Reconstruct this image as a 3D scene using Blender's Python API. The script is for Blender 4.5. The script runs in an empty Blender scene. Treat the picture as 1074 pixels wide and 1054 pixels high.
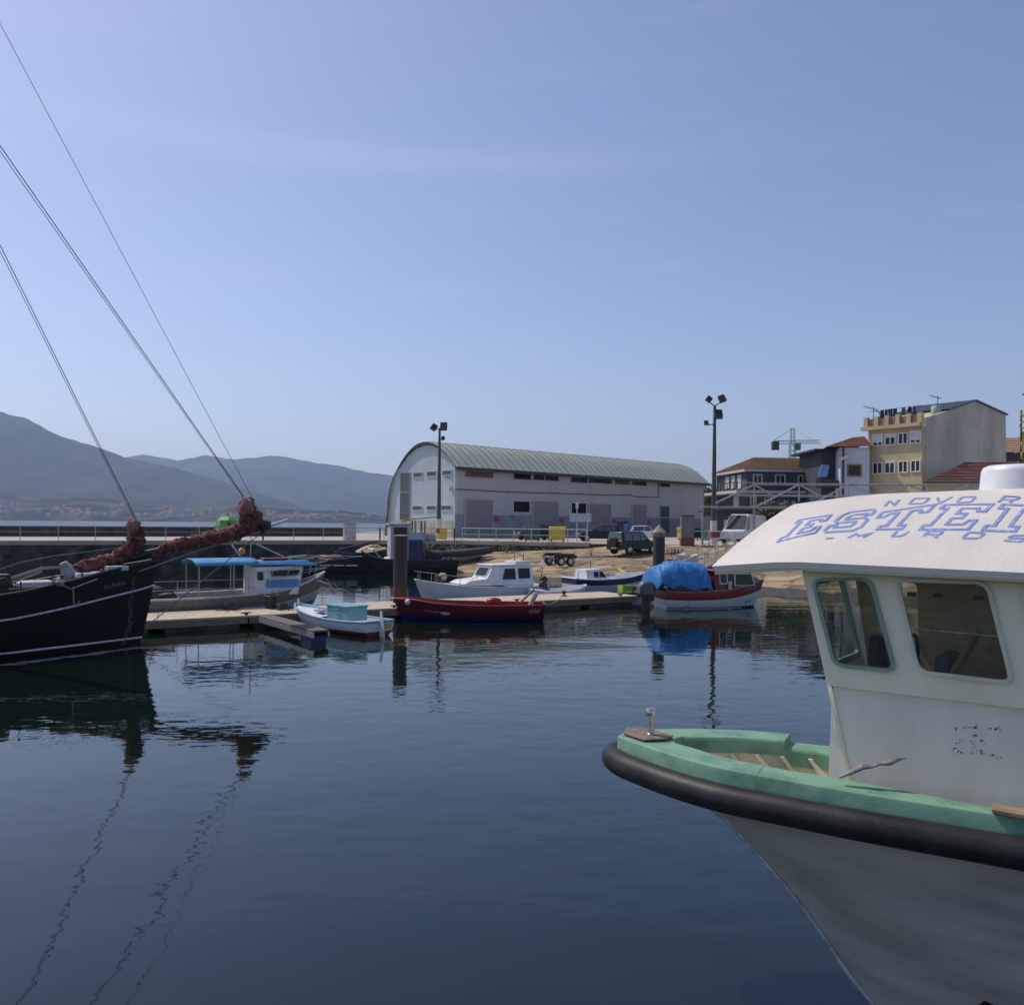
import bpy, bmesh, math, random
from mathutils import Vector, Matrix, noise
from mathutils.bvhtree import BVHTree
R = math.radians
random.seed(7)
S = bpy.context.scene
COL = S.collection

# ------------------------------------------------------------------ camera, sky, sun, exposure
F, EYE, CX, HY, ROLL = 880.0, 3.7, 537.0, 548.8, R(0.5)
cam = bpy.data.cameras.new('camera'); cam_o = bpy.data.objects.new('camera', cam); COL.objects.link(cam_o)
cam.sensor_width = 36; cam.lens = F / 1074 * 36; cam.shift_y = (HY - 527) / 1074
cam.clip_start = 0.1; cam.clip_end = 30000
cam_o.location = (0, 0, EYE)
cam_o.matrix_world = Matrix.Translation((0, 0, EYE)) @ Matrix.Rotation(R(90), 4, 'X') @ Matrix.Rotation(ROLL, 4, 'Z')
S.camera = cam_o

SUN_EL, SUN_DIR = R(54), Vector((-.85, .525, 0)).normalized()
sun = bpy.data.lights.new('sun', 'SUN'); sun_o = bpy.data.objects.new('sun', sun); COL.objects.link(sun_o)
sun.energy = 3.3; sun.angle = R(.5); sun.color = (1, .92, .80)
to_sun = Vector((SUN_DIR.x * math.cos(SUN_EL), SUN_DIR.y * math.cos(SUN_EL), math.sin(SUN_EL)))
sun_o.rotation_euler = to_sun.to_track_quat('Z', 'Y').to_euler(); sun_o.location = (-20, 10, 40)

W = bpy.data.worlds.new('World'); S.world = W; W.use_nodes = True
nt = W.node_tree; N = nt.nodes; L = nt.links
bg = N['Background']; bg.inputs[1].default_value = .13
sky = N.new('ShaderNodeTexSky'); sky.sky_type = 'NISHITA'; sky.sun_disc = False
sky.sun_elevation = SUN_EL; sky.sun_rotation = math.atan2(SUN_DIR.x, SUN_DIR.y)
sky.air_density = 1.0; sky.dust_density = 1.0; sky.ozone_density = 3.0; sky.altitude = 0
tc = N.new('ShaderNodeTexCoord'); mp = N.new('ShaderNodeMapping'); mp.inputs['Scale'].default_value = (1.6, 1.6, 14)
ns = N.new('ShaderNodeTexNoise'); ns.inputs['Scale'].default_value = 2.2; ns.inputs['Detail'].default_value = 8; ns.inputs['Roughness'].default_value = .6
sep = N.new('ShaderNodeSeparateXYZ')
L.new(tc.outputs['Generated'], mp.inputs[0]); L.new(mp.outputs[0], ns.inputs[0]); L.new(tc.outputs['Generated'], sep.inputs[0])
def mth(op, a_, b_=None, c_=None):
    n = N.new('ShaderNodeMath'); n.operation = op
    for k, v in enumerate((a_, b_, c_)):
        if v is None: continue
        if isinstance(v, (int, float)): n.inputs[k].default_value = v
        else: L.new(v, n.inputs[k])
    return n.outputs[0]
def bell(v, c_, w_): return mth('POWER', 2.718, mth('MULTIPLY', mth('POWER', mth('ABSOLUTE', mth('DIVIDE', mth('SUBTRACT', v, c_), w_)), 2.0), -1.0))
X_, Z_ = sep.outputs[0], sep.outputs[2]
nf = ns.outputs['Fac']
band = mth('MULTIPLY', mth('MULTIPLY', bell(mth('ADD', Z_, mth('MULTIPLY', nf, .03)), .408, .014), bell(X_, -.16, .30)), mth('MULTIPLY', nf, .20))
veil = mth('MULTIPLY', mth('MAXIMUM', mth('SUBTRACT', nf, .56), 0), .25)
puff = mth('MULTIPLY', mth('MULTIPLY', bell(Z_, .1157, .005), bell(X_, -.1425, .007)), mth('MULTIPLY', nf, .35))
cloud = mth('MINIMUM', mth('ADD', mth('ADD', band, veil), puff), 1.0)
mx = N.new('ShaderNodeMix'); mx.data_type = 'RGBA'
tint = N.new('ShaderNodeMix'); tint.data_type = 'RGBA'; tint.blend_type = 'MULTIPLY'; tint.inputs[0].default_value = 1
tint.inputs[7].default_value = (1.10, .973, .995, 1)
L.new(sky.outputs[0], tint.inputs[6])
L.new(cloud, mx.inputs[0]); L.new(tint.outputs[2], mx.inputs[6]); mx.inputs[7].default_value = (7, 7.1, 7.6, 1)
L.new(mx.outputs[2], bg.inputs[0])
S.view_settings.view_transform = 'Standard'; S.view_settings.look = 'None'
S.view_settings.exposure = 0; S.view_settings.gamma = 1
S.cycles.volume_bounces = 3; S.cycles.max_bounces = 10; S.cycles.transparent_max_bounces = 16
S.cycles.sample_clamp_indirect = 4

# ------------------------------------------------------------------ helpers
def ray(px, py):
    dx, dy = px - CX, HY - py; c, s = math.cos(ROLL), math.sin(ROLL)
    return Vector(((dx * c - dy * s) / F, 1, (dx * s + dy * c) / F))
def P(px, py, Y): return Vector((0, 0, EYE)) + ray(px, py) * Y
def G(px, py, z=0.0):
    d = ray(px, py); return P(px, py, (z - EYE) / d.z)
def hit(px, py, p0, n):
    d = ray(px, py); o = Vector((0, 0, EYE)); return o + d * ((p0 - o).dot(n) / d.dot(n))

def pm(name, col, rough=.6, metal=0, var=.2, scale=4, bump=0, bscale=None, col2=None, spec=.5, stretch=(1, 1, 1), detail=6, lo=.35, hi=.65):
    m = bpy.data.materials.new(name); m.use_nodes = True
    t = m.node_tree; b = t.nodes['Principled BSDF']
    b.inputs['Roughness'].default_value = rough; b.inputs['Metallic'].default_value = metal
    b.inputs['Specular IOR Level'].default_value = spec
    co = t.nodes.new('ShaderNodeTexCoord'); mpp = t.nodes.new('ShaderNodeMapping'); mpp.inputs['Scale'].default_value = stretch
    n = t.nodes.new('ShaderNodeTexNoise'); n.inputs['Scale'].default_value = scale; n.inputs['Detail'].default_value = detail; n.inputs['Roughness'].default_value = .6
    t.links.new(co.outputs['Object'], mpp.inputs[0]); t.links.new(mpp.outputs[0], n.inputs['Vector'])
    r = t.nodes.new('ShaderNodeValToRGB'); e = r.color_ramp.elements
    e[0].position = lo; e[1].position = hi
    a = col2 if col2 else tuple(c * (1 - var) for c in col)
    bb = col if col2 else tuple(min(1, c * (1 + var * .6)) for c in col)
    e[0].color = (*a, 1); e[1].color = (*bb, 1)
    t.links.new(n.outputs['Fac'], r.inputs[0]); t.links.new(r.outputs[0], b.inputs['Base Color'])
    if bump:
        n2 = t.nodes.new('ShaderNodeTexNoise'); n2.inputs['Scale'].default_value = bscale or scale * 4; n2.inputs['Detail'].default_value = 5
        t.links.new(mpp.outputs[0], n2.inputs['Vector'])
        bm_ = t.nodes.new('ShaderNodeBump'); bm_.inputs['Strength'].default_value = bump; bm_.inputs['Distance'].default_value = .05
        t.links.new(n2.outputs['Fac'], bm_.inputs['Height']); t.links.new(bm_.outputs[0], b.inputs['Normal'])
    return m
def bands(name, steps, rough=.4, src='Z', var=.12, nscale=6):
    """paint in bands along local z (metres) or the uv v coordinate; steps = [(start, colour), ...] ascending"""
    m = bpy.data.materials.new(name); m.use_nodes = True; t = m.node_tree; b = t.nodes['Principled BSDF']
    b.inputs['Roughness'].default_value = rough
    co = t.nodes.new('ShaderNodeTexCoord'); sp = t.nodes.new('ShaderNodeSeparateXYZ')
    mr = t.nodes.new('ShaderNodeMapRange'); mr.inputs[1].default_value = -.5 if src == 'Z' else 0; mr.inputs[2].default_value = 3.5 if src == 'Z' else 1
    if src == 'Z': t.links.new(co.outputs['Object'], sp.inputs[0]); t.links.new(sp.outputs[2], mr.inputs[0])
    else: t.links.new(co.outputs['UV'], sp.inputs[0]); t.links.new(sp.outputs[1], mr.inputs[0])
    r = t.nodes.new('ShaderNodeValToRGB'); r.color_ramp.interpolation = 'CONSTANT'
    el = r.color_ramp.elements
    while len(el) < len(steps): el.new(.5)
    for k, (z, c) in enumerate(steps):
        el[k].position = max(0, min(1, (z + .5) / 4 if src == 'Z' else z)); el[k].color = (*c, 1)
    n = t.nodes.new('ShaderNodeTexNoise'); n.inputs['Scale'].default_value = nscale; n.inputs['Detail'].default_value = 7
    t.links.new(co.outputs['Object'], n.inputs['Vector'])
    r2 = t.nodes.new('ShaderNodeValToRGB'); r2.color_ramp.elements[0].position = .35; r2.color_ramp.elements[1].position = .65
    r2.color_ramp.elements[0].color = (1 - var * 2, 1 - var * 2, 1 - var * 2.2, 1); t.links.new(n.outputs['Fac'], r2.inputs[0])
    mm = t.nodes.new('ShaderNodeMix'); mm.data_type = 'RGBA'; mm.blend_type = 'MULTIPLY'; mm.inputs[0].default_value = 1
    t.links.new(mr.outputs[0], r.inputs[0]); t.links.new(r.outputs[0], mm.inputs[6]); t.links.new(r2.outputs[0], mm.inputs[7])
    t.links.new(mm.outputs[2], b.inputs['Base Color'])
    return m
def glass(name, tintc=(.02, .025, .03), opacity=.55, rough=.02):
    m = bpy.data.materials.new(name); m.use_nodes = True; t = m.node_tree; b = t.nodes['Principled BSDF']
    b.inputs['Base Color'].default_value = (*tintc, 1); b.inputs['Roughness'].default_value = rough; b.inputs['IOR'].default_value = 1.5
    tr = t.nodes.new('ShaderNodeBsdfTransparent'); tr.inputs[0].default_value = (.95, .98, .95, 1)
    mixs = t.nodes.new('ShaderNodeMixShader'); mixs.inputs[0].default_value = opacity
    t.links.new(tr.outputs[0], mixs.inputs[1]); t.links.new(b.outputs[0], mixs.inputs[2])
    co = t.nodes.new('ShaderNodeTexCoord'); mpp = t.nodes.new('ShaderNodeMapping'); mpp.inputs['Scale'].default_value = (3, 3, 1); n = t.nodes.new('ShaderNodeTexNoise'); n.inputs['Scale'].default_value = 5; n.inputs['Detail'].default_value = 9
    t.links.new(co.outputs['Object'], mpp.inputs[0]); t.links.new(mpp.outputs[0], n.inputs['Vector'])
    rr = t.nodes.new('ShaderNodeMapRange'); rr.inputs[1].default_value = .4; rr.inputs[2].default_value = .75; rr.inputs[3].default_value = opacity; rr.inputs[4].default_value = min(1, opacity + .22)
    t.links.new(n.outputs['Fac'], rr.inputs[0]); t.links.new(rr.outputs[0], mixs.inputs[0]); b.inputs['Base Color'].default_value = (*[c_ * 3 + .03 for c_ in tintc], 1)
    t.links.new(mixs.outputs[0], t.nodes['Material Output'].inputs[0])
    return m

class MB:
    def __init__(s): s.v, s.f, s.uv = [], [], {}
    def add(s, vs, fs):
        o = len(s.v); s.v += [Vector(v) for v in vs]; s.f += [[i + o for i in f] for f in fs]; return o
    def box(s, c, d, rz=0, rx=0, ry=0, top=1.0):
        M = Matrix.Translation(c) @ Matrix.Rotation(rz, 4, 'Z') @ Matrix.Rotation(ry, 4, 'Y') @ Matrix.Rotation(rx, 4, 'X')
        x, y, z = d[0] / 2, d[1] / 2, d[2] / 2
        vs = [M @ Vector(p) for p in [(-x, -y, -z), (x, -y, -z), (x, y, -z), (-x, y, -z), (-x * top, -y * top, z), (x * top, -y * top, z), (x * top, y * top, z), (-x * top, y * top, z)]]
        s.add(vs, [(0, 3, 2, 1), (4, 5, 6, 7), (0, 1, 5, 4), (1, 2, 6, 5), (2, 3, 7, 6), (3, 0, 4, 7)]); return s
    def tube(s, pts, r, n=10, cap=True, jit=0, sq=(1, 1)):
        pts = [Vector(p) for p in pts]; rings = []
        rr = r if isinstance(r, (list, tuple)) else [r] * len(pts)
        u = None
        for i, p in enumerate(pts):
            d = (pts[min(i + 1, len(pts) - 1)] - pts[max(i - 1, 0)])
            d = d.normalized() if d.length > 1e-9 else Vector((0, 0, 1))
            if u is None:
                a = Vector((0, 0, 1)) if abs(d.z) < .9 else Vector((1, 0, 0)); u = d.cross(a).normalized()
            else:
                u = (u - d * u.dot(d)); u = u.normalized() if u.length > 1e-6 else d.orthogonal().normalized()
            w = d.cross(u)
            rings.append([p + (u * math.cos(2 * math.pi * k / n) * sq[0] + w * math.sin(2 * math.pi * k / n) * sq[1]) * rr[i] * (1 + (jit * noise.noise((p + u * math.cos(2 * math.pi * k / n) * rr[i] * 2 + w * math.sin(2 * math.pi * k / n) * rr[i] * 2) * (1.6 / max(rr[i], .03))) if jit else 0)) for k in range(n)])
        o = len(s.v)
        for g in rings: s.v += g
        for i in range(len(rings) - 1):
            for k in range(n):
                a, b = o + i * n + k, o + i * n + (k + 1) % n
                s.f.append([a, b, b + n, a + n])
        if cap:
            s.f.append([o + k for k in reversed(range(n))]); s.f.append([o + (len(rings) - 1) * n + k for k in range(n)])
        return s
    def cyl(s, p0, p1, r, r1=None, n=14): return s.tube([p0, p1], [r, r if r1 is None else r1], n)
    def lathe(s, prof, c=(0, 0, 0), n=16):
        o = len(s.v); c = Vector(c)
        for r_, z in prof: s.v += [c + Vector((r_ * math.cos(2 * math.pi * k / n), r_ * math.sin(2 * math.pi * k / n), z)) for k in range(n)]
        for i in range(len(prof) - 1):
            for k in range(n):
                a, b = o + i * n + k, o + i * n + (k + 1) % n; s.f.append([a, b, b + n, a + n])
        s.f.append([o + k for k in reversed(range(n))]); s.f.append([o + (len(prof) - 1) * n + k for k in range(n)])
        return s
    def prism(s, poly, off):
        """poly: list of 3d points, extruded by vector off"""
        off = Vector(off); n = len(poly); vs = [Vector(p) for p in poly] + [Vector(p) + off for p in poly]
        s.add(vs, [list(range(n))[::-1], list(range(n, 2 * n))] + [[k, (k + 1) % n, (k + 1) % n + n, k + n] for k in range(n)]); return s
    def grid(s, rows, closed=False):
        m = len(rows[0]); o = len(s.v)
        for g in rows: s.v += [Vector(p) for p in g]
        for i in range(len(rows) - 1):
            for k in range(m - (0 if closed else 1)):
                a, b = o + i * m + k, o + i * m + (k + 1) % m
                s.f.append([a, b, b + m, a + m])
        return s
    def ball(s, c, r, sub=2, jit=0, js=2.0, sq=(1, 1, 1)):
        bm = bmesh.new(); bmesh.ops.create_icosphere(bm, subdivisions=sub, radius=1)
        c = Vector(c); bm.verts.index_update(); vs = []
        for v in bm.verts:
            q = v.co.copy(); k = 1 + jit * noise.noise(q * js + c * 3.1)
            vs.append(c + Vector((q.x * sq[0], q.y * sq[1], q.z * sq[2])) * r * k)
        s.add(vs, [[x.index for x in f.verts] for f in bm.faces]); bm.free(); return s
    def build(s, name, mat, parent=None, smooth=False, bev=0, world=None, ang=40, uvrows=None, fixn=True):
        me = bpy.data.meshes.new(name)
        vs = s.v
        if world is not None:
            inv = world.inverted(); vs = [inv @ v for v in vs]
        me.from_pydata([tuple(v) for v in vs], [], s.f); me.update()
        if fixn:
            bm = bmesh.new(); bm.from_mesh(me); bmesh.ops.recalc_face_normals(bm, faces=bm.faces); bm.to_mesh(me); bm.free()
        me.materials.append(mat)
        if uvrows is not None:
            ul = me.uv_layers.new(name='uv')
            for lp in me.loops: ul.data[lp.index].uv = uvrows[lp.vertex_index]
        o = bpy.data.objects.new(name, me); COL.objects.link(o)
        if parent: o.parent = parent
        if bev:
            md = o.modifiers.new('bevel', 'BEVEL'); md.width = bev; md.segments = 2; md.limit_method = 'ANGLE'; md.angle_limit = R(35)
        if smooth:
            for p in me.polygons: p.use_smooth = True
            try: me.set_sharp_from_angle(angle=R(ang))
            except Exception: pass
        return o
def tag(o, label, cat, group=None, kind=None):
    o['label'] = label; o['category'] = cat
    if group: o['group'] = group
    if kind: o['kind'] = kind
    return o
def thing(name, label, cat, loc=(0, 0, 0), rz=0, group=None):
    o = bpy.data.objects.new(name, None); COL.objects.link(o); o.empty_display_size = .2
    o.location = loc; o.rotation_euler = (0, 0, rz)
    tag(o, label, cat, group); o_mats[o.name] = Matrix.Translation(loc) @ Matrix.Rotation(rz, 4, 'Z')
    return o
o_mats = {}
def WM(o): return o_mats[o.name]
def struct(o): o['kind'] = 'structure'; return o
def copy_tree(o, parent=None):
    c = o.copy(); COL.objects.link(c)
    if parent: c.parent = parent
    for ch in list(o.children): copy_tree(ch, c)
    return c
def flat_curve(outer_holes, thick):
    """2d outlines (first outer, then holes) filled and extruded -> mesh data in xy, centred on z"""
    cu = bpy.data.curves.new('outline', 'CURVE'); cu.dimensions = '2D'; cu.fill_mode = 'BOTH'; cu.extrude = thick / 2
    for pl in outer_holes:
        sp = cu.splines.new('POLY'); sp.points.add(len(pl) - 1); sp.use_cyclic_u = True
        for k, (x, y) in enumerate(pl): sp.points[k].co = (x, y, 0, 1)
    ob = bpy.data.objects.new('outline', cu); COL.objects.link(ob)
    me = bpy.data.meshes.new_from_object(ob.evaluated_get(bpy.context.evaluated_depsgraph_get()))
    bpy.data.objects.remove(ob); bpy.data.curves.remove(cu)
    return me
def text_mesh(txt, size, thick=.004, shear=0):
    cu = bpy.data.curves.new('lettering', 'FONT'); cu.body = txt; cu.size = size; cu.extrude = thick / 2; cu.shear = shear; cu.align_x = 'CENTER'; cu.align_y = 'CENTER'
    ob = bpy.data.objects.new('lettering', cu); COL.objects.link(ob)
    me = bpy.data.meshes.new_from_object(ob.evaluated_get(bpy.context.evaluated_depsgraph_get()))
    bpy.data.objects.remove(ob); bpy.data.curves.remove(cu)
    return me
def place_mesh(me, name, mat, M, parent=None, world=None):
    if world is not None: M = world.inverted() @ M
    me.transform(M); me.materials.clear(); me.materials.append(mat)
    o = bpy.data.objects.new(name, me); COL.objects.link(o)
    if parent: o.parent = parent
    return o
def frame_of(o, x, z):
    """matrix with local x along x, local y along z (up), normal = x cross z"""
    x = Vector(x).normalized(); z = Vector(z); z = (z - x * z.dot(x)).normalized(); n = x.cross(z)
    return Matrix(((x.x, z.x, n.x, o[0]), (x.y, z.y, n.y, o[1]), (x.z, z.z, n.z, o[2]), (0, 0, 0, 1)))
def rounded(pts, r, n=5):
    out = []; m = len(pts)
    for i in range(m):
        p = Vector(pts[i]); a = Vector(pts[i - 1]); b = Vector(pts[(i + 1) % m])
        da = (a - p).normalized(); db = (b - p).normalized()
        rr = min(r, (a - p).length * .45, (b - p).length * .45)
        s0, s1 = p + da * rr, p + db * rr
        for k in range(n + 1):
            t = k / n; out.append(tuple(s0 * (1 - t) ** 2 + p * 2 * t * (1 - t) + s1 * t * t))
    return out
def inset(pts, d):
    n = len(pts); out = []
    area = sum(pts[i][0] * pts[(i + 1) % n][1] - pts[(i + 1) % n][0] * pts[i][1] for i in range(n))
    sg = 1 if area > 0 else -1
    for i in range(n):
        p = Vector(pts[i]); a = (p - Vector(pts[i - 1])); b = (Vector(pts[(i + 1) % n]) - p)
        if a.length < 1e-9 or b.length < 1e-9: out.append(tuple(p)); continue
        a.normalize(); b.normalize()
        na, nb = Vector((-a.y, a.x)) * sg, Vector((-b.y, b.x)) * sg
        m = na + nb; q = 1 + na.dot(nb)
        m = m / max(q, .35)
        out.append(tuple(p + m * d))
    return out

# ------------------------------------------------------------------ shared materials
M_white = pm('white_paint', (.74, .75, .76), .35, var=.12, scale=3)
M_white_d = pm('dull_white', (.6, .6, .6), .5, var=.25, scale=5)
M_black = pm('black_rubber', (.018, .018, .02), .5, var=.4, scale=9, bump=.2)
M_dark = pm('dark_metal', (.035, .036, .038), .45, .4, var=.4)
M_steel = pm('galvanised_steel', (.42, .43, .44), .45, .6, var=.25, scale=8)
M_rail = pm('white_rail_paint', (.52, .52, .52), .5, var=.15)
M_rope = pm('rope_fibre', (.32, .3, .25), .9, var=.3, scale=30)
M_darkrope = pm('dark_rope', (.05, .055, .065), .8, var=.3, scale=30)
M_wood = pm('weathered_wood', (.28, .2, .13), .8, var=.4, scale=3, stretch=(1, 8, 8))
M_blue = pm('blue_paint', (.06, .24, .55), .4, var=.2, scale=5)
M_navy = pm('navy_paint', (.012, .025, .09), .4, var=.3, scale=5)
M_red = pm('red_paint', (.25, .012, .018), .35, var=.25, scale=5)
M_glass = pm('dark_glass', (.012, .014, .016), .12, var=.2, spec=.3)
M_tyre = pm('tyre_rubber', (.015, .015, .015), .8, var=.3)
M_orange = pm('orange_plastic', (.75, .28, .03), .4, var=.1)
M_yellow = pm('yellow_plastic', (.62, .46, .02), .45, var=.2, scale=2)
M_green = pm('green_plastic', (.035, .10, .05), .5, var=.25, scale=2)
M_text_white = pm('faded_white_lettering', (.5, .5, .52), .6, var=.3, scale=14)

# ------------------------------------------------------------------ water
m = bpy.data.materials.new('harbour_water'); m.use_nodes = True; t = m.node_tree; b = t.nodes['Principled BSDF']
b.inputs['Base Color'].default_value = (.0026, .0096, .0062, 1); b.inputs['Roughness'].default_value = .015; b.inputs['IOR'].default_value = 1.58; b.inputs['Specular Tint'].default_value = (.66, .84, 1, 1)
co = t.nodes.new('ShaderNodeTexCoord')
def wave(scale, dist, rot, stretch, prev, detail=2):
    mp_ = t.nodes.new('ShaderNodeMapping'); mp_.inputs['Rotation'].default_value = (0, 0, rot); mp_.inputs['Scale'].default_value = stretch
    n = t.nodes.new('ShaderNodeTexNoise'); n.inputs['Scale'].default_value = scale; n.inputs['Detail'].default_value = detail; n.inputs['Roughness'].default_value = .45
    bp = t.nodes.new('ShaderNodeBump'); bp.inputs['Strength'].default_value = 1; bp.inputs['Distance'].default_value = dist
    t.links.new(co.outputs['Object'], mp_.inputs[0]); t.links.new(mp_.outputs[0], n.inputs['Vector']); t.links.new(n.outputs['Fac'], bp.inputs['Height'])
    if prev: t.links.new(prev.outputs[0], bp.inputs['Normal'])
    return bp
pn = t.nodes.new('ShaderNodeTexNoise'); pn.inputs['Scale'].default_value = .055; pn.inputs['Detail'].default_value = 3
pm2 = t.nodes.new('ShaderNodeMapping'); pm2.inputs['Scale'].default_value = (.6, 1.6, 1); t.links.new(co.outputs['Object'], pm2.inputs[0]); t.links.new(pm2.outputs[0], pn.inputs['Vector'])
pr = t.nodes.new('ShaderNodeMapRange'); pr.inputs[1].default_value = .38; pr.inputs[2].default_value = .62; pr.inputs[3].default_value = .35; pr.inputs[4].default_value = 1.25; t.links.new(pn.outputs['Fac'], pr.inputs[0])
w1 = wave(.22, .022, R(20), (1, 1.5, 1), None, 1)
w2 = wave(1.15, .010, R(-15), (1, 1.7, 1), w1, 2)
w3 = wave(3.6, .0022, R(8), (1, 1.6, 1), w2, 2)
for w_ in (w2, w3): t.links.new(pr.outputs[0], w_.inputs['Strength'])
t.links.new(w3.outputs[0], b.inputs['Normal'])
M_water = m
w = MB(); w.grid([[(-9000, -60, 0), (9000, -60, 0)], [(-9000, 96, 0), (9000, 96, 0)]])
struct(w.build('water', M_water))
M_bay = M_water.copy(); M_bay.name = 'open_bay_water'; bb = M_bay.node_tree.nodes['Principled BSDF']; bb.inputs['Roughness'].default_value = .28; bb.inputs['IOR'].default_value = 1.5; bb.inputs['Specular Tint'].default_value = (1, 1, 1, 1)
for n_ in M_bay.node_tree.nodes:
    if n_.type == 'BUMP': n_.inputs['Distance'].default_value *= 5
w = MB(); w.grid([[(-9000, 96, 0), (9000, 96, 0)], [(-9000, 9000, 0), (9000, 9000, 0)]])
struct(w.build('bay', M_bay))

# ------------------------------------------------------------------ quay, pier and slipway
M_quaywall = pm('wet_stone_wall', (.11, .10, .085), .9, col2=(.014, .016, .014), scale=1.1, bump=.6, bscale=5, detail=10)
M_deck = pm('pale_concrete', (.41, .36, .30), .85, var=.18, scale=.7, bump=.15, bscale=6)
M_asphalt = pm('quay_asphalt', (.30, .285, .26), .9, var=.15, scale=.5, bump=.2, bscale=8)
QZ = 2.1
A, Bq, C_, D_ = (-35.8, 58.7), (-11, 70.4), (-4.9, 72.5), (6.3, 68)
front = [(-120, 18.9), A, Bq, C_, D_, (9, 67.6), (17, 66), (24, 58), (32, 46), (60, 30), (420, 30)]
back = [(420, 520), (60, 520), (-24, 135), (-19, 93), (-39.7, 80), (-120, 42)]
q = MB(); q.prism([(x, y, -1) for x, y in front + back], (0, 0, QZ + 1 - .02)); struct(q.build('quay', M_quaywall))
q = MB(); q.prism([(x, y, QZ - .02) for x, y in front + back], (0, 0, .02)); struct(q.build('quay_paving', M_deck))
# pale kerb along the quay edge
kb = MB()
for (x0, y0), (x1, y1) in zip(front[:4], front[1:5]):
    d = Vector((x1 - x0, y1 - y0, 0)); n = Vector((-d.y, d.x, 0)).normalized()
    p0, p1 = Vector((x0, y0, QZ - .25)) - n * .06, Vector((x1, y1, QZ - .25)) - n * .06
    kb.prism([p0, p1, p1 + n * .5, p0 + n * .5], (0, 0, .33))
struct(kb.build('kerb', M_deck, bev=.02))
# dark parapet along the sea side of the pier
pa = MB(); e0, e1, e2 = Vector((-120, 42, QZ)), Vector((-39.7, 80, QZ)), Vector((-19, 93, QZ))
M_parapet = pm('dark_parapet', (.06, .055, .05), .9, var=.5, scale=1.5, bump=.4)
nn = Vector((-.5, .86, 0)) * .5
pa.prism([e0 - nn * .9, e1 - nn * .9, e2 - nn * .9, e2 - nn * 1.9, e1 - nn * 1.9, e0 - nn * 1.9], (0, 0, .95))
tag(pa.build('parapet_wall', M_parapet, bev=.03), 'low dark parapet wall along the far sea side of the long pier', 'wall')

top = [(-12, 70.2, .5), (-8.5, 71.6, .85), (-4.9, 72.6, 1.15), (.7, 70.35, 1.4), (6.3, 68.1, 1.75), (9, 67.8, 2.11), (17, 66.3, 2.11), (24.3, 58.3, 2.11), (32.4, 46.4, 2.11), (44, 38, 2.11)]
bot = [(-13.5, 64, -.5), (-9, 61.5, -.5), (-4.5, 58.5, -.5), (0, 52.5, -.5), (3.2, 48.4, -.5), (6.3, 45, -.5), (10.4, 40.8, -.5), (15, 37, -.5), (21, 32.5, -.5), (32, 27, -.5)]
def lerp(a, b, t_): return a + (b - a) * t_
rows = []
NJ, NK = 40, 12
for j in range(NJ + 1):
    tt = j / NJ; row = []
    for i in range((len(top) - 1) * NK + 1):
        a = min(i // NK, len(top) - 2); u = i / NK - a
        p0 = Vector(bot[a]).lerp(Vector(bot[a + 1]), u); p1 = Vector(top[a]).lerp(Vector(top[a + 1]), u)
        p = p0.lerp(p1, tt)
        k = min(1, max(0, (i / NK - 4.5) / 3))        # rougher boulders on the right
        amp = (.035 + .3 * k * (1 - tt)) * (1 - abs(2 * tt - 1) ** 3)
        p.z += amp * noise.noise(p * (.9 + .8 * k)) + amp * .6 * noise.noise(p * 2.9)
        row.append(p)
    rows.append(row)
M_ramp = pm('sandy_stone_ramp', (.40, .305, .185), .95, col2=(.19, .14, .085), scale=.55, bump=1.0, bscale=2.2, stretch=(.5, 1.6, 1), detail=12, lo=.36, hi=.56)
_t = M_ramp.node_tree; _b = _t.nodes['Principled BSDF']; _co = _t.nodes.new('ShaderNodeTexCoord'); _mp = _t.nodes.new('ShaderNodeMapping'); _mp.inputs['Rotation'].default_value = (0, 0, R(38)); _mp.inputs['Scale'].default_value = (.55, 1.0, 1)
_vo = _t.nodes.new('ShaderNodeTexVoronoi'); _vo.feature = 'DISTANCE_TO_EDGE'; _vo.inputs['Scale'].default_value = .9
_r = _t.nodes.new('ShaderNodeValToRGB'); _r.color_ramp.elements[0].position = .02; _r.color_ramp.elements[1].position = .10; _r.color_ramp.elements[0].color = (.42, .36, .3, 1)
_vc = _t.nodes.new('ShaderNodeTexVoronoi'); _vc.inputs['Scale'].default_value = .9; _rc = _t.nodes.new('ShaderNodeMapRange'); _rc.inputs[3].default_value = .72; _rc.inputs[4].default_value = 1.15
_m1 = _t.nodes.new('ShaderNodeMix'); _m1.data_type = 'RGBA'; _m1.blend_type = 'MULTIPLY'; _m1.inputs[0].default_value = 1
_m2 = _t.nodes.new('ShaderNodeMix'); _m2.data_type = 'RGBA'; _m2.blend_type = 'MULTIPLY'; _m2.inputs[0].default_value = 1
_src = _b.inputs['Base Color'].links[0].from_socket
_t.links.new(_co.outputs['Object'], _mp.inputs[0]); _t.links.new(_mp.outputs[0], _vo.inputs['Vector']); _t.links.new(_mp.outputs[0], _vc.inputs['Vector'])
_t.links.new(_vo.outputs['Distance'], _r.inputs[0]); _t.links.new(_vc.outputs['Color'], _rc.inputs[0])
_t.links.new(_src, _m1.inputs[6]); _t.links.new(_r.outputs[0], _m1.inputs[7]); _t.links.new(_m1.outputs[2], _m2.inputs[6]); _t.links.new(_rc.outputs[0], _m2.inputs[7]); _t.links.new(_m2.outputs[2], _b.inputs['Base Color'])
rp = MB(); rp.grid(rows); ramp = struct(rp.build('slipway', M_ramp, smooth=True))
_v = [v.copy() for v in rp.v]; RB = BVHTree.FromPolygons(_v, rp.f)
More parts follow.
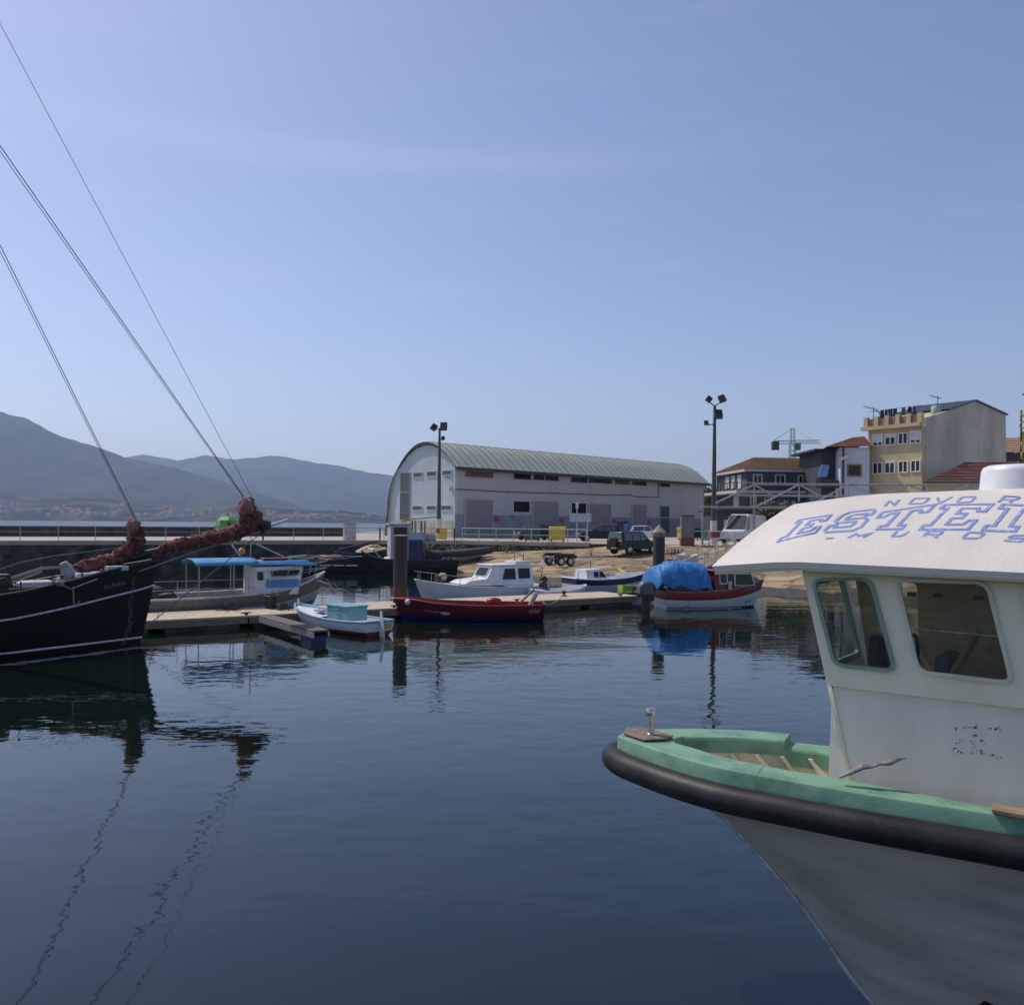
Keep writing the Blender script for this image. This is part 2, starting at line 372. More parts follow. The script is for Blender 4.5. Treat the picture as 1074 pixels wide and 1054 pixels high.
def ramp_px(px, py):
    h = RB.ray_cast(Vector((0, 0, EYE)), ray(px, py).normalized()); return h[0] if h[0] else G(px, py, QZ)
def ramp_z(x, y):
    h = RB.ray_cast(Vector((x, y, 20)), Vector((0, 0, -1))); return h[0].z if h[0] else QZ
# dark weed line on the ramp's wet foot
M_weed = pm('wet_weed', (.05, .045, .022), .6, var=.6, scale=2, bump=.5)
wr = [[p + Vector((0, 0, .012)) for p in rows[j]] for j in range(0, 13)]
struct(MB().grid(wr).build('slipway_foot', M_weed, smooth=True))

# ------------------------------------------------------------------ hills across the bay
M_far = pm('far_forest', (.06, .075, .045), 1, col2=(.024, .036, .022), scale=.006, detail=12, spec=0)
M_near = pm('shore_fields', (.10, .10, .06), 1, col2=(.018, .028, .018), scale=.009, detail=12, spec=0, lo=.45, hi=.62)
def hills(name, pts, Y0, Y1, Y2, mat, amp, nrow=26, step=6):
    rws = []
    def hz(px):
        for (a, ha), (b_, hb) in zip(pts, pts[1:]):
            if a <= px <= b_: return lerp(ha, hb, (px - a) / (b_ - a))
        return pts[-1][1]
    for j in range(nrow + 1):
        tt = j / nrow; row = []
        Y = lerp(Y0, Y1, tt / .8) if tt <= .8 else lerp(Y1, Y2, (tt - .8) / .2)
        px = pts[0][0]
        while px <= pts[-1][0]:
            c = ray(px, hz(px) + 2.2 * noise.noise(Vector((px * .035, Y0 * .01, 1))) + 1.0 * noise.noise(Vector((px * .11, Y0 * .01, 4)))); hh = c.z * Y1 + EYE
            prof = (min(1, tt / .8)) ** 1.25 if tt <= .8 else 1 - ((tt - .8) / .2) ** 2
            p = Vector((c.x * Y, Y, 0))
            nz = noise.noise(p * (2.2 / (Y1 - Y0 + 300))) * 1.0 + .5 * noise.noise(p * (6.5 / (Y1 - Y0 + 300))) + .30 * noise.noise(p * .012) + .18 * abs(noise.noise(p * .03))
            p.z = max(-4, hh * prof * (1 + amp * nz * (1 - .75 * (tt >= .75))) - (6 if j == 0 else 0) + (amp * 14 * noise.noise(Vector((px * .05, j * .3, 0)))) * (tt > 0))
            row.append(p); px += step
        rws.append(row)
    mb = MB(); mb.grid(rws); o = struct(mb.build(name, mat, smooth=True)); return BVHTree.FromPolygons([v.copy() for v in mb.v], mb.f)
hills('mountain_far', [(60, 500), (100, 484), (130, 478), (150, 476), (185, 481.5), (215, 476), (245, 482), (280, 477.5), (320, 484), (350, 488), (400, 497), (420, 500), (470, 510), (560, 524), (680, 540), (760, 548)], 4300, 6300, 7600, M_far, .14)
hills('mountain_near', [(-420, 440), (-250, 425), (-100, 424), (-30, 428), (0, 432), (25, 440), (60, 458), (95, 468), (130, 478), (165, 486), (200, 495), (240, 507), (280, 520), (320, 533), (370, 543), (420, 548)], 2900, 4000, 5200, M_far, .14)
HB = hills('shore_land', [(-500, 512), (-200, 512), (0, 515), (60, 519), (120, 524), (160, 529), (220, 531), (260, 529), (300, 533), (360, 536), (400, 540), (440, 545), (470, 547.5)], 2150, 2620, 3100, M_near, .22, 14, 4)

# ------------------------------------------------------------------ haze over the bay
hm = bpy.data.materials.new('sea_haze'); hm.use_nodes = True; ht = hm.node_tree
ht.nodes.remove(ht.nodes['Principled BSDF']); pv = ht.nodes.new('ShaderNodeVolumePrincipled')
pv.inputs['Color'].default_value = (.56, .70, 1, 1); pv.inputs['Density'].default_value = .00012; pv.inputs['Anisotropy'].default_value = .35
ht.links.new(pv.outputs[0], ht.nodes['Material Output'].inputs['Volume'])
hz = MB(); hz.box((0, 3850, 318), (13000, 7800, 642)); ho = hz.build('haze', hm); ho['kind'] = 'stuff'

# ------------------------------------------------------------------ village across the bay
M_hw = [pm('far_white_wall', (.48, .46, .44), .8, var=.08), pm('far_cream_wall', (.4, .34, .28), .8, var=.1)]
M_hr = pm('far_tile_roof', (.26, .11, .07), .9, var=.2)
protos = []
for k, (w_, d_, h_) in enumerate([(11, 9, 6), (16, 10, 7), (9, 9, 9)]):
    mb = MB(); mb.box((0, 0, h_ / 2 - 2), (w_, d_, h_ + 4))
    o = mb.build('distant_house', M_hw[k % 2]); 
    rf = MB(); rf.prism([(-w_ / 2 - .4, -d_ / 2 - .4, h_), (w_ / 2 + .4, -d_ / 2 - .4, h_), (w_ / 2 + .4, d_ / 2 + .4, h_), (-w_ / 2 - .4, d_ / 2 + .4, h_)], (0, 0, .02))
    rf = MB(); rf.add([(-w_ / 2 - .4, -d_ / 2 - .4, h_ + .01), (w_ / 2 + .4, -d_ / 2 - .4, h_ + .01), (w_ / 2 + .4, d_ / 2 + .4, h_ + .01), (-w_ / 2 - .4, d_ / 2 + .4, h_ + .01), (-w_ / 2, 0, h_ + 2.6), (w_ / 2, 0, h_ + 2.6)], [(0, 1, 5, 4), (2, 3, 4, 5), (0, 4, 3), (1, 2, 5), (3, 2, 1, 0)])
    rf.build('roof', M_hr, o)
    tag(o, 'tiny pale house with red tiled roof on the shore across the bay', 'house', 'village houses across the bay'); protos.append(o)
cl = [(6, .35, 14), (75, .3, 16), (100, .3, 10), (155, .6, 12), (195, .35, 18), (255, .15, 14), (300, .12, 16), (335, .12, 18), (385, .3, 8)]
used = [0, 0, 0]; cnt = 0
for px, up, n_ in cl:
    for _ in range(n_):
        x = px + random.gauss(0, 17); 
        if x > 404: continue
        yy = HY - 4 + (x - CX) * .0089 - abs(random.gauss(0, 22)) * up - 1.2
        h = HB.ray_cast(Vector((0, 0, EYE)), ray(x, yy + 3).normalized())
        if not h[0]: continue
        k = random.choice([0, 0, 1, 2])
        o = protos[k] if not used[k] else copy_tree(protos[k]); used[k] = 1
        o.location = h[0]; o.rotation_euler = (0, 0, random.uniform(-.7, .7)); cnt += 1

# ------------------------------------------------------------------ the white and green fishing boat in the foreground
TH = R(-28); O0 = G(657, 768, 1.9); O0.z = 0
fb = thing('fishing_boat', 'large white fishing boat with green bow rail and lettered wheelhouse roof, close in the foreground', 'boat', O0, TH)
FW = WM(fb); FI = FW.inverted()
def loc(p): return FI @ p                       # local: x aft, y starboard
M_cream = pm('cream_gelcoat', (.80, .77, .60), .38, var=.10, scale=1.3, col2=(.66, .63, .47), detail=11, bump=.04, bscale=70, stretch=(1.6, 1.6, .5), lo=.3, hi=.52)
M_roof = pm('white_gelcoat_roof', (.72, .68, .63), .55, col2=(.60, .56, .51), scale=1.0, bump=.08, bscale=40, detail=10)
M_gunw = pm('green_gunwale_paint', (.18, .34, .24), .65, col2=(.075, .19, .13), scale=3.6, bump=.14, bscale=110, detail=12, lo=.3, hi=.55)
M_hullw = pm('streaked_white_hull', (.46, .445, .42), .4, col2=(.29, .28, .27), scale=1.8, detail=13, stretch=(.5, 1, 2.4), lo=.3, hi=.6)  # pale streaks in the hull colour stand in for rippled light off the water
M_rubber = pm('black_rubber_fender', (.034, .031, .032), .5, col2=(.014, .014, .017), scale=4, bump=.07, bscale=45, detail=12, lo=.42, hi=.72, spec=.3)
M_inner = pm('cream_bulwark_inner', (.80, .74, .58), .6, var=.12, scale=3)
M_brown = pm('worn_plywood', (.62, .45, .30), .7, var=.3, scale=3, stretch=(1, 6, 6))
M_rust = pm('worn_steel_plate', (.24, .17, .135), .6, .3, var=.4, scale=14, bump=.2)
M_stain = pm('stainless_steel', (.55, .53, .50), .28, .9, var=.3, scale=12)
M_letter = pm('faded_blue_lettering', (.20, .27, .56), .6, col2=(.42, .48, .68), scale=24, detail=8, lo=.30, hi=.5)
M_blackpaint = pm('black_lettering', (.012, .012, .014), .5, var=.2)
GZ = 1.9
nearO = [(664, 763 + 1.5)] + [(652, 771), (655, 776), (676, 781), (700, 787), (735, 797.5), (768, 807), (820, 815), (900, 831), (980, 843), (1040, 851.5), (1074, 857)]
nO = [loc(G(x, y, GZ)) for x, y in nearO[1:]]; nO = [Vector((p.x, p.y, 0)) for p in nO]
# smoothed symmetric plan of the cap: half breadth against distance aft
hbO = [(-.02, .16), (.05, .20), (.25, .32), (.5, .46), (.8, .59), (1.07, .665), (1.42, .70), (1.95, .755), (2.7, .775), (3.5, .80), (5, .82), (7, .74), (8.2, .66)]
hbI = [(.43, .04), (.46, .10), (.66, .19), (.85, .30), (1.07, .37), (1.42, .43), (1.95, .475), (2.7, .63), (3.5, .68), (5, .70), (7, .62), (8.0, .56)]
def interp(tab, x):
    if x <= tab[0][0]: return tab[0][1]
    for (a, ya), (b_, yb) in zip(tab, tab[1:]):
        if x <= b_:
            return lerp(ya, yb, (x - a) / (b_ - a))
    return tab[-1][1]
def catmull(tab, x):
    n = len(tab)
    for i in range(n - 1):
        if tab[i][0] <= x <= tab[i + 1][0]:
            p1, p2 = tab[i], tab[i + 1]; p0 = tab[max(i - 1, 0)]; p3 = tab[min(i + 2, n - 1)]
            m1 = (p2[1] - p0[1]) / (p2[0] - p0[0]); m2 = (p3[1] - p1[1]) / (p3[0] - p1[0]); h = p2[0] - p1[0]; t_ = (x - p1[0]) / h
            return (2 * t_**3 - 3 * t_**2 + 1) * p1[1] + (t_**3 - 2 * t_**2 + t_) * h * m1 + (-2 * t_**3 + 3 * t_**2) * p2[1] + (t_**3 - t_**2) * h * m2
    return tab[0][1] if x < tab[0][0] else tab[-1][1]
# --- gunwale cap: forward raised breasthook piece and lower after rails
def cap_ring(xs, side, z, th):
    o = MB(); rws = []
    for x in xs:
        yo, yi = catmull(hbO, x), catmull(hbI, max(x, .43)) if x > .43 else 0
        yi = min(yi, yo - .09)
        b_ = .022
        prof = [(yi, z - th), (yi, z - b_), (yi + b_ * .4, z - b_ * .3), (yi + b_, z), (yo - b_, z), (yo - b_ * .3, z - b_ * .35), (yo, z - b_), (yo + .01, z - th)]
        rws.append([Vector((x, side * y_, z_)) for y_, z_ in prof])
    o.grid(rws, closed=True); n = len(rws[0]); k = len(o.v)
    o.f.append(list(range(n))); o.f.append(list(range(k - n, k))[::-1])
    return o
xs_f = [-.02, .02, .08, .16, .25, .35, .43, .47, .54, .62, .72, .85, .95, 1.05, 1.15, 1.25]
xs_a = [1.25, 1.32, 1.45, 1.6, 1.8, 2.0, 2.3, 2.6, 3, 3.5, 4.2, 5, 6, 7, 8]
mb = MB()
for sd in (-1, 1):
    c = cap_ring(xs_f, sd, GZ, .13); mb.add(c.v, c.f)
mb.build('bow_rail_cap', M_gunw, fb, smooth=True, ang=24)
mb = MB(); c = cap_ring(xs_a, -1, GZ - .003, .15); mb.add(c.v, c.f); c = cap_ring(xs_a, 1, GZ - .07, .14); mb.add(c.v, c.f)
mb.build('side_rail_cap', M_gunw, fb, smooth=True, ang=24)
# --- fender round the outside
path = []
for x in [7.5, 6, 5, 4.2, 3.5, 3, 2.6, 2.2, 1.9, 1.6, 1.35, 1.1, .9, .7, .5, .32, .18, .06]:
    path.append(Vector((x, -catmull(hbO, x) - .075, GZ - .20)))
full = path + [Vector((-.06, -.15, GZ - .20)), Vector((-.095, -.06, GZ - .2)), Vector((-.10, 0, GZ - .2))]
full = full + [Vector((p.x, -p.y, p.z)) for p in reversed(full[:-1])]
sm = []
for i, p in enumerate(full):
    a, b_ = full[max(i - 1, 0)], full[min(i + 1, len(full) - 1)]; sm += [a.lerp(p, .75).lerp(b_, .125) if 0 < i < len(full) - 1 else p]
    if i < len(full) - 1: sm.append(p.lerp(full[i + 1], .5))
MB().tube(sm, .101, 20).build('fender', M_rubber, fb, smooth=True, ang=70)
# --- hull
stemx = [(1.74, .12), (1.36, .62), (1.06, .98), (.70, 1.30), (0.05, 1.78)]
stemx = [(1.76, .20), (1.20, .62), (.70, 1.12), (.20, 1.76), (-.4, 2.3)]
stem = [(-.5, 2.55), (-.2, 2.3), (0, 2.12), (.17, 1.91), (.66, 1.53), (1.04, 1.16), (1.34, .81), (1.70, .2), (1.78, .02)]
rws = []; NS = 34
for i in range(NS + 1):
    u = i / NS; row = []
    for k in range(15):
        z = lerp(GZ - .14, -.5, (k / 14) ** .9)
        xs = catmull(stem, z); x = lerp(xs, 8.0, u ** 1.35)
        full_hb = max(.02, catmull(hbO, min(8.1, x * .97 + .0)) - .01)
        zz = (z + .5) / (GZ - .14 + .5)
        wl = full_hb * (.30 + .70 * zz ** 1.15)
        d = (x - xs)
        ent = 1 - math.exp(-d * (1.35 + 1.9 * zz ** 3))
        if zz > .93: ent = max(ent, min(1, (zz - .93) / .07))
        row.append(Vector((x, -min(wl, full_hb) * ent, z)))
    rws.append(row)
mb = MB(); mb.grid(rws); mb.grid([[Vector((p.x, -p.y, p.z)) for p in r_] for r_ in rws])
mb.grid([rws[-1], [Vector((p.x, -p.y, p.z)) for p in rws[-1]]])
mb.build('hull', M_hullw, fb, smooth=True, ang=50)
M_stem = pm('galvanised_stem_band', (.42, .46, .5), .5, .4, var=.35, scale=12)
MB().tube([Vector((catmull(stem, z) - .012, 0, z)) for z in (1.70, 1.5, 1.3, 1.1, .9, .7, .5, .3, .1, -.1, -.3)], .022, 8).build('stem_band', M_stem, fb, smooth=True)
# hull registration, only the tops show
for k, (xa, xb, za) in enumerate([(2.70, 2.86, .50), (2.98, 3.09, .50), (3.2, 3.4, .50)]):
    def side(x, z):
        xs = catmull(stem, z); fhb = catmull(hbO, x * .97) - .01; zz = (z + .5) / (GZ - .14 + .5)
        return Vector((x, -min(fhb, fhb * (.30 + .70 * zz ** 1.15)) * (1 - math.exp(-(x - xs) * (1.35 + 1.9 * zz ** 3))) - .006, z))
    rr_ = []
    for j in range(7):
        f_ = j / 6; z = lerp(za, .1, f_); sh = -.22 * f_
        rr_.append([side(lerp(xa, xb, q_) + sh, z - .03 * q_) for q_ in (0, .33, .66, 1)])
    MB().grid(rr_).build('registration_letter', M_blackpaint, fb, smooth=True)
# --- inside of the bulwark, ribs and deck
def hull_hb(x, z):
    xs = catmull(stem, z); fhb = max(.02, catmull(hbO, min(8.1, x * .97)) - .01); zz = (z + .5) / (GZ - .14 + .5)
    ent = max(0, 1 - math.exp(-max(0, x - xs) * (1.35 + 1.9 * zz ** 3)))
    if zz > .93: ent = max(ent, min(1, (zz - .93) / .07))
    return min(fhb, fhb * (.30 + .70 * zz ** 1.15)) * ent
def lin(x, z, d=.045): return max(.01, min(min(catmull(hbI, x), catmull(hbO, x) - .09) + .04, hull_hb(x, z) - d))
xsl = [.46, .52, .6, .72, .85, 1, 1.15, 1.3, 1.5, 1.8, 2.2, 2.7, 3.5, 5, 7, 7.9]
DZ = 1.46
for sd in (-1, 1):
    MB().grid([[Vector((x + dx, sd * lin(x + dx, z, .04), z)) for z, dx in ((GZ - .12, 0), (GZ - .2, .03), (1.6, .12), (DZ, .34))] for x in xsl]).build('bulwark_lining', M_inner, fb, smooth=True)
    for x in [.62, .82, 1.02, 1.22, 1.44, 1.7, 2.0, 2.3, 2.6, 2.9]:
        r_ = MB(); p_ = [(x + dx, sd * (lin(x + dx, z, .05)), z) for z, dx in ((GZ - .13, 0), (1.6, .12), (DZ, .34))]; q_ = [(a_, b_ - sd * .07, c_) for a_, b_, c_ in p_]
        r_.prism([Vector(v) for v in p_ + q_[::-1]], (.03, 0, 0)); r_.build('rib', M_inner, fb)
dk = MB(); ys = [(x + .34, lin(x + .34, DZ)) for x in xsl]
dk.prism([(x, y, DZ - .01) for x, y in ys] + [(x, -y, DZ - .01) for x, y in ys[::-1]], (0, 0, .01)); dk.build('deck', M_inner, fb)
# --- bow plate and bitt, rail shoe, loose fairlead
bp = [loc(G(x, y, GZ + .012)) for x, y in [(654, 770), (657, 764.5), (672, 763.5), (706, 772.5), (700, 776), (676, 777)]]
MB().prism(bp, (0, 0, .014)).build('bow_plate', M_rust, fb, bev=.004)
bt = loc(G(682.5, 771, GZ + .02))
MB().lathe([(.034, 0), (.034, .015), (.027, .02), (.027, .165), (.042, .17), (.046, .178), (.046, .215), (.04, .226), (.012, .23)], bt, 18).build('bitt', M_stain, fb, smooth=True)
pk = [loc(G(x, y, GZ + .004)) for x, y in [(1040, 853), (1040, 846.5), (1078, 853), (1120, 861), (1120, 868)]]
MB().prism(pk, (0, 0, .03)).build('rail_shoe', M_wood, fb, bev=.006)
# --- wheelhouse walls: planes built in world space
Cw = P(868.5, 718, 6.35); dw = Vector((math.cos(R(-38)), math.sin(R(-38)), 0)); nw = Vector((-math.sin(R(38)), -math.cos(R(38)), 0))   # nw points out to port
if nw.dot(Vector((0, -1, 0))) < 0: nw = -nw
WMx = frame_of(Cw, dw, (0, 0, 1))      # local x along wall, y up, z = outwards
if (WMx @ Vector((0, 0, 1)) - Cw).dot(nw) < 0: raise SystemExit('wall normal')
def w2(px, py):
    p = WMx.inverted() @ hit(px, py, Cw, nw); return (p.x, p.y)
win1 = [w2(850.7, 606), w2(914.6, 605), w2(941.8, 706), w2(874, 698.5)]
win2 = [w2(938.3, 606), w2(1037.6, 609), w2(1064.8, 718.5), w2(961.9, 706)]
win3 = [w2(1067, 612), w2(1150, 616), w2(1186, 736), w2(1094, 722)]
tl = w2(842, 597); LEN = 2.9
outer = [w2(868.5, 719), tl, (tl[0] - .01, tl[1] + .13), (LEN, tl[1] + .13), (LEN, w2(1074, 743)[1]), w2(1074, 743)]
holes = [inset(rounded(wn, .09), .006) for wn in (win1, win2, win3)]
IW = FW.inverted()
me = flat_curve([outer] + holes, .04)
wall = place_mesh(me, 'wheelhouse_wall', M_cream, WMx @ Matrix.Translation((0, 0, -.02)), fb, FW)
M_teal = pm('green_rubber_seal', (.23, .34, .28), .5, var=.2); M_seal = pm('cream_window_trim', (.60, .62, .50), .45, var=.15)
M_pane = glass('tinted_cabin_glass', (.006, .012, .010), .12)
for wn, mt_ in ((win1, M_teal), (win2, M_seal), (win3, M_seal)):
    ro = rounded(wn, .09)
    fo = place_mesh(flat_curve([ro, inset(ro, .026)], .03), 'window', mt_, WMx @ Matrix.Translation((0, 0, .006)), fb, FW)
    md = fo.modifiers.new('bevel', 'BEVEL'); md.width = .008; md.segments = 2; md.limit_method = 'ANGLE'
    place_mesh(flat_curve([inset(ro, .02)], .006), 'pane', M_pane, WMx @ Matrix.Translation((0, 0, -.01)), fo, FW)
# lower wall, slightly recessed
lo_ = [w2(871, 718), w2(869, 735), w2(866, 815), (w2(866, 815)[0] + .02, -1.45), (LEN, -1.45), (LEN, outer[4][1] - .0), w2(1074, 743)]
lo_ = [(x + .012, y - .004) for x, y in lo_]
place_mesh(flat_curve([lo_], .03), 'wheelhouse_base', pm('white_gelcoat', (.76, .75, .67), .33, col2=(.64, .63, .55), scale=1.1, detail=11, bump=.04, bscale=70, stretch=(1.6, 1.6, .4), lo=.3, hi=.52), WMx @ Matrix.Translation((0, 0, -.045)), fb, FW)
# other walls (front, starboard, aft) with openings
ns_ = Vector((math.sin(R(38)), math.cos(R(38)), 0))          # starboard
WID = 1.0
def wpt(s, y, d): return Cw + dw * s + Vector((0, 0, y)) + ns_ * d
FMx = frame_of(wpt(.0, 0, 0), ns_, Vector((0, 0, 1)) + dw * (tl[0] / tl[1]))
fo_ = [(.02, -1.4), (WID, -1.4), (WID, tl[1] + .2), (.02, tl[1] + .1)]
fw_ = rounded([(.14, .12), (WID - .12, .12), (WID - .12, tl[1] - .08), (.14, tl[1] - .08)], .07)
place_mesh(flat_curve([fo_, fw_], .03), 'wheelhouse_front', M_cream, FMx, fb, FW)
fwin = place_mesh(flat_curve([inset(fw_, -.02), inset(fw_, .03)], .035), 'window', M_teal, FMx @ Matrix.Translation((0, 0, .004)), fb, FW)
place_mesh(flat_curve([inset(fw_, .02)], .006), 'pane', M_pane, FMx, fwin, FW)
SMx = frame_of(wpt(0, 0, WID), dw, (0, 0, 1))
so_ = [(.03, -1.4), (LEN, -1.4), (LEN, tl[1] + .3), (tl[0] + .05, tl[1] + .3), (.03, 0)]
sh_ = [rounded([(.12, .12), (.42, .12), (.40, .74), (.08, .74)], .05)]
place_mesh(flat_curve([so_] + sh_, .03), 'wheelhouse_starboard_wall', M_brown, SMx, fb, FW)
for h_ in sh_: place_mesh(flat_curve([inset(h_, -.01)], .006), 'pane', M_pane, SMx, fb, FW)
aft = MB()
for d0, d1 in ((.04, .28), (.78, WID - .04)): aft.prism([wpt(LEN - .05, -1.4, d0), wpt(LEN - .05, -1.4, d1), wpt(LEN - .05, .85, d1), wpt(LEN - .05, .85, d0)], dw * .04)
aft.prism([wpt(LEN - .05, .6, .28), wpt(LEN - .05, .6, .78), wpt(LEN - .05, .85, .78), wpt(LEN - .05, .85, .28)], dw * .04); aft.build('wheelhouse_aft_wall', M_brown, fb, world=FW)
# interior: dash, seat, crumpled cloth on the bunk
dsh = MB(); dsh.prism([wpt(.06, -.15, .1), wpt(.45, -.2, .1), wpt(.45, -.32, .1), wpt(.06, -.3, .1)], ns_ * (WID - .2)); dsh.build('dashboard', M_brown, fb, world=FW)
fl = MB(); fl.prism([wpt(.1, -1.2, .06), wpt(LEN - .1, -1.2, .06), wpt(LEN - .1, -1.2, WID - .06), wpt(.1, -1.2, WID - .06)], (0, 0, .03)); fl.build('cabin_floor', M_brown, fb, world=FW)
st_ = MB(); st_.prism([wpt(.58, -.6, .18), wpt(.70, .28, .18), wpt(.80, .26, .18), wpt(.72, -.6, .18)], ns_ * .42); st_.build('seat', pm('grey_seat_vinyl', (.10, .11, .13), .5), fb, bev=.03, world=FW)
clr = []
for i in range(13):
    rowp = []
    for j in range(13):
        s, d = .62 + .85 * i / 12, .07 + .35 * j / 12
        yb = -.02 + .52 * math.exp(-((s - 1.0) / .18) ** 2) + .38 * math.exp(-((s - 1.36) / .13) ** 2)
        p = wpt(s, yb * (1 - .25 * j / 12), d); p.z += .10 * noise.noise(p * 6); rowp.append(p)
    clr.append(rowp)
MB().grid(clr).build('folded_cloth', pm('tan_canvas', (.62, .48, .34), .9, var=.25, scale=5, bump=.3), fb, smooth=True, world=FW)
for s in (.08, .30, .62, .80):
    z_ = w2(945, 620)[1] - .02; x0 = w2(945, 620)[0] + s * .78
    c_ = MB(); c_.box((0, 0, 0), (.06, .03, .02)); c_.v = [WMx @ (Matrix.Translation((x0, z_, -.04)) @ v) for v in c_.v]; c_.build('clip', M_dark, fb, bev=.004, world=FW)
# slide bar across the second window
MB().tube([WMx @ Vector((*w2(958, 660), -.03)), WMx @ Vector((*w2(1048, 668), -.03))], .006, 6).build('window_bar', M_stain, fb, world=FW)
# --- roof: port edge and crest, cambered between
def ecv(s):      # port edge, s metres aft of the port tip
    zt = 3.37 + .06 * min(1, s / .6) * (1 if s < .6 else 1) - .012 * max(0, s - .6)
    p = Vector((1.60, 6.71, 0)) + dw * s; return Vector((p.x, p.y, zt))
def crv(s):
    zt = 3.885 + .075 * min(1, s / .6) + .03 * min(1, max(0, s - .6) / 1.1)
    p = Vector((2.416, 7.19, 0)) + dw * s; return Vector((p.x, p.y, zt))
def roofp(s, w_, up=0):
    e_, c_ = ecv(s), crv(s)
    p = e_.lerp(c_, w_)
    p.z = e_.z + (c_.z - e_.z) * (w_ + .27 * w_ * (1 - w_) if w_ < 1 else 1 - .9 * (w_ - 1) ** 2 - .0 * w_) + up
    return p
mb = MB(); ss = [0, .03, .1, .2, .35, .5, .7, .9, 1.2, 1.5, 1.9, 2.3, 2.8, 3.4, 4.0]; ws = [0, .02, .06, .12, .2, .3, .4, .5, .6, .7, .8, .9, 1, 1.1, 1.25, 1.4, 1.55]
mb.grid([[roofp(s, w_) for w_ in ws] for s in ss]); mb.grid([[roofp(s + (.03 if s == 0 else 0), max(w_, .012) , -.055 - (.0 if .05 < w_ < 1.5 else 0)) for w_ in ws] for s in ss])
n1 = len(ss) * len(ws); m_ = len(ws)
for i in range(len(ss) - 1): mb.f.append([i * m_, (i + 1) * m_, n1 + (i + 1) * m_, n1 + i * m_])
for i in range(len(ss) - 1): mb.f.append([i * m_ + m_ - 1, (i + 1) * m_ + m_ - 1, n1 + (i + 1) * m_ + m_ - 1, n1 + i * m_ + m_ - 1])
for k in range(m_ - 1): mb.f.append([k, k + 1, n1 + k + 1, n1 + k]); a_ = (len(ss) - 1) * m_; mb.f.append([a_ + k, a_ + k + 1, n1 + a_ + k + 1, n1 + a_ + k])
roof = mb.build('wheelhouse_roof', M_roof, fb, smooth=True, ang=35, world=FW)
# cream fascia strip under the edge
fa = MB(); rr_ = []
for s in ss:
    e_ = roofp(s, .03, -.056); rr_.append([e_, e_ + Vector((0, 0, -.03)) + nw * -.02, e_ + Vector((0, 0, -.035)) + ns_ * .12])
fa.grid(rr_); fa.build('roof_fascia', M_cream, fb, smooth=True, world=FW)
# funnel cowl on the roof
cw_ = roofp(1.52, 1.30); cw_.z += .03
MB().lathe([(.27, 0), (.262, .03), (.25, .16), (.235, .19), (.2, .205), (.02, .215)], cw_, 28).build('roof_cowl', M_white, fb, smooth=True, ang=60, world=FW)
# --- lettering on the roof, every glyph laid on the cambered surface
def on_roof(px, py):
    d = ray(px, py); o = Vector((0, 0, EYE)); lo, hi = 4.0, 9.5; prev = None
    def inv(q_):           # (s, w) of a plan point
        e_ = q_ - Vector((1.60, 6.71, 0)); c_ = Vector((2.416 - 1.60, 7.19 - 6.71, 0))
        det = dw.x * c_.y - dw.y * c_.x
        return (e_.x * c_.y - e_.y * c_.x) / det, (dw.x * e_.y - dw.y * e_.x) / det
    best = None
    for k in range(400):
        Y = lerp(4.3, 8.2, k / 399); p = o + d * Y; s, w_ = inv(Vector((p.x, p.y, 0)))
        if s < 0 or w_ < 0 or w_ > 1.02: continue
        h_ = p.z - roofp(s, w_).z
        if prev is not None and prev[0] > 0 >= h_ or (prev is not None and prev[0] < 0 <= h_):
            return s, w_
        prev = (h_, s, w_)
        if best is None or abs(h_) < best[0]: best = (abs(h_), s, w_)
    return (best[1], best[2]) if best else (0, 0)
SLAB = {
 'E': [(0, 0), (1, 0), (1, .33), (.86, .33), (.80, .18), (.46, .18), (.46, .42), (.66, .42), (.66, .60), (.46, .60), (.46, .82), (.80, .82), (.86, .68), (1, .68), (1, 1), (0, 1), (0, .84), (.14, .84), (.14, .16), (0, .16)],
 'T': [(.24, 0), (.76, 0), (.76, .16), (.63, .16), (.63, .82), (.80, .82), (.86, .66), (1, .66), (1, 1), (0, 1), (0, .66), (.14, .66), (.20, .82), (.37, .82), (.37, .16), (.24, .16)],
 'I': [(.05, 0), (.95, 0), (.95, .17), (.72, .17), (.72, .83), (.95, .83), (.95, 1), (.05, 1), (.05, .83), (.28, .83), (.28, .17), (.05, .17)],
 'S': [(0, .12), (.12, 0), (.85, 0), (1, .14), (1, .45), (.87, .58), (.32, .58), (.30, .68), (.36, .80), (.78, .80), (.80, .70), (.97, .70), (.97, .88), (.86, 1), (.16, 1), (.02, .86), (.02, .56), (.15, .43), (.68, .43), (.71, .32), (.66, .20), (.22, .20), (.20, .32), (0, .32)],
 'R': [(0, 0), (.5, 0), (.5, .16), (.42, .16), (.42, .36), (.55, .36), (.72, 0), (1, 0), (1, .16), (.94, .16), (.83, .40), (.97, .52), (.97, .86), (.84, 1), (0, 1), (0, .84), (.12, .84), (.12, .16), (0, .16)],
 'O': [(0, .16), (.14, 0), (.86, 0), (1, .16), (1, .84), (.86, 1), (.14, 1), (0, .84)],
}
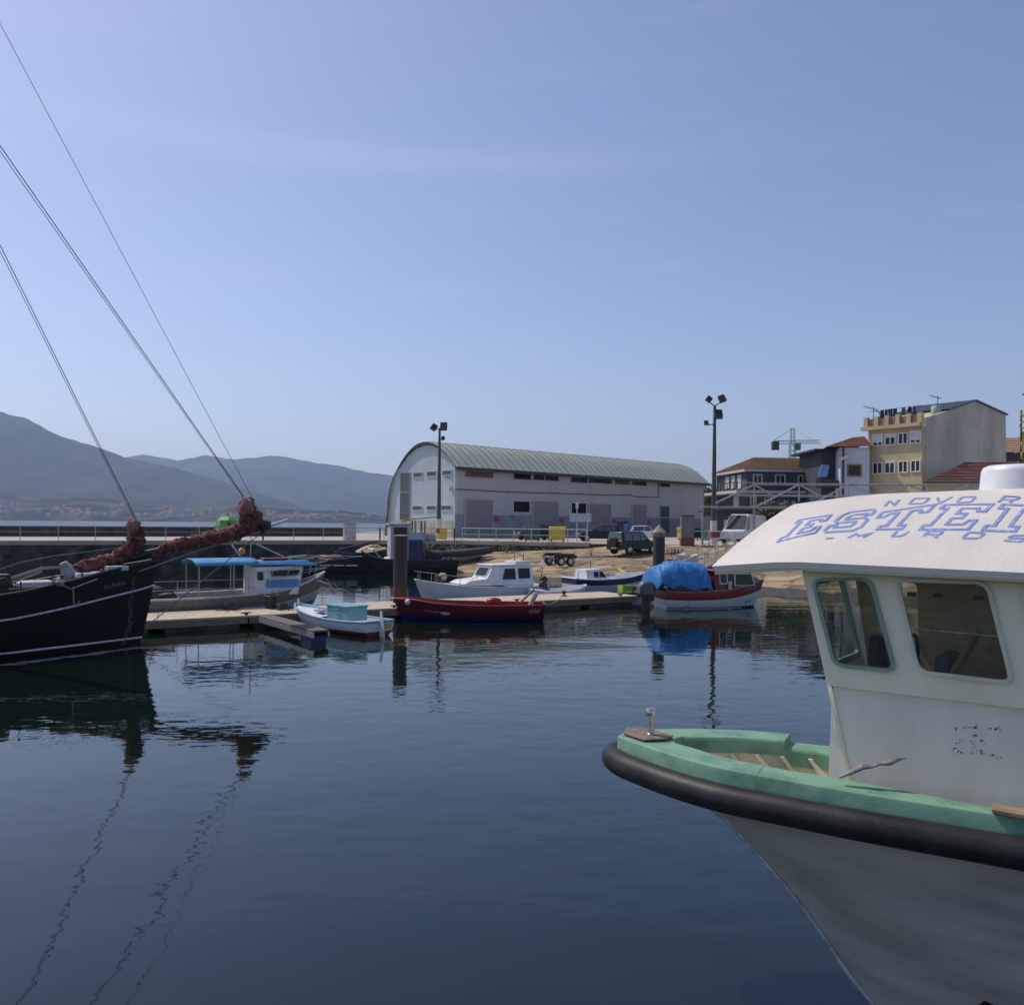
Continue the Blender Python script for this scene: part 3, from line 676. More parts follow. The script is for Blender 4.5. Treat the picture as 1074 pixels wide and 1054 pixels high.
STROKE = {
 'N': [[(0, 0), (0, 1), (1, 0), (1, 1)]], 'O': [[(.1, 0), (.9, 0), (1, .15), (1, .85), (.9, 1), (.1, 1), (0, .85), (0, .15), (.1, 0)]], 'V': [[(0, 1), (.45, 0), (1, 1)]],
 'R': [[(0, 0), (0, 1), (.9, 1), (1, .85), (1, .6), (.9, .45), (0, .45)], [(.45, .45), (1, 0)]], 'M': [[(0, 0), (0, 1), (.5, .4), (1, 1), (1, 0)]], 'U': [[(0, 1), (0, .15), (.12, 0), (.88, 0), (1, .15), (1, 1)]],
 'S': [[(0, 0), (.9, 0), (1, .15), (1, .4), (.9, .5), (.1, .5), (0, .6), (0, .88), (.1, 1), (1, 1)]], '-': [[(0, .5), (1, .5)]], 'E': [[(1, 0), (0, 0), (0, 1), (1, 1)], [(0, .5), (.8, .5)]],
}
def dens(pl, n_=5, close=True):
    out = []; m2 = len(pl)
    for i in range(m2 if close else m2 - 1):
        a, b_ = Vector((*pl[i], 0)), Vector((*pl[(i + 1) % m2], 0))
        for k in range(n_): out.append(tuple(a.lerp(b_, k / n_))[:2])
    if not close: out.append(pl[-1])
    return out
def glyph_band(pl, q, wd, close):
    """a painted line following pl (unit square) mapped into the (s, w) quad q, draped on the roof"""
    def mp(u, v):
        a = Vector(q[0]).lerp(Vector(q[1]), u); b_ = Vector(q[3]).lerp(Vector(q[2]), u); return a.lerp(b_, v)
    pts = [mp(u, v) for u, v in dens(pl, 5, close)]
    wsc = (crv(.5) - ecv(.5)).length
    pts = [Vector((p.x, p.y * wsc)) for p in pts]           # metric
    n_ = len(pts); L_, R_ = [], []
    for i, p in enumerate(pts):
        a = pts[i - 1] if (i > 0 or close) else p; b_ = pts[(i + 1) % n_] if (i < n_ - 1 or close) else p
        da = (p - a).normalized() if (p - a).length > 1e-9 else (b_ - p).normalized(); db = (b_ - p).normalized() if (b_ - p).length > 1e-9 else da
        nn_ = Vector((-da.y - db.y, da.x + db.x)); nn_ = nn_.normalized() if nn_.length > .1 else Vector((-da.y, da.x))
        k_ = 1 / max(.5, nn_.dot(Vector((-da.y, da.x))))
        L_.append(p + nn_ * wd / 2 * k_); R_.append(p - nn_ * wd / 2 * k_)
    mk = lambda p: roofp(max(0, p.x), p.y / wsc, .0035)
    g = [[mk(a), mk(b_)] for a, b_ in zip(L_, R_)]
    if close: g.append(g[0])
    o = MB(); o.grid(g); return o
def word(quads, table, wd, close, name):
    for ch, q in quads:
        qq = [on_roof(*p) for p in q]; mb_ = MB()
        for pl in ([table[ch]] if close else table[ch]):
            g = glyph_band(pl, qq, wd, close); mb_.add(g.v, g.f)
        mb_.build(name, M_letter, roof, world=FW, fixn=False)
big = [('E', [(816, 568.5), (854, 559), (871, 541), (839, 545.5)]), ('S', [(862, 559.5), (900, 557), (921, 534), (886, 538)]), ('T', [(909, 556.5), (957, 555), (981, 530), (926, 538)]),
       ('E', [(965, 556), (1015, 556.5), (1041, 529.5), (991, 530)]), ('I', [(1029, 557.5), (1066, 559), (1088, 531), (1050, 530)])]
word(big, SLAB, .026, True, 'lettering')
a1 = ecv(0); 
# the rest of the name continues aft, out of the picture
def run_on(chars, s0, ds, w0, w1, table, wd, close):
    s = s0
    for ch in chars:
        mb_ = MB()
        for pl in ([table[ch]] if close else table[ch]):
            g = glyph_band(pl, [(s, w0), (s + ds * .8, w0), (s + ds * .8, w1), (s, w1)], wd, close); mb_.add(g.v, g.f)
        mb_.build('lettering', M_letter, roof, world=FW, fixn=False); s += ds
run_on('RO', on_roof(1066, 559)[0] + .07, .36, on_roof(1066, 559)[1], on_roof(1066, 533)[1], SLAB, .026, True)
word([('N', [(928, 531.5), (938, 530.5), (943, 524.5), (933, 525.5)]), ('O', [(953, 529.3), (969, 528.6), (975, 523), (959, 523.6)]), ('V', [(979, 528.8), (993, 528.4), (998.5, 522), (983, 522.6)]), ('O', [(1003, 527.4), (1018, 527), (1023.5, 521.7), (1009, 522)]),
      ('R', [(1047, 527.5), (1061, 528), (1070, 521.8), (1054, 521.2)])], STROKE, .019, False, 'lettering')
word([('-', [(865, 567.5), (873, 566.5), (875, 563), (867, 564)]), ('M', [(889, 565.5), (905, 564.8), (914, 559.5), (898, 560.2)]), ('U', [(935, 563.5), (946, 563.2), (953, 558), (941, 558.2)]), ('R', [(968, 564), (983, 564.5), (989, 558.5), (974, 558)]),
      ('O', [(1009, 565.5), (1026, 565.8), (1033, 559.5), (1016, 559.2)]), ('S', [(1053, 568), (1071, 569), (1080, 562.5), (1062, 562)])], STROKE, .019, False, 'lettering')
# worn emblem on the wheelhouse side: flecks left of an old decal
fl_ = MB(); rnd = random.Random(3)
for k in range(64):
    if k < 22: x, y = rnd.gauss(1019, 9), rnd.gauss(778, 6)
    elif k < 44: x, y = rnd.uniform(998, 1050), 0; y = 764 - 1.5 * math.sin((x - 998) / 52 * 3.1) + rnd.gauss(0, 1.3) + (x - 998) * .03
    else: x = rnd.uniform(994, 1052); y = 786 + (x - 994) * .14 + rnd.gauss(0, 2.0)
    c = w2(x, y); r_ = rnd.uniform(.0015, .006); e_ = rnd.uniform(.7, 2.6); an = rnd.uniform(0, 3)
    pts = []
    for j in range(6):
        an2 = j * math.pi / 3; q_ = Vector((math.cos(an2) * r_ * e_, math.sin(an2) * r_)) * rnd.uniform(.6, 1.2); q_.rotate(Matrix.Rotation(an, 2)); pts.append(WMx @ Vector((c[0] + q_.x, c[1] + q_.y, -.026)))
    fl_.add(pts, [list(range(6))])
fl_.build('worn_emblem', pm('worn_dark_decal', (.05, .055, .06), .7, var=.5, scale=40), fb, world=FW)
# loose steel arm lying between rail and wheelhouse
ar = [P(880, 815, 5.85), P(893, 809, 5.83), P(905, 803.5, 5.81), P(914, 804, 5.8), P(922, 800.5, 5.79), P(932, 799.5, 5.78), P(942, 796, 5.77), P(950, 795, 5.76)]
MB().tube(ar, [.016, .03, .036, .016, .02, .036, .022, .006], 10, sq=(1, .6)).build('steel_arm', pm('dull_grey_steel', (.20, .20, .20), .6, .3, var=.4, scale=20), fb, smooth=True, world=FW)

cp = MB()
for k in range(5):
    a0 = k * .7
    cp.tube([Vector((1.35 + (.20 - .02 * k) * math.cos(a0 + j * .5), .22 + (.17 - .015 * k) * math.sin(a0 + j * .5), DZ + .03 + .028 * k)) for j in range(14)], .016, 6)
cpo = cp.build('rope_coil', M_rope, fb, smooth=True)
for x in (.6, 1.0, 1.5, 2.0, 2.5, 3.0, 3.6):
    for sd in (-1, 1): MB().lathe([(.013, 0), (.012, .004), (.004, .006)], (x, sd * (catmull(hbO, x) - .05), GZ - .003 if sd < 0 or x < 1.25 else GZ - .07), 8).build('bolt', M_stain, fb)
hwp = wpt(.50, .22, .42)
ringp = [hwp + (dw * math.cos(a) * .0 + ns_ * math.cos(a) + Vector((0, 0, math.sin(a)))) * .16 for a in [k * math.pi / 10 for k in range(21)]]
sw_ = MB(); sw_.tube(ringp, .014, 6)
for k in range(3): sw_.tube([hwp, ringp[k * 7]], .01, 5)
sw_.build('steering_wheel', M_dark, fb, smooth=True, world=FW)
ip = MB(); ip.prism([wpt(.14, .10, .5), wpt(.30, .10, .5), wpt(.26, .34, .5), wpt(.16, .34, .5)], ns_ * .3); ip.build('instrument_box', M_dark, fb, bev=.015, world=FW)

# ------------------------------------------------------------------ boats: shared builders
def hull(st, name, mat, parent, kz=10, bilge=.85, thick=.05, inner=None, floor=None, caprail=None, capr=.03):
    """st: stations (x, x_keel, half beam, sheer z, keel z, fullness) from stern to bow; open hull with inside skin and floor"""
    def sec(s, k, d=0):
        x0, xk, hb, zs, zk, fu = s
        hb = max(.012, hb - d); t_ = k
        y = (1 - t_) ** 2 * hb + 2 * t_ * (1 - t_) * hb * fu; z = (1 - t_) ** 2 * zs + 2 * t_ * (1 - t_) * lerp(zs, zk, .92) + t_ * t_ * zk
        return Vector((lerp(x0, xk, t_ ** 1.0), y, z + (d if k > 0 else 0)))
    # interpolate stations smoothly
    ss = []
    n = len(st)
    for i in range(n - 1):
        for u in (0, .25, .5, .75):
            p0, p1, p2, p3 = st[max(i - 1, 0)], st[i], st[i + 1], st[min(i + 2, n - 1)]
            q = []
            for a, b_, c, d in zip(p0, p1, p2, p3):
                q.append(.5 * (2 * b_ + (c - a) * u + (2 * a - 5 * b_ + 4 * c - d) * u * u + (3 * b_ - a - 3 * c + d) * u ** 3))
            ss.append(tuple(q))
    ss.append(st[-1])
    mb = MB(); uvs = {}
    for sd in (1, -1):
        g = [[Vector((p.x, sd * p.y, p.z)) for p in (sec(s, k / kz) for k in range(kz + 1))] for s in ss]
        o = len(mb.v); mb.grid(g)
        for i in range(len(ss)):
            for k in range(kz + 1): uvs[o + i * (kz + 1) + k] = (i / len(ss), k / kz)
    # transom
    tr = [sec(ss[0], k / kz) for k in range(kz + 1)]
    o = len(mb.v); mb.grid([tr, [Vector((p.x, -p.y, p.z)) for p in tr]])
    for k in range(2 * (kz + 1)): uvs[o + k] = (0, (k % (kz + 1)) / kz)
    ob = mb.build(name, mat, parent, smooth=True, ang=50, uvrows=uvs)
    if inner:
        mi = MB()
        for sd in (1, -1):
            mi.grid([[Vector((min(max(p.x, ss[0][0] + thick), ss[-1][0] - .15), sd * p.y, p.z if k else p.z)) for k, p in enumerate(sec(s, min(.75, kk / 6 * .75), thick) for kk in range(7))] for s in ss[:-2]])
        trp = [sec(ss[0], kk / 6 * .75, thick) for kk in range(7)]
        mi.grid([[Vector((p.x + thick, p.y, p.z)) for p in trp], [Vector((p.x + thick, -p.y, p.z)) for p in trp]])
        mi.build('inner_skin', inner, parent, smooth=True, fixn=True)
    if floor is not None:
        fz, fm = floor; l_, r_ = [], []
        for s in ss[1:-2]:
            best = None
            for kk in range(30):
                p = sec(s, kk / 30 * .8, thick)
                if p.z <= fz: best = p; break
            if best is None: continue
            l_.append(Vector((best.x, best.y + .01, fz))); r_.append(Vector((best.x, -best.y - .01, fz)))
        if len(l_) > 2: MB().grid([l_, r_]).build('floor', fm, parent)
    if caprail:
        pts = [(sec(s, 0)) for s in ss]
        full = [Vector((p.x, p.y - .01, p.z + capr * .4)) for p in pts] + [Vector((p.x, -p.y + .01, p.z + capr * .4)) for p in pts[::-1]]
        full = [Vector((full[-1].x, full[-1].y, full[-1].z))] + full
        MB().tube(full, capr, 8, sq=(1, 1)).build('gunwale', caprail, parent, smooth=True, ang=60)
    return ss, sec
def side_pt(ss, sec, x, sd, k=.2, out=.006):
    for a, b_ in zip(ss, ss[1:]):
        if a[0] <= x <= b_[0]:
            s = tuple(lerp(p, q, (x - a[0]) / (b_[0] - a[0])) for p, q in zip(a, b_)); p = sec(s, k); return Vector((p.x, sd * (p.y + out), p.z))
    p = sec(ss[-1], k); return Vector((p.x, sd * p.y, p.z))
def strake(ss, sec, sd, k, r, name, mat, parent, x0=None, x1=None):
    pts = []
    for s in ss:
        if x0 is not None and s[0] < x0: continue
        if x1 is not None and s[0] > x1: continue
        p = sec(s, k); pts.append(Vector((p.x, sd * p.y, p.z)))
    return MB().tube(pts, r, 6).build(name, mat, parent, smooth=True)
def outboard(parent, x, y, z, cowl, s=1.0, name='outboard_motor', tilt=0):
    o = MB(); T = Matrix.Translation((x, y, z)) @ Matrix.Rotation(tilt, 4, 'Y')
    c = MB(); c.prism([(-.34 * s, -.15 * s, .12 * s), (.10 * s, -.15 * s, .08 * s), (.13 * s, -.15 * s, .36 * s), (-.02 * s, -.15 * s, .52 * s), (-.25 * s, -.15 * s, .50 * s), (-.36 * s, -.15 * s, .36 * s)], (0, .30 * s, 0))
    c.v = [T @ v for v in c.v]; ob = c.build(name, cowl, parent, bev=.06 * s, smooth=True)
    l_ = MB(); l_.prism([(-.24 * s, -.05 * s, .12 * s), (.0, -.05 * s, .12 * s), (-.06 * s, -.05 * s, -.75 * s), (-.22 * s, -.05 * s, -.75 * s)], (0, .1 * s, 0)); l_.box((-.02 * s, 0, .05 * s), (.2 * s, .22 * s, .16 * s))
    l_.v = [T @ v for v in l_.v]; l_.build('motor_leg', M_dark, ob, bev=.015)
    return ob
def windowbox(mb_pts, parent, mat, name='window', off=(0, 0, 0)): return MB().prism(mb_pts, off).build(name, mat, parent)
def boat_axis(p_stern, p_bow):
    d = p_bow - p_stern; return math.atan2(d.y, d.x), Vector((d.x, d.y)).length

# ------------------------------------------------------------------ pontoons and mooring piles
M_pdeck = pm('pontoon_planks', (.50, .42, .315), .85, var=.3, scale=2.2, stretch=(9, .6, 1), bump=.3, bscale=5)
M_pside = pm('pontoon_side', (.13, .12, .10), .85, col2=(.03, .035, .028), scale=1.5, stretch=(1, 1, 3), bump=.3, detail=9)
PA = Vector((-10.2, 28.3, 0)); PD = Vector((.843, .537, 0)).normalized(); PN = Vector((-PD.y, PD.x, 0))
def pont(s, n_, z=0): return PA + PD * s + PN * n_ + Vector((0, 0, z))
PL0, PL1, PWD = -7.5, 19.0, 2.6
pz = lambda s: .47 - .05 * s / 19
pt = thing('pontoon', 'long floating timber pontoon with dark sides running past the small boats', 'pontoon', pont(PL0, 0), math.atan2(PD.y, PD.x))
Lp = PL1 - PL0
for i in range(3):
    x0, x1 = i * Lp / 3 + .02, (i + 1) * Lp / 3 - .02
    MB().box(((x0 + x1) / 2, PWD / 2, .40), (x1 - x0, PWD, .07)).build('deck', M_pdeck, pt, bev=.01)
    MB().box(((x0 + x1) / 2, .06, .255), (x1 - x0 - .02, .09, .21)).build('side_beam', M_wood, pt, bev=.01)
    MB().box(((x0 + x1) / 2, PWD - .06, .255), (x1 - x0 - .02, .09, .21)).build('side_beam', M_wood, pt, bev=.01)
    for k in range(3):
        xf = lerp(x0, x1, (k + .5) / 3); MB().box((xf, PWD / 2, -.05), ((x1 - x0) / 3.6, PWD - .25, .56)).build('float', M_pside, pt, bev=.03)
for k in range(5):
    x = 3.2 + k * 5.6; cl_ = MB(); cl_.box((x, .2, .46), (.1, .07, .06)); cl_.tube([(x - .16, .2, .51), (x + .16, .2, .51)], .022, 8); cl_.build('cleat', M_dark, pt)
f0, f1 = G(262, 640.5, .42), G(337, 660.5, .42); f0.z = f1.z = 0
fd = (f1 - f0).normalized()
M_oldwood = pm('grey_old_boards', (.15, .135, .115), .9, var=.4, scale=3, stretch=(1, 8, 8), bump=.3)
fp = thing('finger_pontoon', 'narrow grey finger pontoon jutting towards the camera beside the white dinghy', 'pontoon', f0, math.atan2(fd.y, fd.x))
Lf = (f1 - f0).length
MB().box((Lf / 2, 0, .38), (Lf, .52, .06)).build('deck', M_oldwood, fp, bev=.01)
for yy in (-.25, .25): MB().box((Lf / 2, yy, .27), (Lf, .05, .16)).build('side_beam', M_steel, fp)
MB().box((Lf - .6, 0, .02), (.9, .48, .45)).build('float', M_navy, fp, bev=.05)
M_pile = pm('tarred_steel_pile', (.055, .045, .045), .6, col2=(.03, .028, .03), scale=2, stretch=(1, 1, .3), bump=.2, detail=9)
M_rustband = pm('rusty_pile_band', (.16, .06, .035), .85, col2=(.06, .03, .02), scale=4, bump=.4)
def pile(px, Y, ytop, capkind, label):
    p = P(px, HY, Y); p.z = 0
    o = thing('mooring_pile', label, 'pile', p, 0, None); zt = P(px, ytop, Y).z
    MB().cyl((0, 0, -1.2), (0, 0, zt), .285, n=24).build('shaft', M_pile, o, smooth=True)
    MB().cyl((0, 0, -1), (0, 0, 1.05), .29, n=24).build('rust_band', M_rustband, o, smooth=True)
    if capkind: MB().lathe([(.31, zt - .06), (.35, zt + .04), (.35, zt + .14), (.30, zt + .19), (.10, zt + .42), (.03, zt + .5)], (0, 0, 0), 20).build('cap', pm('mossy_concrete_cap', (.30, .27, .17), .9, var=.4, scale=5, bump=.3), o, smooth=True)
    else: MB().lathe([(.29, zt), (.29, zt + .02), (.05, zt + .04)], (0, 0, 0), 20).build('cap', M_steel, o, smooth=True)
    MB().tube([(.34 * math.cos(a), .34 * math.sin(a), .62) for a in [k * math.pi / 8 for k in range(17)]], .04, 6).build('pile_ring', M_steel, o)
    return o
pile(420.3, 34.2, 562, False, 'tall dark flat-topped mooring pile at the bow of the red boat')
pile(691.3, 40.5, 561.5, True, 'dark mooring pile with pointed pale concrete cap beside the blue tarpaulin')

# ------------------------------------------------------------------ black sailing boat
SO = Vector((-11.35, 25.35, 0)); SR = math.atan2(.66, .75)
sb = thing('sailing_boat', 'black wooden sailing boat with white stripes and rolled red sails at left', 'boat', SO, SR); SW = WM(sb)
M_hullb = pm('black_hull_paint', (.007, .008, .010), .5, var=.4, scale=3, spec=.25)
M_stripe = pm('white_stripe_paint', (.62, .64, .68), .5, var=.25, scale=6)
st = [(-11, -10.6, .75, 2.0, .1, .5), (-9.5, -9.3, 1.2, 1.72, -.6, .8), (-7, -7, 1.5, 1.55, -.8, .95), (-4, -4, 1.42, 1.66, -.8, .9), (-2.2, -2.1, 1.02, 1.93, -.75, .8), (-1.0, -.9, .62, 2.18, -.7, .7), (.05, -.30, .26, 2.36, -.6, .5), (.62, -.14, .03, 2.47, -.5, .4)]
ss, sec = hull(st, 'hull', M_hullb, sb, 12, thick=.08, inner=M_dark, floor=(1.35, pm('tarred_deck', (.09, .08, .07), .8, var=.4)), caprail=M_black, capr=.05)
for sd in (-1, 1):
    strake(ss, sec, sd, .15, .030, 'stripe', M_stripe, sb, x0=-10)
    pts = []
    for s in ss:
        if s[0] < -10: continue
        for kk in range(60):
            p = sec(s, kk / 60)
            if p.z <= .15: pts.append(Vector((p.x, sd * p.y, .15))); break
    MB().tube(pts, .032, 6).build('stripe', M_stripe, sb, smooth=True)
def hullpt(x, k, sd=-1, out=.03): return side_pt(ss, sec, x, sd, k, out)
# worn scrollwork beside the stem and the faded bow name
sc_ = MB()
for k in range(26):
    a = k / 25; kk = .08 + .60 * a; x = -.10 - .1 * math.sin(a * 9) * .6 - .18 * a
    p = hullpt(x, kk, -1, .02); an = a * 30; q_ = [p + Vector((.05 * math.cos(an + j * .9), -.004, .06 * math.sin(an + j * .9))) for j in range(6)]
    sc_.tube(q_, .010, 5)
sc_.build('bow_scroll', pm('blue_scroll_paint', (.12, .17, .24), .7, var=.4), sb)
nm = MB()
for k in range(9):
    x = -1.05 + .078 * k; zz = [.00, .05, -.02, .04, .0, .05, -.03, .03, 0][k]
    p = hullpt(x, .085, -1, .02); h_ = .13 if k in (0, 3, 6) else .085
    nm.tube([p + Vector((-.02, 0, -.05)), p + Vector((.0, 0, h_ - .03)), p + Vector((.025, 0, h_ * .2 + zz)), p + Vector((.05, 0, -.04))], .008, 4)
nm.build('bow_name', pm('faded_grey_lettering', (.22, .23, .25), .7, var=.3), sb)
# bowsprit
def along(px, py, t_): # point on the vertical centre plane of the ship at given picture place (t_ unused)
    n_ = Vector((-math.sin(SR), math.cos(SR), 0)); return SW.inverted() @ hit(px, py, SO, n_)
b0, b1, b2 = Vector((-1.6, 0, 2.25)), along(277, 553, 0), along(302, 545.5, 0)
MB().tube([b0, b0.lerp(b1, .5), b1], [.14, .12, .09], 12).build('bowsprit', M_black, sb, smooth=True)
MB().tube([b1.lerp(b0, .03), b1, b2], [.075, .07, .05], 10).build('bowsprit_tip', M_stripe, sb, smooth=True)
bk = MB(); bk.ball(b1 + Vector((-.05, 0, .06)), .27, 2, .5, 2.5, (1.2, .8, .8)); bk.build('bowsprit_fitting', M_black, sb, smooth=True)
MB().tube([along(30, 618, 0) * 1.0, along(140, 600, 0) + Vector((0, -.25, 0)), along(200, 580, 0), b1 + Vector((0, 0, -.1))], .022, 6).build('jib_rope', M_rope, sb)
MB().tube([b1 + Vector((0, 0, -.12)), Vector((.05, 0, .25))], .016, 5).build('bobstay', M_darkrope, sb)
# furled sails
M_sail = pm('tanned_sailcloth', (.26, .09, .075), .95, col2=(.06, .015, .015), scale=4.0, bump=.6, bscale=7, detail=9)
M_sail_f = pm('faded_sailcloth', (.31, .16, .135), .9, var=.3, scale=5, bump=.4)
def furled(pts, rad, name, n=22):
    P_, R_ = [], []
    for i in range(len(pts) - 1):
        m_ = 16
        for k in range(m_):
            u = k / m_; p0, p1, p2, p3 = pts[max(i - 1, 0)], pts[i], pts[i + 1], pts[min(i + 2, len(pts) - 1)]
            P_.append(.5 * (2 * p1 + (p2 - p0) * u + (2 * p0 - 5 * p1 + 4 * p2 - p3) * u * u + (3 * p1 - p0 - 3 * p2 + p3) * u ** 3)); R_.append(lerp(rad[i], rad[i + 1], u))
    P_.append(pts[-1]); R_.append(rad[-1])
    R_ = [r_ * (1 + .22 * noise.noise(Vector((k * .28, r_ * 9, 3)))) for k, r_ in enumerate(R_)]
    tb_ = MB().tube(P_, R_, 36, jit=.45)
    for i_, v in enumerate(tb_.v):
        c_ = P_[min(i_ // 36, len(P_) - 1)]; d_ = (v - c_); l_ = d_.length
        if l_ > 1e-4: q_ = Vector((v.x * 1.0, v.y, v.z * 1.6)); v += d_ / l_ * (.11 * (.28 - abs(noise.noise(q_ * 2.9))) + .025 * (.25 - abs(noise.noise(q_ * 7))))
    return tb_.build(name, M_sail, sb, smooth=True, ang=75)
s1 = [along(158, 582, 0), along(182, 573, 0), along(205, 568, 0), along(228, 563, 0), along(246, 559, 0), along(258, 552, 0), along(261, 540, 0)]
furled(s1, [.10, .17, .19, .21, .22, .26, .25], 'furled_jib')
h1 = MB(); h1.ball(along(259, 532, 0), .31, 3, .45, 1.8, (.95, .75, 1)); h1.ball(along(267, 544, 0), .30, 3, .4, 1.8, (.9, .8, 1.1)); h1.build('jib_head', M_sail, sb, smooth=True)
h2 = MB(); h2.ball(along(255.5, 531.5, 0) + Vector((0, -.16, 0)), .30, 3, .3, 1.6, (.75, .8, 1)); h2.build('jib_bag', M_sail_f, sb, smooth=True)
s2 = [along(70, 601, 0), along(88, 594, 0), along(106, 590, 0), along(124, 584, 0), along(138, 576, 0), along(143, 564, 0), along(143, 552, 0)]
furled(s2, [.09, .15, .17, .20, .26, .23, .17], 'furled_staysail')
h3 = MB(); h3.ball(along(139, 551, 0) + Vector((0, -.05, 0)), .22, 3, .3, 1.7, (.95, .9, 1.05)); h3.build('staysail_bag', M_sail_f, sb, smooth=True)
# sail ties
for pl in ([s1, (1, 2, 3, 4)], [s2, (1, 2, 3, 5)]):
    for i in pl[1]:
        p = pl[0][i]; tg = (pl[0][i + 1] - pl[0][i - 1]).normalized(); u = tg.cross(Vector((0, 1, 0))).normalized(); r_ = [.10, .19, .21, .23, .25, .28, .26][i] * (1 if pl[0] is s1 else .88)
        MB().tube([p + (u * math.cos(a) + Vector((0, 1, 0)) * math.sin(a)) * r_ for a in [k * math.pi / 6 for k in range(13)]], .012, 5).build('sail_tie', M_rope, sb)
# grey bundled sack, hatches, stanchions, ropes
bg_ = MB(); bg_.tube([along(66, 590, 0), along(70, 597, 0), along(76, 602, 0), along(72, 611, 0)], [.10, .17, .24, .14], 16, jit=.5); bg_.build('canvas_bundle', pm('grey_canvas', (.36, .37, .38), .9, var=.3, scale=5, bump=.3), sb, smooth=True)
for (xa, xb, z_, mm_) in ((-1.75, -.95, 2.16, M_white), (-.95, -.35, 2.34, M_white_d), (-3.2, -2.3, 1.96, M_white_d)):
    h_ = MB(); h_.box(((xa + xb) / 2, -.1, z_ - .06), (xb - xa, .8, .14)); h_.build('deck_hatch', mm_, sb, bev=.03)
for x in (-3.3, -2.5, -1.7, -1.1, -.5):
    p = hullpt(x, 0, -1, -.05); MB().tube([p, p + Vector((0, 0, .30))], .022, 6).build('stanchion', M_dark, sb)
    p = hullpt(x, 0, 1, -.05); MB().tube([p, p + Vector((0, 0, .30))], .022, 6).build('stanchion', M_dark, sb)
MB().tube([along(0, 597, 0), along(20, 590, 0), along(56, 583, 0), along(120, 575, 0), along(140, 571, 0)], .014, 5).build('rope', M_rope, sb)
MB().tube([along(0, 611, 0), along(25, 602, 0), along(44, 596, 0), along(62, 595, 0)], .045, 6).build('rope', M_rope, sb)
MB().tube([along(0, 616, 0), along(24, 607, 0), along(44, 599, 0)], .03, 6).build('rope', M_rope, sb)
lb = MB(); p = hullpt(-2.35, .0, -1, .03)
lb.tube([p + Vector((-1.2, 0, -.06)), p + Vector((-.4, -.02, -.02)), p + Vector((0, 0, .03)), p + Vector((.3, -.02, -.12)), p + Vector((.7, .03, .02)), p + Vector((1.0, .1, .12))], .018, 6)
lb.tube([p + Vector((.35, -.02, -.05)), p + Vector((.36, -.05, -.5)), p + Vector((.42, -.05, -.62)), p + Vector((.52, -.04, -.45))], .018, 6); lb.build('rope', M_rope, sb)
cl_ = MB(); cl_.ball(p + Vector((0, .02, .08)), .14, 2, .7, 3); cl_.build('rope_coil', M_rope, sb)
wn_ = MB(); wn_.box((-3.6, -.3, 1.95), (.4, .6, .5)); wn_.tube([(-3.6, -.75, 2.0), (-3.6, .15, 2.0)], .14, 10); wn_.build('windlass', M_dark, sb, bev=.02)
# mast out of the frame and its stays
mt_ = Vector((-4.6, 0, 1.2)); mtop = Vector((-4.75, 0, 17.5))
MB().tube([mt_, mt_.lerp(mtop, .6), mtop], [.15, .13, .07], 14).build('mast', M_wood, sb, smooth=True)
def stay(pxa, pya, pxb, pyb, r_, off=0):
    a = along(pxa, pya, 0); c = along(pxb, pyb, 0); d = (c - a)
    t_ = (-4.7 - a.x) / d.x; e_ = a + d * t_; a.y += off; MB().tube([a, e_], r_, 5).build('stay', M_darkrope, sb)
stay(258, 524, 0, 153, .014); stay(256, 524, 0, 159, .010, -.05); stay(278, 548, 0, 25, .008); stay(142, 543, 0, 257, .012); stay(141, 545, 0, 264, .009, -.05)

# ------------------------------------------------------------------ blue and white fishing boat behind the pontoon
bs, bb_ = pont(-4.7, 3.9), pont(5.6, 4.15)
rz, Lb = boat_axis(bs, bb_)
bw = thing('fishing_boat', 'blue and white fishing boat with awning and small wheelhouse, behind the pontoon at left', 'boat', bs, rz); BW = WM(bw)
M_hull3 = bands('grey_white_hull_bands', [(0, (.20, .185, .165)), (.20, (.46, .48, .56)), (.36, (.24, .23, .21))], .5, 'UV')
st = [(0, .1, .95, .9, -.35, .95), (1.5, 1.6, 1.2, .84, -.4, 1), (4, 4, 1.3, .82, -.4, 1), (6.5, 6.4, 1.2, .86, -.4, .95), (8.3, 8.0, .85, .98, -.35, .75), (9.6, 8.9, .35, 1.32, -.3, .5), (10.25, 9.2, .03, 1.60, -.3, .4)]
ss, sec = hull(st, 'hull', M_hull3, bw, 10, thick=.06, inner=pm('grey_inner_paint', (.35, .35, .34), .6), floor=(.5, M_wood), caprail=M_white_d, capr=.045)
cx0, cx1 = 5.6, 7.35
def at_b(px, py, y): # place on the boat's near side plane y
    n_ = Vector((-math.sin(rz), math.cos(rz), 0)); return BW.inverted() @ hit(px, py, bs + n_ * y, n_)
cb0, cb1 = at_b(267, 600, -.75).x, at_b(313, 600, -.75).x
zc0, zc1 = .8, at_b(290, 594, -.75).z
def cabin(parent, x0, x1, hb, z0, z1, rake, mat, trim=None, name='wheelhouse', ahead=0):
    c = MB(); c.add([(x0, -hb, z0), (x1, -hb, z0), (x1, hb, z0), (x0, hb, z0), (x0, -hb * .95, z1), (x1 + rake, -hb * .9, z1), (x1 + rake, hb * .9, z1), (x0, hb * .95, z1)], [(0, 3, 2, 1), (4, 5, 6, 7), (0, 1, 5, 4), (1, 2, 6, 5), (2, 3, 7, 6), (3, 0, 4, 7)])
    return c.build(name, mat, parent, bev=.03)
wh = cabin(bw, cb0, cb1, .75, zc0, zc1, .22, M_white)
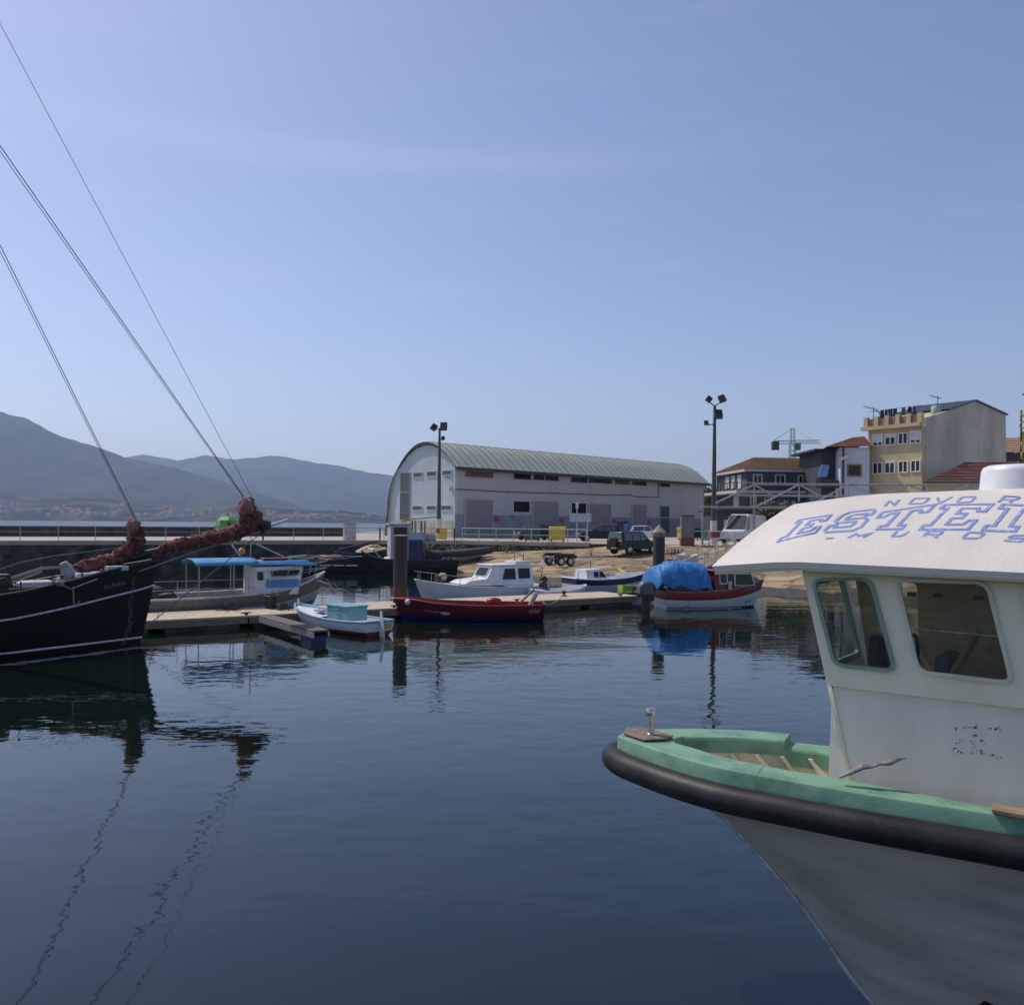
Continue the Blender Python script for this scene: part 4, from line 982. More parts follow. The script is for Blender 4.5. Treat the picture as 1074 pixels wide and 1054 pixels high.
def panel(parent, pts, mat, name, t_=.02, fr=None, frw=.03):
    """thin plate standing proud, pts ordered, normal outward"""
    v = [Vector(p) for p in pts]; n_ = (v[1] - v[0]).cross(v[2] - v[0]).normalized()
    o = MB().prism([p + n_ * .004 for p in v], n_ * t_)
    ob = o.build(name, mat, parent)
    if fr:
        c = sum(v, Vector()) / len(v); f_ = MB(); big_ = [c + (p - c) * (1 + frw / (p - c).length * 1.4) for p in v]
        k = len(v); f_.add([p + n_ * (t_ + .008) for p in v] + [p + n_ * (t_ + .008) for p in big_] + [p for p in big_], [[i, (i + 1) % k, k + (i + 1) % k, k + i] for i in range(k)] + [[k + i, k + (i + 1) % k, 2 * k + (i + 1) % k, 2 * k + i] for i in range(k)])
        f_.build('frame', fr, ob)
    return ob
yw = -.755
panel(bw, [(cb0 + .62, yw - .005, zc0 + .74), (cb1 - .05, yw - .005, zc0 + .74), (cb1 + .08, yw + .04, zc1 - .16), (cb0 + .62, yw + .03, zc1 - .16)], M_glass, 'window', .02, M_white)
panel(bw, [(cb0 + .10, yw - .005, zc0 + .6), (cb0 + .34, yw - .005, zc0 + .6), (cb0 + .34, yw + .03, zc1 - .2), (cb0 + .10, yw + .03, zc1 - .2)], M_glass, 'window', .02, M_white)
panel(bw, [(cb1 + .09, -.6, zc0 + .74), (cb1 + .09, .6, zc0 + .74), (cb1 + .2, .55, zc1 - .16), (cb1 + .2, -.55, zc1 - .16)], M_glass, 'window', .02, M_white)
MB().box(((cb0 + .5 + cb1) / 2, yw - .02, zc0 + .46), (cb1 - cb0 - .45, .035, .30)).build('blue_panel', M_blue, bw, bev=.01)
rf = MB(); rf.add([(cb0 - .25, -.95, zc1 + .1), (cb1 + .75, -.9, zc1 + .02), (cb1 + .75, .9, zc1 + .02), (cb0 - .25, .95, zc1 + .1), (cb0 - .2, -.8, zc1 + .2), (cb1 + .35, -.7, zc1 + .22), (cb1 + .35, .7, zc1 + .22), (cb0 - .2, .8, zc1 + .2)], [(0, 3, 2, 1), (4, 5, 6, 7), (0, 1, 5, 4), (1, 2, 6, 5), (2, 3, 7, 6), (3, 0, 4, 7)])
rf.build('roof', M_blue, bw, bev=.02)
MB().box((cb0 + .95, -.2, zc1 + .27), (1.0, .5, .09)).build('liferaft', M_red, bw, bev=.03)
MB().ball((cb1 + .1, 0, zc1 + .26), .28, 2, .3, 2, (1.5, 1.2, .35)).build('net_heap', pm('green_net', (.05, .12, .07), .9, var=.4, bump=.5), bw, smooth=True)
aw0 = at_b(212, 583, -.6)
aw = MB(); zaw = zc1 + .24
rr_ = []
for k in range(9):
    x = lerp(aw0.x - .35, cb0 + .1, k / 8); rr_.append([(x, -1.05, zaw - .14), (x, -.95, zaw - .02), (x, -.4, zaw + .08), (x, .4, zaw + .08), (x, .95, zaw - .02), (x, 1.05, zaw - .14)])
aw.grid([[Vector(p) for p in r_] for r_ in rr_]); awo = aw.build('awning', pm('blue_awning_cloth', (.085, .28, .56), .8, var=.2), bw, smooth=True)
md = awo.modifiers.new('thick', 'SOLIDIFY'); md.thickness = .02
for x in (aw0.x - .2, aw0.x + 1.5, cb0 - .3):
    for y in (-1.0, 1.0): MB().tube([(x, y, .9), (x, y, zaw - .05)], .02, 6).build('awning_pole', M_steel, bw)
for z_ in (1.18, 1.5): MB().tube([(.4, -1.12, z_), (3, -1.28, z_), (cb0 - .2, -1.28, z_)], .014, 5).build('hand_rail', M_steel, bw)
for x in (.6, 1.8, 3.0, 4.2): MB().tube([(x, -1.2, .9), (x, -1.22, 1.5)], .014, 5).build('rail_post', M_steel, bw)
for k, x in enumerate((7.6, 8.3, 9.0, 9.7)):
    hw = (1.08, .92, .66, .3)[k]
    for sd in (-1, 1): MB().tube([(x, sd * hw, 1.2 + .1 * k), (x + .1, sd * (hw + .05), 1.75 + .06 * k)], .014, 5).build('bow_rail_post', M_steel, bw)
for zz in (.28, .55):
    MB().tube([(7.4, -1.15, 1.2 + zz), (8.4, -.95, 1.28 + zz), (9.1, -.7, 1.36 + zz), (9.9, -.32, 1.46 + zz), (10.35, 0, 1.52 + zz), (9.9, .32, 1.46 + zz), (9.1, .7, 1.36 + zz), (8.4, .95, 1.28 + zz), (7.4, 1.15, 1.2 + zz)], .016, 6).build('bow_rail', M_steel, bw)
am = at_b(263, 570, 0); MB().tube([(am.x, 0, zaw), (am.x, 0, zaw + .95)], .022, 6).build('mast', M_steel, bw)
MB().tube([(am.x - .75, -.1, zaw + .6), (am.x - .35, 0, zaw + .05)], .025, 6).build('antenna', M_white_d, bw)
MB().ball((am.x - .38, -.1, zaw + .34), .14, 2).build('deck_lamp', M_orange, bw, smooth=True)
MB().tube([(cb0 + .4, .3, zc1 + .85), (cb0 + 1.7, .2, zc1 + .22)], .03, 6).build('boathook', M_white_d, bw)
for xx_, rr_ in ((1.6, .75), (3.6, .6)): MB().ball((xx_, -.1, .75), rr_, 3, .7, 2.4, (1.5, 1.2, .75)).build('dark_net_heap', M_darkrope, bw, smooth=True)
bx = MB(); bx.box((2.7, .2, 1.0), (1.3, .9, .8)); bx.build('engine_box', M_dark, bw, bev=.05)
an_ = MB(); an_.tube([(9.75, -.42, 1.3), (10.25, -.5, 1.12), (10.5, -.5, .75)], .05, 8); an_.build('anchor', M_steel, bw)

# ------------------------------------------------------------------ white dinghy with blue rim and crate
db, ds = G(311, 653, 0), G(398, 667.5, 0)
rz, Ld = boat_axis(ds, db)
wd = thing('dinghy', 'small white dinghy with pale blue rim tied at the finger pontoon', 'boat', ds, rz); DW = WM(wd)
M_wh_boot = bands('white_hull_red_boot', [(0, (.16, .03, .035)), (.149, (.68, .70, .74))], .35, 'Z', .06)
st = [(0, .1, .58, .47, -.15, 1), (1.2, 1.2, .76, .43, -.2, 1), (2.6, 2.6, .76, .46, -.2, 1), (3.7, 3.5, .56, .55, -.18, .8), (4.4, 4.05, .27, .63, -.15, .6), (Ld + .05, Ld - .4, .03, .68, -.12, .4)]
st = [(a * Ld / 4.7 if i < 5 else a, b_ * Ld / 4.7 if i < 5 else b_, c, d, e, f_) for i, (a, b_, c, d, e, f_) in enumerate(st)]
M_lblue = pm('pale_blue_paint', (.20, .36, .52), .45, var=.2)
ss, sec = hull(st, 'hull', M_wh_boot, wd, 10, thick=.05, inner=M_white, floor=(.22, M_white_d), caprail=M_lblue, capr=.04)
dkp = MB(); L_, R_ = [], []
for s in ss:
    if Ld * .52 < s[0] < Ld - .15: p = sec(s, 0, .06); L_.append(Vector((p.x, p.y, p.z - .05))); R_.append(Vector((p.x, -p.y, p.z - .05)))
dkp.grid([L_, [(a + b_) / 2 + Vector((0, 0, .05)) for a, b_ in zip(L_, R_)], R_]); dkp.build('foredeck', M_white, wd, smooth=True)
MB().box((Ld * .66, 0, .58), (.5, .42, .05)).build('hatch', pm('grey_hatch', (.22, .24, .30), .4), wd, bev=.015)
bt_ = MB(); bt_.tube([(Ld - .12, 0, .64), (Ld - .12, 0, .88)], .035, 8); bt_.build('mooring_post', M_white, wd)
MB().prism([(-.03, -.02, -.25), (-.28, -.02, -.25), (-.24, -.02, .3), (-.12, -.02, .82), (-.03, -.02, .82)], (0, .04, 0)).build('rudder', M_white, wd, bev=.008)
MB().box((.3, -.32, .40), (.3, .3, .1)).build('fuel_tank', M_dark, wd, bev=.03)
fx = MB(); fx.box((-.06, -.3, .33), (.02, .22, .14)); fx.build('ensign_plate', M_yellow, wd)
cc = DW @ Vector((Ld * .36, .02, .40))
M_tealbox = pm('teal_plastic', (.17, .37, .41), .5, var=.15, scale=3)
ck = thing('crate', 'large teal lidded storage crate standing in the white dinghy', 'crate', cc, rz)
MB().box((0, 0, .22), (1.25, .78, .44)).build('body', M_tealbox, ck, bev=.025)
MB().box((0, 0, .475), (1.31, .84, .07)).build('lid', M_tealbox, ck, bev=.02)
for y in (-.43, .43): MB().box((0, y, .36), (.3, .03, .05)).build('handle', M_tealbox, ck)

# ------------------------------------------------------------------ red rowing boat
rb0, rs0 = P(414, HY, 31.9), P(571.5, HY, 32.2); rb0.z = rs0.z = 0
rz, Lr = boat_axis(rs0, rb0)
rb = thing('rowing_boat', 'red open wooden boat with blue bottom lying along the front of the pontoon', 'boat', rs0, rz); RW = WM(rb)
M_redhull = bands('red_hull_blue_boot', [(0, (.008, .014, .12)), (.168, (.11, .006, .014))], .35, 'Z', .1)
zr = P(420, 628, 31.9).z
st = [(0, .12, .62, .62, -.1, 1), (.9, 1, .8, .60, -.2, 1), (2.4, 2.4, .92, .60, -.25, 1), (4.0, 3.9, .75, .66, -.25, .85), (5.0, 4.75, .40, .78, -.2, .6), (Lr, Lr - .45, .03, zr, -.1, .4)]
ss, sec = hull(st, 'hull', M_redhull, rb, 12, thick=.05, inner=M_red, floor=(.2, M_red), caprail=pm('worn_red_rim', (.30, .03, .035), .5, var=.3), capr=.035)
for x in (1.0, 2.5, 3.7):
    hb_ = .62 if x > 3 else .72; MB().box((x, 0, .46), (.28, hb_ * 2, .04)).build('thwart', pm('pink_red_thwart', (.42, .12, .12), .6, var=.2), rb, bev=.01)
MB().tube([(1.75, .35, .66), (1.9, .3, .70), (2.25, .2, .66)], [.08, .15, .1], 12).build('red_cushion', M_red, rb, smooth=True)
sr = MB(); sr.ball((1.95, .3, .70), .24, 2, .2, 2, (1.3, .7, .8)); sr.build('float_bag', M_red, rb, smooth=True)
MB().ball((Lr - .55, .34, .70), .12, 2, .1).build('bow_light', M_white_d, rb, smooth=True)
ms = MB(); ms.box((.42, -.1, .78), (.16, .34, .55), ry=-.45); ms.build('grey_motor_cover', M_steel, rb, bev=.03)
MB().tube([(.9, -.3, .64), (.35, -.62, 1.12)], .05, 8).build('oar', M_wood, rb)
def hull_text(txt, x, sd, k, size, mat, parent, ss, sec, shear=0, W_=None):
    a, c = side_pt(ss, sec, x - .15, sd, k), side_pt(ss, sec, x + .15, sd, k); up = side_pt(ss, sec, x, sd, k - .08)
    mid = side_pt(ss, sec, x, sd, k, .012)
    d = (c - a) if sd < 0 else (a - c)
    M_ = frame_of(mid, d, up - mid)
    return place_mesh(text_mesh(txt, size, .006, shear), 'lettering', mat, M_, parent)
hull_text('KOLE', .42, 1, .16, .17, M_text_white, rb, ss, sec, .3)
sq_ = MB()
for k in range(8):
    p = side_pt(ss, sec, Lr - 1.15 - .075 * k, 1, .20, .012); sq_.tube([p + Vector((.02, 0, -.03)), p + Vector((0, 0, .05 if k % 3 == 0 else .02)), p + Vector((-.03, 0, -.02)), p + Vector((-.055, 0, .02))], .007, 4)
sq_.build('faded_name', M_text_white, rb)
ov = MB(); pc = side_pt(ss, sec, Lr - 1.95, 1, .22, .012); pu = side_pt(ss, sec, Lr - 1.95, 1, .10, .012) - pc; px_ = (side_pt(ss, sec, Lr - 2.2, 1, .22, .012) - pc).normalized()
ov.prism([pc + px_ * .19 * math.cos(a) + pu.normalized() * .06 * math.sin(a) for a in [k * math.pi / 8 for k in range(16)]], pu.cross(px_).normalized() * -.006); ov.build('name_oval', M_text_white, rb)

# ------------------------------------------------------------------ white cabin boat behind the pontoon
wb0, ws0 = pont(10.25, 5.3), pont(17.1, 5.3); wb0.z = ws0.z = 0
rz, Lw = boat_axis(ws0, wb0)
wb = thing('cabin_boat', 'white cabin boat with dark windows moored behind the pontoon in the middle', 'boat', ws0, rz); WW = WM(wb)
st = [(0, .1, .85, .64, -.3, 1), (1.5, 1.5, 1.0, .62, -.35, 1), (3.4, 3.4, 1.0, .68, -.35, 1), (4.8, 4.6, .72, .82, -.3, .8), (5.7, 5.2, .35, .97, -.25, .6), (Lw, Lw - .8, .03, 1.08, -.2, .4)]
st = [(a * Lw / 6.2 if i < 5 else a, b_ * Lw / 6.2 if i < 5 else b_, c, d, e, f_) for i, (a, b_, c, d, e, f_) in enumerate(st)]
M_whh = pm('white_grp_hull', (.70, .71, .74), .3, var=.1, scale=2)
ss, sec = hull(st, 'hull', M_whh, wb, 10, thick=.05, inner=M_white, floor=(.45, M_white_d), caprail=M_white, capr=.035)
L_, R_ = [], []
for s in ss:
    if 1.9 < s[0] < Lw - .1: p = sec(s, 0, .05); L_.append(Vector((p.x, p.y, p.z - .03))); R_.append(Vector((p.x, -p.y, p.z - .03)))
MB().grid([L_, [(a + b_) / 2 + Vector((0, 0, .08)) for a, b_ in zip(L_, R_)], R_]).build('foredeck', M_white, wb, smooth=True)
def at_w(px, py, y):
    n_ = Vector((-math.sin(rz), math.cos(rz), 0)); return WW.inverted() @ hit(px, py, ws0 + n_ * y, n_)
k0 = at_w(558, 616, .62).x; k1 = at_w(517, 610, .62).x; k2 = at_w(490, 620, .62).x
zt_ = at_w(540, 593.5, .62).z; zm_ = at_w(505, 607, .62).z; zw = at_w(535, 607, .62).z
hbc = .66
def house_loft(parent, prof, hb0, hb1, mat, name):
    """side outline (x, z) swept across the beam, narrowing upward"""
    zmin = min(z for x, z in prof); zmax = max(z for x, z in prof)
    w_ = [lerp(hb0, hb1, (z - zmin) / (zmax - zmin)) for x, z in prof]; n_ = len(prof)
    o = MB(); o.add([(x, -b_, z) for (x, z), b_ in zip(prof, w_)] + [(x, b_, z) for (x, z), b_ in zip(prof, w_)], [list(range(n_)), list(range(n_, 2 * n_))[::-1]] + [[k, (k + 1) % n_, n_ + (k + 1) % n_, n_ + k] for k in range(n_)])
    return o.build(name, mat, parent, bev=.04)
house_loft(wb, [(k0, .65), (k0, zt_), (k1 - .0, zt_ + .02), (k1 + .38, zm_), (k2 - .1, zm_ - .08), (k2 + .25, .85)], .80, .62, M_white, 'wheelhouse')
yb = .80
def hw(z): return lerp(.80, .62, (z - .65) / (zt_ + .02 - .65)) + .004
def wpan(x0, x1, z0, z1, rk0=0, rk1=0, name='window', mat=M_glass, par=wb):
    return panel(par, [(x1, hw(z0), z0), (x0, hw(z0), z0), (x0 + rk0, hw(z1), z1), (x1 + rk1, hw(z1), z1)], mat, name, .02, M_dark, .02)
wpan(k0 + .22, k0 + .82, zw + .02, zt_ - .14)
wpan(k0 + 1.05, k0 + 1.75, zw + .0, zt_ - .14, 0, -.18)
panel(wb, [(k1 + .33, -.5, zm_ + .1), (k1 + .33, .5, zm_ + .1), (k1 + .09, .48, zt_ - .08), (k1 + .09, -.48, zt_ - .08)], M_glass, 'windscreen', .02, M_white)
MB().box(((k0 + k1) / 2 - .05, 0, zt_ + .05), (k1 - k0 + .35, 1.4, .06)).build('roof', M_white, wb, bev=.02)
MB().box((k0 + .45, 0, zt_ + .16), (.9, 1.1, .14)).build('roof_locker', M_white_d, wb, bev=.03)
for x in (k0 + .25, k0 + .75): MB().tube([(x, .2, zt_ + .1), (x, .2, zt_ + .55)], .02, 6).build('antenna', M_dark, wb)
MB().tube([(k1 + 1.2, hbc, zm_ + .0), (k1 + .9, hbc, zm_ + .1), (k1 + .9, hbc, .9)], .015, 5).build('hand_rail', M_steel, wb)
for sd in (-1, 1):
    MB().tube([(Lw * .72, sd * .75, 1.22), (Lw * .86, sd * .48, 1.34), (Lw, sd * .06, 1.48)], .018, 5).build('bow_rail', M_rope, wb)
    for q_, hh, hb_ in ((.72, .76, .76), (.84, .9, .5), (.97, 1.02, .12)): MB().tube([(Lw * q_, sd * hb_, hh), (Lw * q_, sd * hb_, hh + .45)], .016, 5).build('bow_rail_post', M_rope, wb)
MB().ball((Lw * .80, .12, 1.2), .2, 2, .3).build('buoy', pm('tan_buoy', (.55, .45, .3), .7), wb, smooth=True)
MB().box((Lw - 1.25, 0, 1.08), (.3, .5, .35)).build('windlass', M_dark, wb, bev=.03)
outboard(wb, -.1, 0, .75, M_dark, .75, tilt=-.5)
MB().tube([(.35, .6, .7), (.2, .62, 1.6)], .02, 6).build('rod_holder', M_dark, wb); MB().box((.2, .62, 1.75), (.05, .2, .25)).build('flag', M_white_d, wb)

# ------------------------------------------------------------------ low white skiff and small motor boat behind
q0, q1 = G(612, 621, .1), G(560, 623.5, .1); q0 = pont(18.5, 3.4); q1 = pont(15.6, 3.35); 
rz, Lq = boat_axis(q1, q0)
sk = thing('skiff', 'low white open skiff with a tilted dark outboard motor behind the pontoon', 'boat', q1, rz)
st = [(0, .1, .6, .55, -.15, 1), (1, 1, .68, .5, -.2, 1), (2.0, 1.9, .55, .55, -.18, .85), (2.7, 2.5, .28, .64, -.15, .6), (Lq + .1, Lq - .25, .03, .7, -.1, .4)]
ss, sec = hull(st, 'hull', M_whh, sk, 8, thick=.05, inner=M_white, floor=(.25, M_white_d), caprail=M_white, capr=.035)
outboard(sk, .6, 0, .75, M_navy, .75, tilt=-.9)
MB().ball((.9, .5, .62), .12, 2).build('net_float', M_green, sk, smooth=True)
q0, q1 = P(693, HY, 46.5), P(597, HY, 44.0); q0.z = q1.z = 0
rz, Lq = boat_axis(q1, q0)
mbt = thing('motor_boat', 'small white motor boat with navy hull stripe and cuddy, beyond the pontoon', 'boat', q1, rz); MW = WM(mbt)
M_navyband = bands('navy_sheer_band', [(0, (.012, .02, .09)), (.16, (.55, .57, .60))], .35, 'UV', .06)
st = [(0, .1, .8, .85, -.25, 1), (1.2, 1.2, .95, .78, -.3, 1), (3, 2.9, .9, .84, -.3, 1), (4.2, 3.9, .55, .98, -.25, .8), (Lq, Lq - .7, .03, 1.12, -.2, .4)]
ss, sec = hull(st, 'hull', M_navyband, mbt, 10, thick=.05, inner=M_white, floor=(.5, M_white_d), caprail=M_white, capr=.035)
def at_m(px, py, y):
    n_ = Vector((-math.sin(rz), math.cos(rz), 0)); return MW.inverted() @ hit(px, py, q1 + n_ * y, n_)
ka, kb_ = at_m(615, 604, -.6).x, at_m(645, 604, -.6).x; zt_ = at_m(630, 597.5, -.6).z
house_loft(mbt, [(ka, .7), (ka, zt_), (ka + .95, zt_ + .02), (ka + 1.25, zt_ - .42), (kb_ + .15, zt_ - .5), (kb_ + .35, .8)], .72, .55, M_white, 'cuddy')
def hw(z): return lerp(.72, .55, (z - .7) / (zt_ + .02 - .7)) + .004
for (xa, xb, ra, rb_) in ((ka + .42, ka + .74, 0, 0), (ka + .78, ka + 1.16, 0, -.2)):
    panel(mbt, [(xa, -hw(zt_ - .4), zt_ - .4), (xb, -hw(zt_ - .4), zt_ - .4), (xb + rb_, -hw(zt_ - .1), zt_ - .1), (xa + ra, -hw(zt_ - .1), zt_ - .1)], M_glass, 'window', .02, M_white, .015)
MB().tube([(ka + .6, 0, zt_), (ka + .6, 0, zt_ + .42)], .018, 6).build('antenna', M_dark, mbt)
for x in (.1, .7, 1.3, 1.9): MB().tube([(x, -.85, .8), (x, -.85, 1.25)], .016, 5).build('rail_post', M_steel, mbt)
for sd in (-1, 1): MB().tube([(2.9, sd * .9, 1.2), (3.8, sd * .65, 1.35), (Lq, sd * .04, 1.5)], .016, 5).build('bow_rail', M_steel, mbt)
nm = MB()
for k in range(6): nm.box((kb_ - .62 + k * .11, -hw(1.0) - .006, 1.02), (.06, .012, .085))
nm.build('worn_name', M_navy, mbt)

# ------------------------------------------------------------------ boat under the blue tarpaulin
t0, t1 = P(692, HY, 37.2), P(801, HY, 38.4); t0.z = t1.z = 0
rz, Lt = boat_axis(t0, t1)
tb = thing('motor_boat', 'white and red boat with dark red cabin, its stern under a blue tarpaulin', 'boat', t0, rz); TW = WM(tb)
M_tb = bands('white_hull_red_band_navy_boot', [(0, (.22, .015, .02)), (.19, (.60, .63, .66))], .35, 'UV', .08)
st = [(0, .1, .85, .78, -.3, 1), (1.2, 1.2, .98, .75, -.35, 1), (2.8, 2.8, .98, .82, -.35, 1), (3.9, 3.75, .68, .98, -.3, .8), (4.6, 4.3, .32, 1.12, -.25, .6), (Lt, Lt - .7, .03, 1.22, -.2, .4)]
ss, sec = hull(st, 'hull', M_tb, tb, 12, thick=.05, inner=M_white_d, floor=(.45, M_wood), caprail=M_wood, capr=.04)
bb2 = MB(); 
for sd in (-1, 1):
    g = []
    for s in ss[:-1]:
        pts_ = [sec(s, k / 30) for k in range(31)]; lo_p = [p for p in pts_ if p.z < .10]
        if lo_p: g.append([Vector((p.x, sd * (p.y + .012), p.z)) for p in (lo_p[0], lo_p[len(lo_p) // 2], lo_p[-1])])
    bb2.grid(g)
bb2.build('boot_stripe', M_navy, tb, smooth=True)
def at_t(px, py, y):
    n_ = Vector((-math.sin(rz), math.cos(rz), 0)); return TW.inverted() @ hit(px, py, t0 + n_ * y, n_)
ka, kb_ = at_t(749, 610, -.65).x, at_t(790, 612, -.65).x; zt_ = at_t(770, 599.5, -.65).z
house_loft(tb, [(ka, .6), (ka, zt_), (kb_ - .12, zt_), (kb_ + .12, .95), (kb_ + .12, .75)], .72, .62, pm('dark_red_cabin', (.17, .012, .02), .4, var=.2), 'cabin')
MB().box(((ka + kb_) / 2 - .05, 0, zt_ + .03), (kb_ - ka + .12, 1.4, .06)).build('cabin_roof', M_red, tb, bev=.02)
def hw(z): return lerp(.72, .62, (z - .6) / (zt_ - .6)) + .004
for xa, xb, rr2, z0 in ((ka + .28, ka + .60, 0, 1.13), (ka + 1.02, kb_ + .02, -.14, 1.03)):
    panel(tb, [(xa, -hw(z0), z0), (xb, -hw(z0), z0), (xb + rr2, -hw(zt_ - .12), zt_ - .12), (xa, -hw(zt_ - .12), zt_ - .12)], M_glass, 'window', .02, M_white, .04)
MB().box((ka + .72, -.76, 1.0), (.16, .03, .42)).build('white_fender', M_white_d, tb, bev=.012)
MB().ball((Lt - .5, -.1, 1.28), .16, 2, .4).build('rope_heap', M_rope, tb, smooth=True)
for sd in (-1, 1): MB().tube([(3.9, sd * .66, 1.3), (4.5, sd * .4, 1.48), (Lt - .05, sd * .05, 1.62)], .018, 5).build('bow_rail', M_steel, tb)
ob = outboard(tb, -.62, -.45, .42, pm('slate_motor_cowl', (.10, .11, .125), .35, var=.15), 1.6)
MB().tube([(.15, -.5, .8), (.1, -.5, 1.7), (.0, 0, 1.85), (.1, .5, 1.7), (.15, .5, .8)], .03, 8).build('stern_arch', M_steel, tb)
MB().ball((.8, -.7, 1.02), .17, 2, .3, 2, (1.4, .7, .9)).build('orange_float', M_orange, tb, smooth=True)
for z_ in (.9, 1.0): MB().tube([(.2, -.86, z_), (1.4, -.94, z_)], .02, 5).build('rail', M_steel, tb)
hull_text('XU.4-2', 3.75, -1, .40, .16, M_blackpaint, tb, ss, sec, .2) if False else None
wr_ = MB()
for x_, n_ in ((.72, 5), (3.95, 6)):
    for k in range(n_):
        p = side_pt(ss, sec, x_ + .08 * k, -1, .36, .010); wr_.tube([p + Vector((0, 0, -.045)), p + Vector((.03, 0, .045 if k % 2 else .0)), p + Vector((.05, 0, -.03))], .010, 4)
wr_.build('worn_registration', M_blackpaint, tb)
# the tarpaulin: draped sheet
M_tarp = pm('blue_tarpaulin', (.025, .17, .46), .5, var=.25, scale=3, bump=.5, bscale=5, spec=.5)
x0, x1 = at_t(688, 610, -.8).x, at_t(746, 610, -.8).x; zp = at_t(715, 589.5, 0).z
tp_o = TW @ Vector((0, 0, 0)); g = []
for i in range(91):
    u = i / 90; row = []
    for j in range(73):
        v = j / 72; x = lerp(x0, x1, u); a = (v - .5) * 2
        crown = zp - .40 * (max(0, .38 - u) / .38) ** 1.3 - .10 * max(0, u - .55) / .45
        y = 1.04 * math.sin(a * 1.25) / math.sin(1.25); drop = abs(a) ** 2.6
        edge = .86 + .38 * max(0, .55 - u) * (1 if a < 0 else .4) + .07 * math.sin(u * 17)
        z = lerp(crown, edge, drop)
        fold = .05 * noise.noise(Vector((x * 2.2, a * .7, 5))) - .15 * abs(noise.noise(Vector((x * 2.3 + a * 1.1, a * 1.0, 1)))) - .09 * abs(noise.noise(Vector((x * 4.8 - a * 2.3, a * 2.4, 7)))) + .07
        endk = min(1, min(u, 1 - u) / .06); z = lerp(.78 + .2 * (1 - abs(a)), z, endk ** .6)
        row.append(Vector((x + .03 * noise.noise(Vector((a * 4, u * 9, 2))), y * (1 + .05 * math.sin(u * 23 + a)) + fold * .8, z + fold)))
    g.append(row)
tpo = MB().grid([[TW @ p for p in r_] for r_ in g]).build('tarpaulin', M_tarp, smooth=True, ang=40)
tag(tpo, 'bright blue tarpaulin draped over the stern of the red-cabined boat', 'tarpaulin')
tr_ = tpo.modifiers.new('thick', 'SOLIDIFY'); tr_.thickness = .01

# ------------------------------------------------------------------ gear on the pontoon
p = pont(.9 + .0, .35, .435); p = G(285, 638, .44)
bk = thing('bucket', 'black plastic bucket standing on the pontoon by the finger pontoon', 'bucket', p)
MB().lathe([(.22, 0), (.28, .46), (.30, .47), (.28, .49), (.25, .45), (.2, .06)], (0, 0, 0), 18).build('tub', M_black, bk, smooth=True)
MB().tube([(-.28, 0, .44), (-.2, 0, .62), (0, 0, .7), (.2, 0, .62), (.28, 0, .44)], .012, 5).build('handle', M_steel, bk)
for px, lab in ((242, 'dark tangled rope heap on the pontoon left of the bucket'), (298, 'dark rope heap on the pontoon just right of the bucket')):
    p = G(px, 639.5, .44); h_ = MB()
    for k in range(7): a = k * 1.1; h_.tube([p + Vector((.3 * math.cos(a + j * .8) * (1 - .08 * k) + .1 * math.sin(k), .2 * math.sin(a + j * .8), .04 + .03 * k)) for j in range(8)], .022, 5)
    tag(h_.build('rope_heap', M_darkrope), lab, 'rope')
p = G(655.5, 621.5, .43)
gc = thing('fish_crate', 'bright lime green fish crate standing at the right end of the pontoon', 'crate', p, .5)
M_lime = pm('lime_green_plastic', (.30, .52, .06), .5, var=.2)
MB().box((0, 0, .02), (.56, .42, .04)).build('base', M_lime, gc)
for sx in (-1, 1): MB().box((sx * .27, 0, .20), (.03, .42, .32)).build('end_panel', M_lime, gc)
for sy in (-1, 1): MB().box((0, sy * .2, .20), (.51, .03, .30)).build('side_panel', M_lime, gc)
p = G(668, 621, .43); nh = MB(); nh.ball(p + Vector((0, 0, .08)), .34, 3, .7, 2.5, (1.3, 1, .8)); tag(nh.build('net_heap', pm('brown_netting', (.16, .11, .09), .95, var=.5, scale=9, bump=.6), smooth=True), 'brown heap of fishing net beside the lime green crate', 'net')
for px, py, lab in ((591.5, 623.5, 'rusty iron bollard on the pontoon right of the red boat'),):
    p = G(px, py + 2, .43); o = thing('bollard', lab, 'bollard', p); MB().lathe([(.1, 0), (.08, .03), (.07, .16), (.11, .19), (.12, .24), (.06, .27)], (0, 0, 0), 14).build('post', M_rustband, o, smooth=True); MB().box((0, 0, .01), (.3, .3, .02)).build('foot_plate', M_rustband, o)
def rope(a, b_, sag, label, r_=.018, mat=None, n_=10):
    pts = [a.lerp(b_, k / n_) - Vector((0, 0, sag * 4 * (k / n_) * (1 - k / n_))) for k in range(n_ + 1)]
    tag(MB().tube(pts, r_, 6).build('mooring_rope', mat or M_rope, smooth=True), label, 'rope')
rope(P(569, 634, 32), G(592, 623, .6), .15, 'pale mooring rope from the red boat stern to the pontoon bollard')
rope(G(155, 645, .2) + Vector((0, 0, .55)), G(240, 641, .45), .22, 'mooring rope from the black sailing boat to the rope heap on the pontoon')
rope(SW @ Vector((.1, -.1, 1.8)), G(166, 642, .45), .1, 'second dark mooring rope from the sailing boat stem', .014, M_darkrope)
rope(P(340, 606, 34.5), P(416, 628, 34.2), .35, 'thin rope slung from the blue fishing boat bow to the tall pile', .014)
rope(P(416, 628, 31.8), P(419, 634, 33.8), .1, 'short rope tying the red boat bow to the pile', .018)

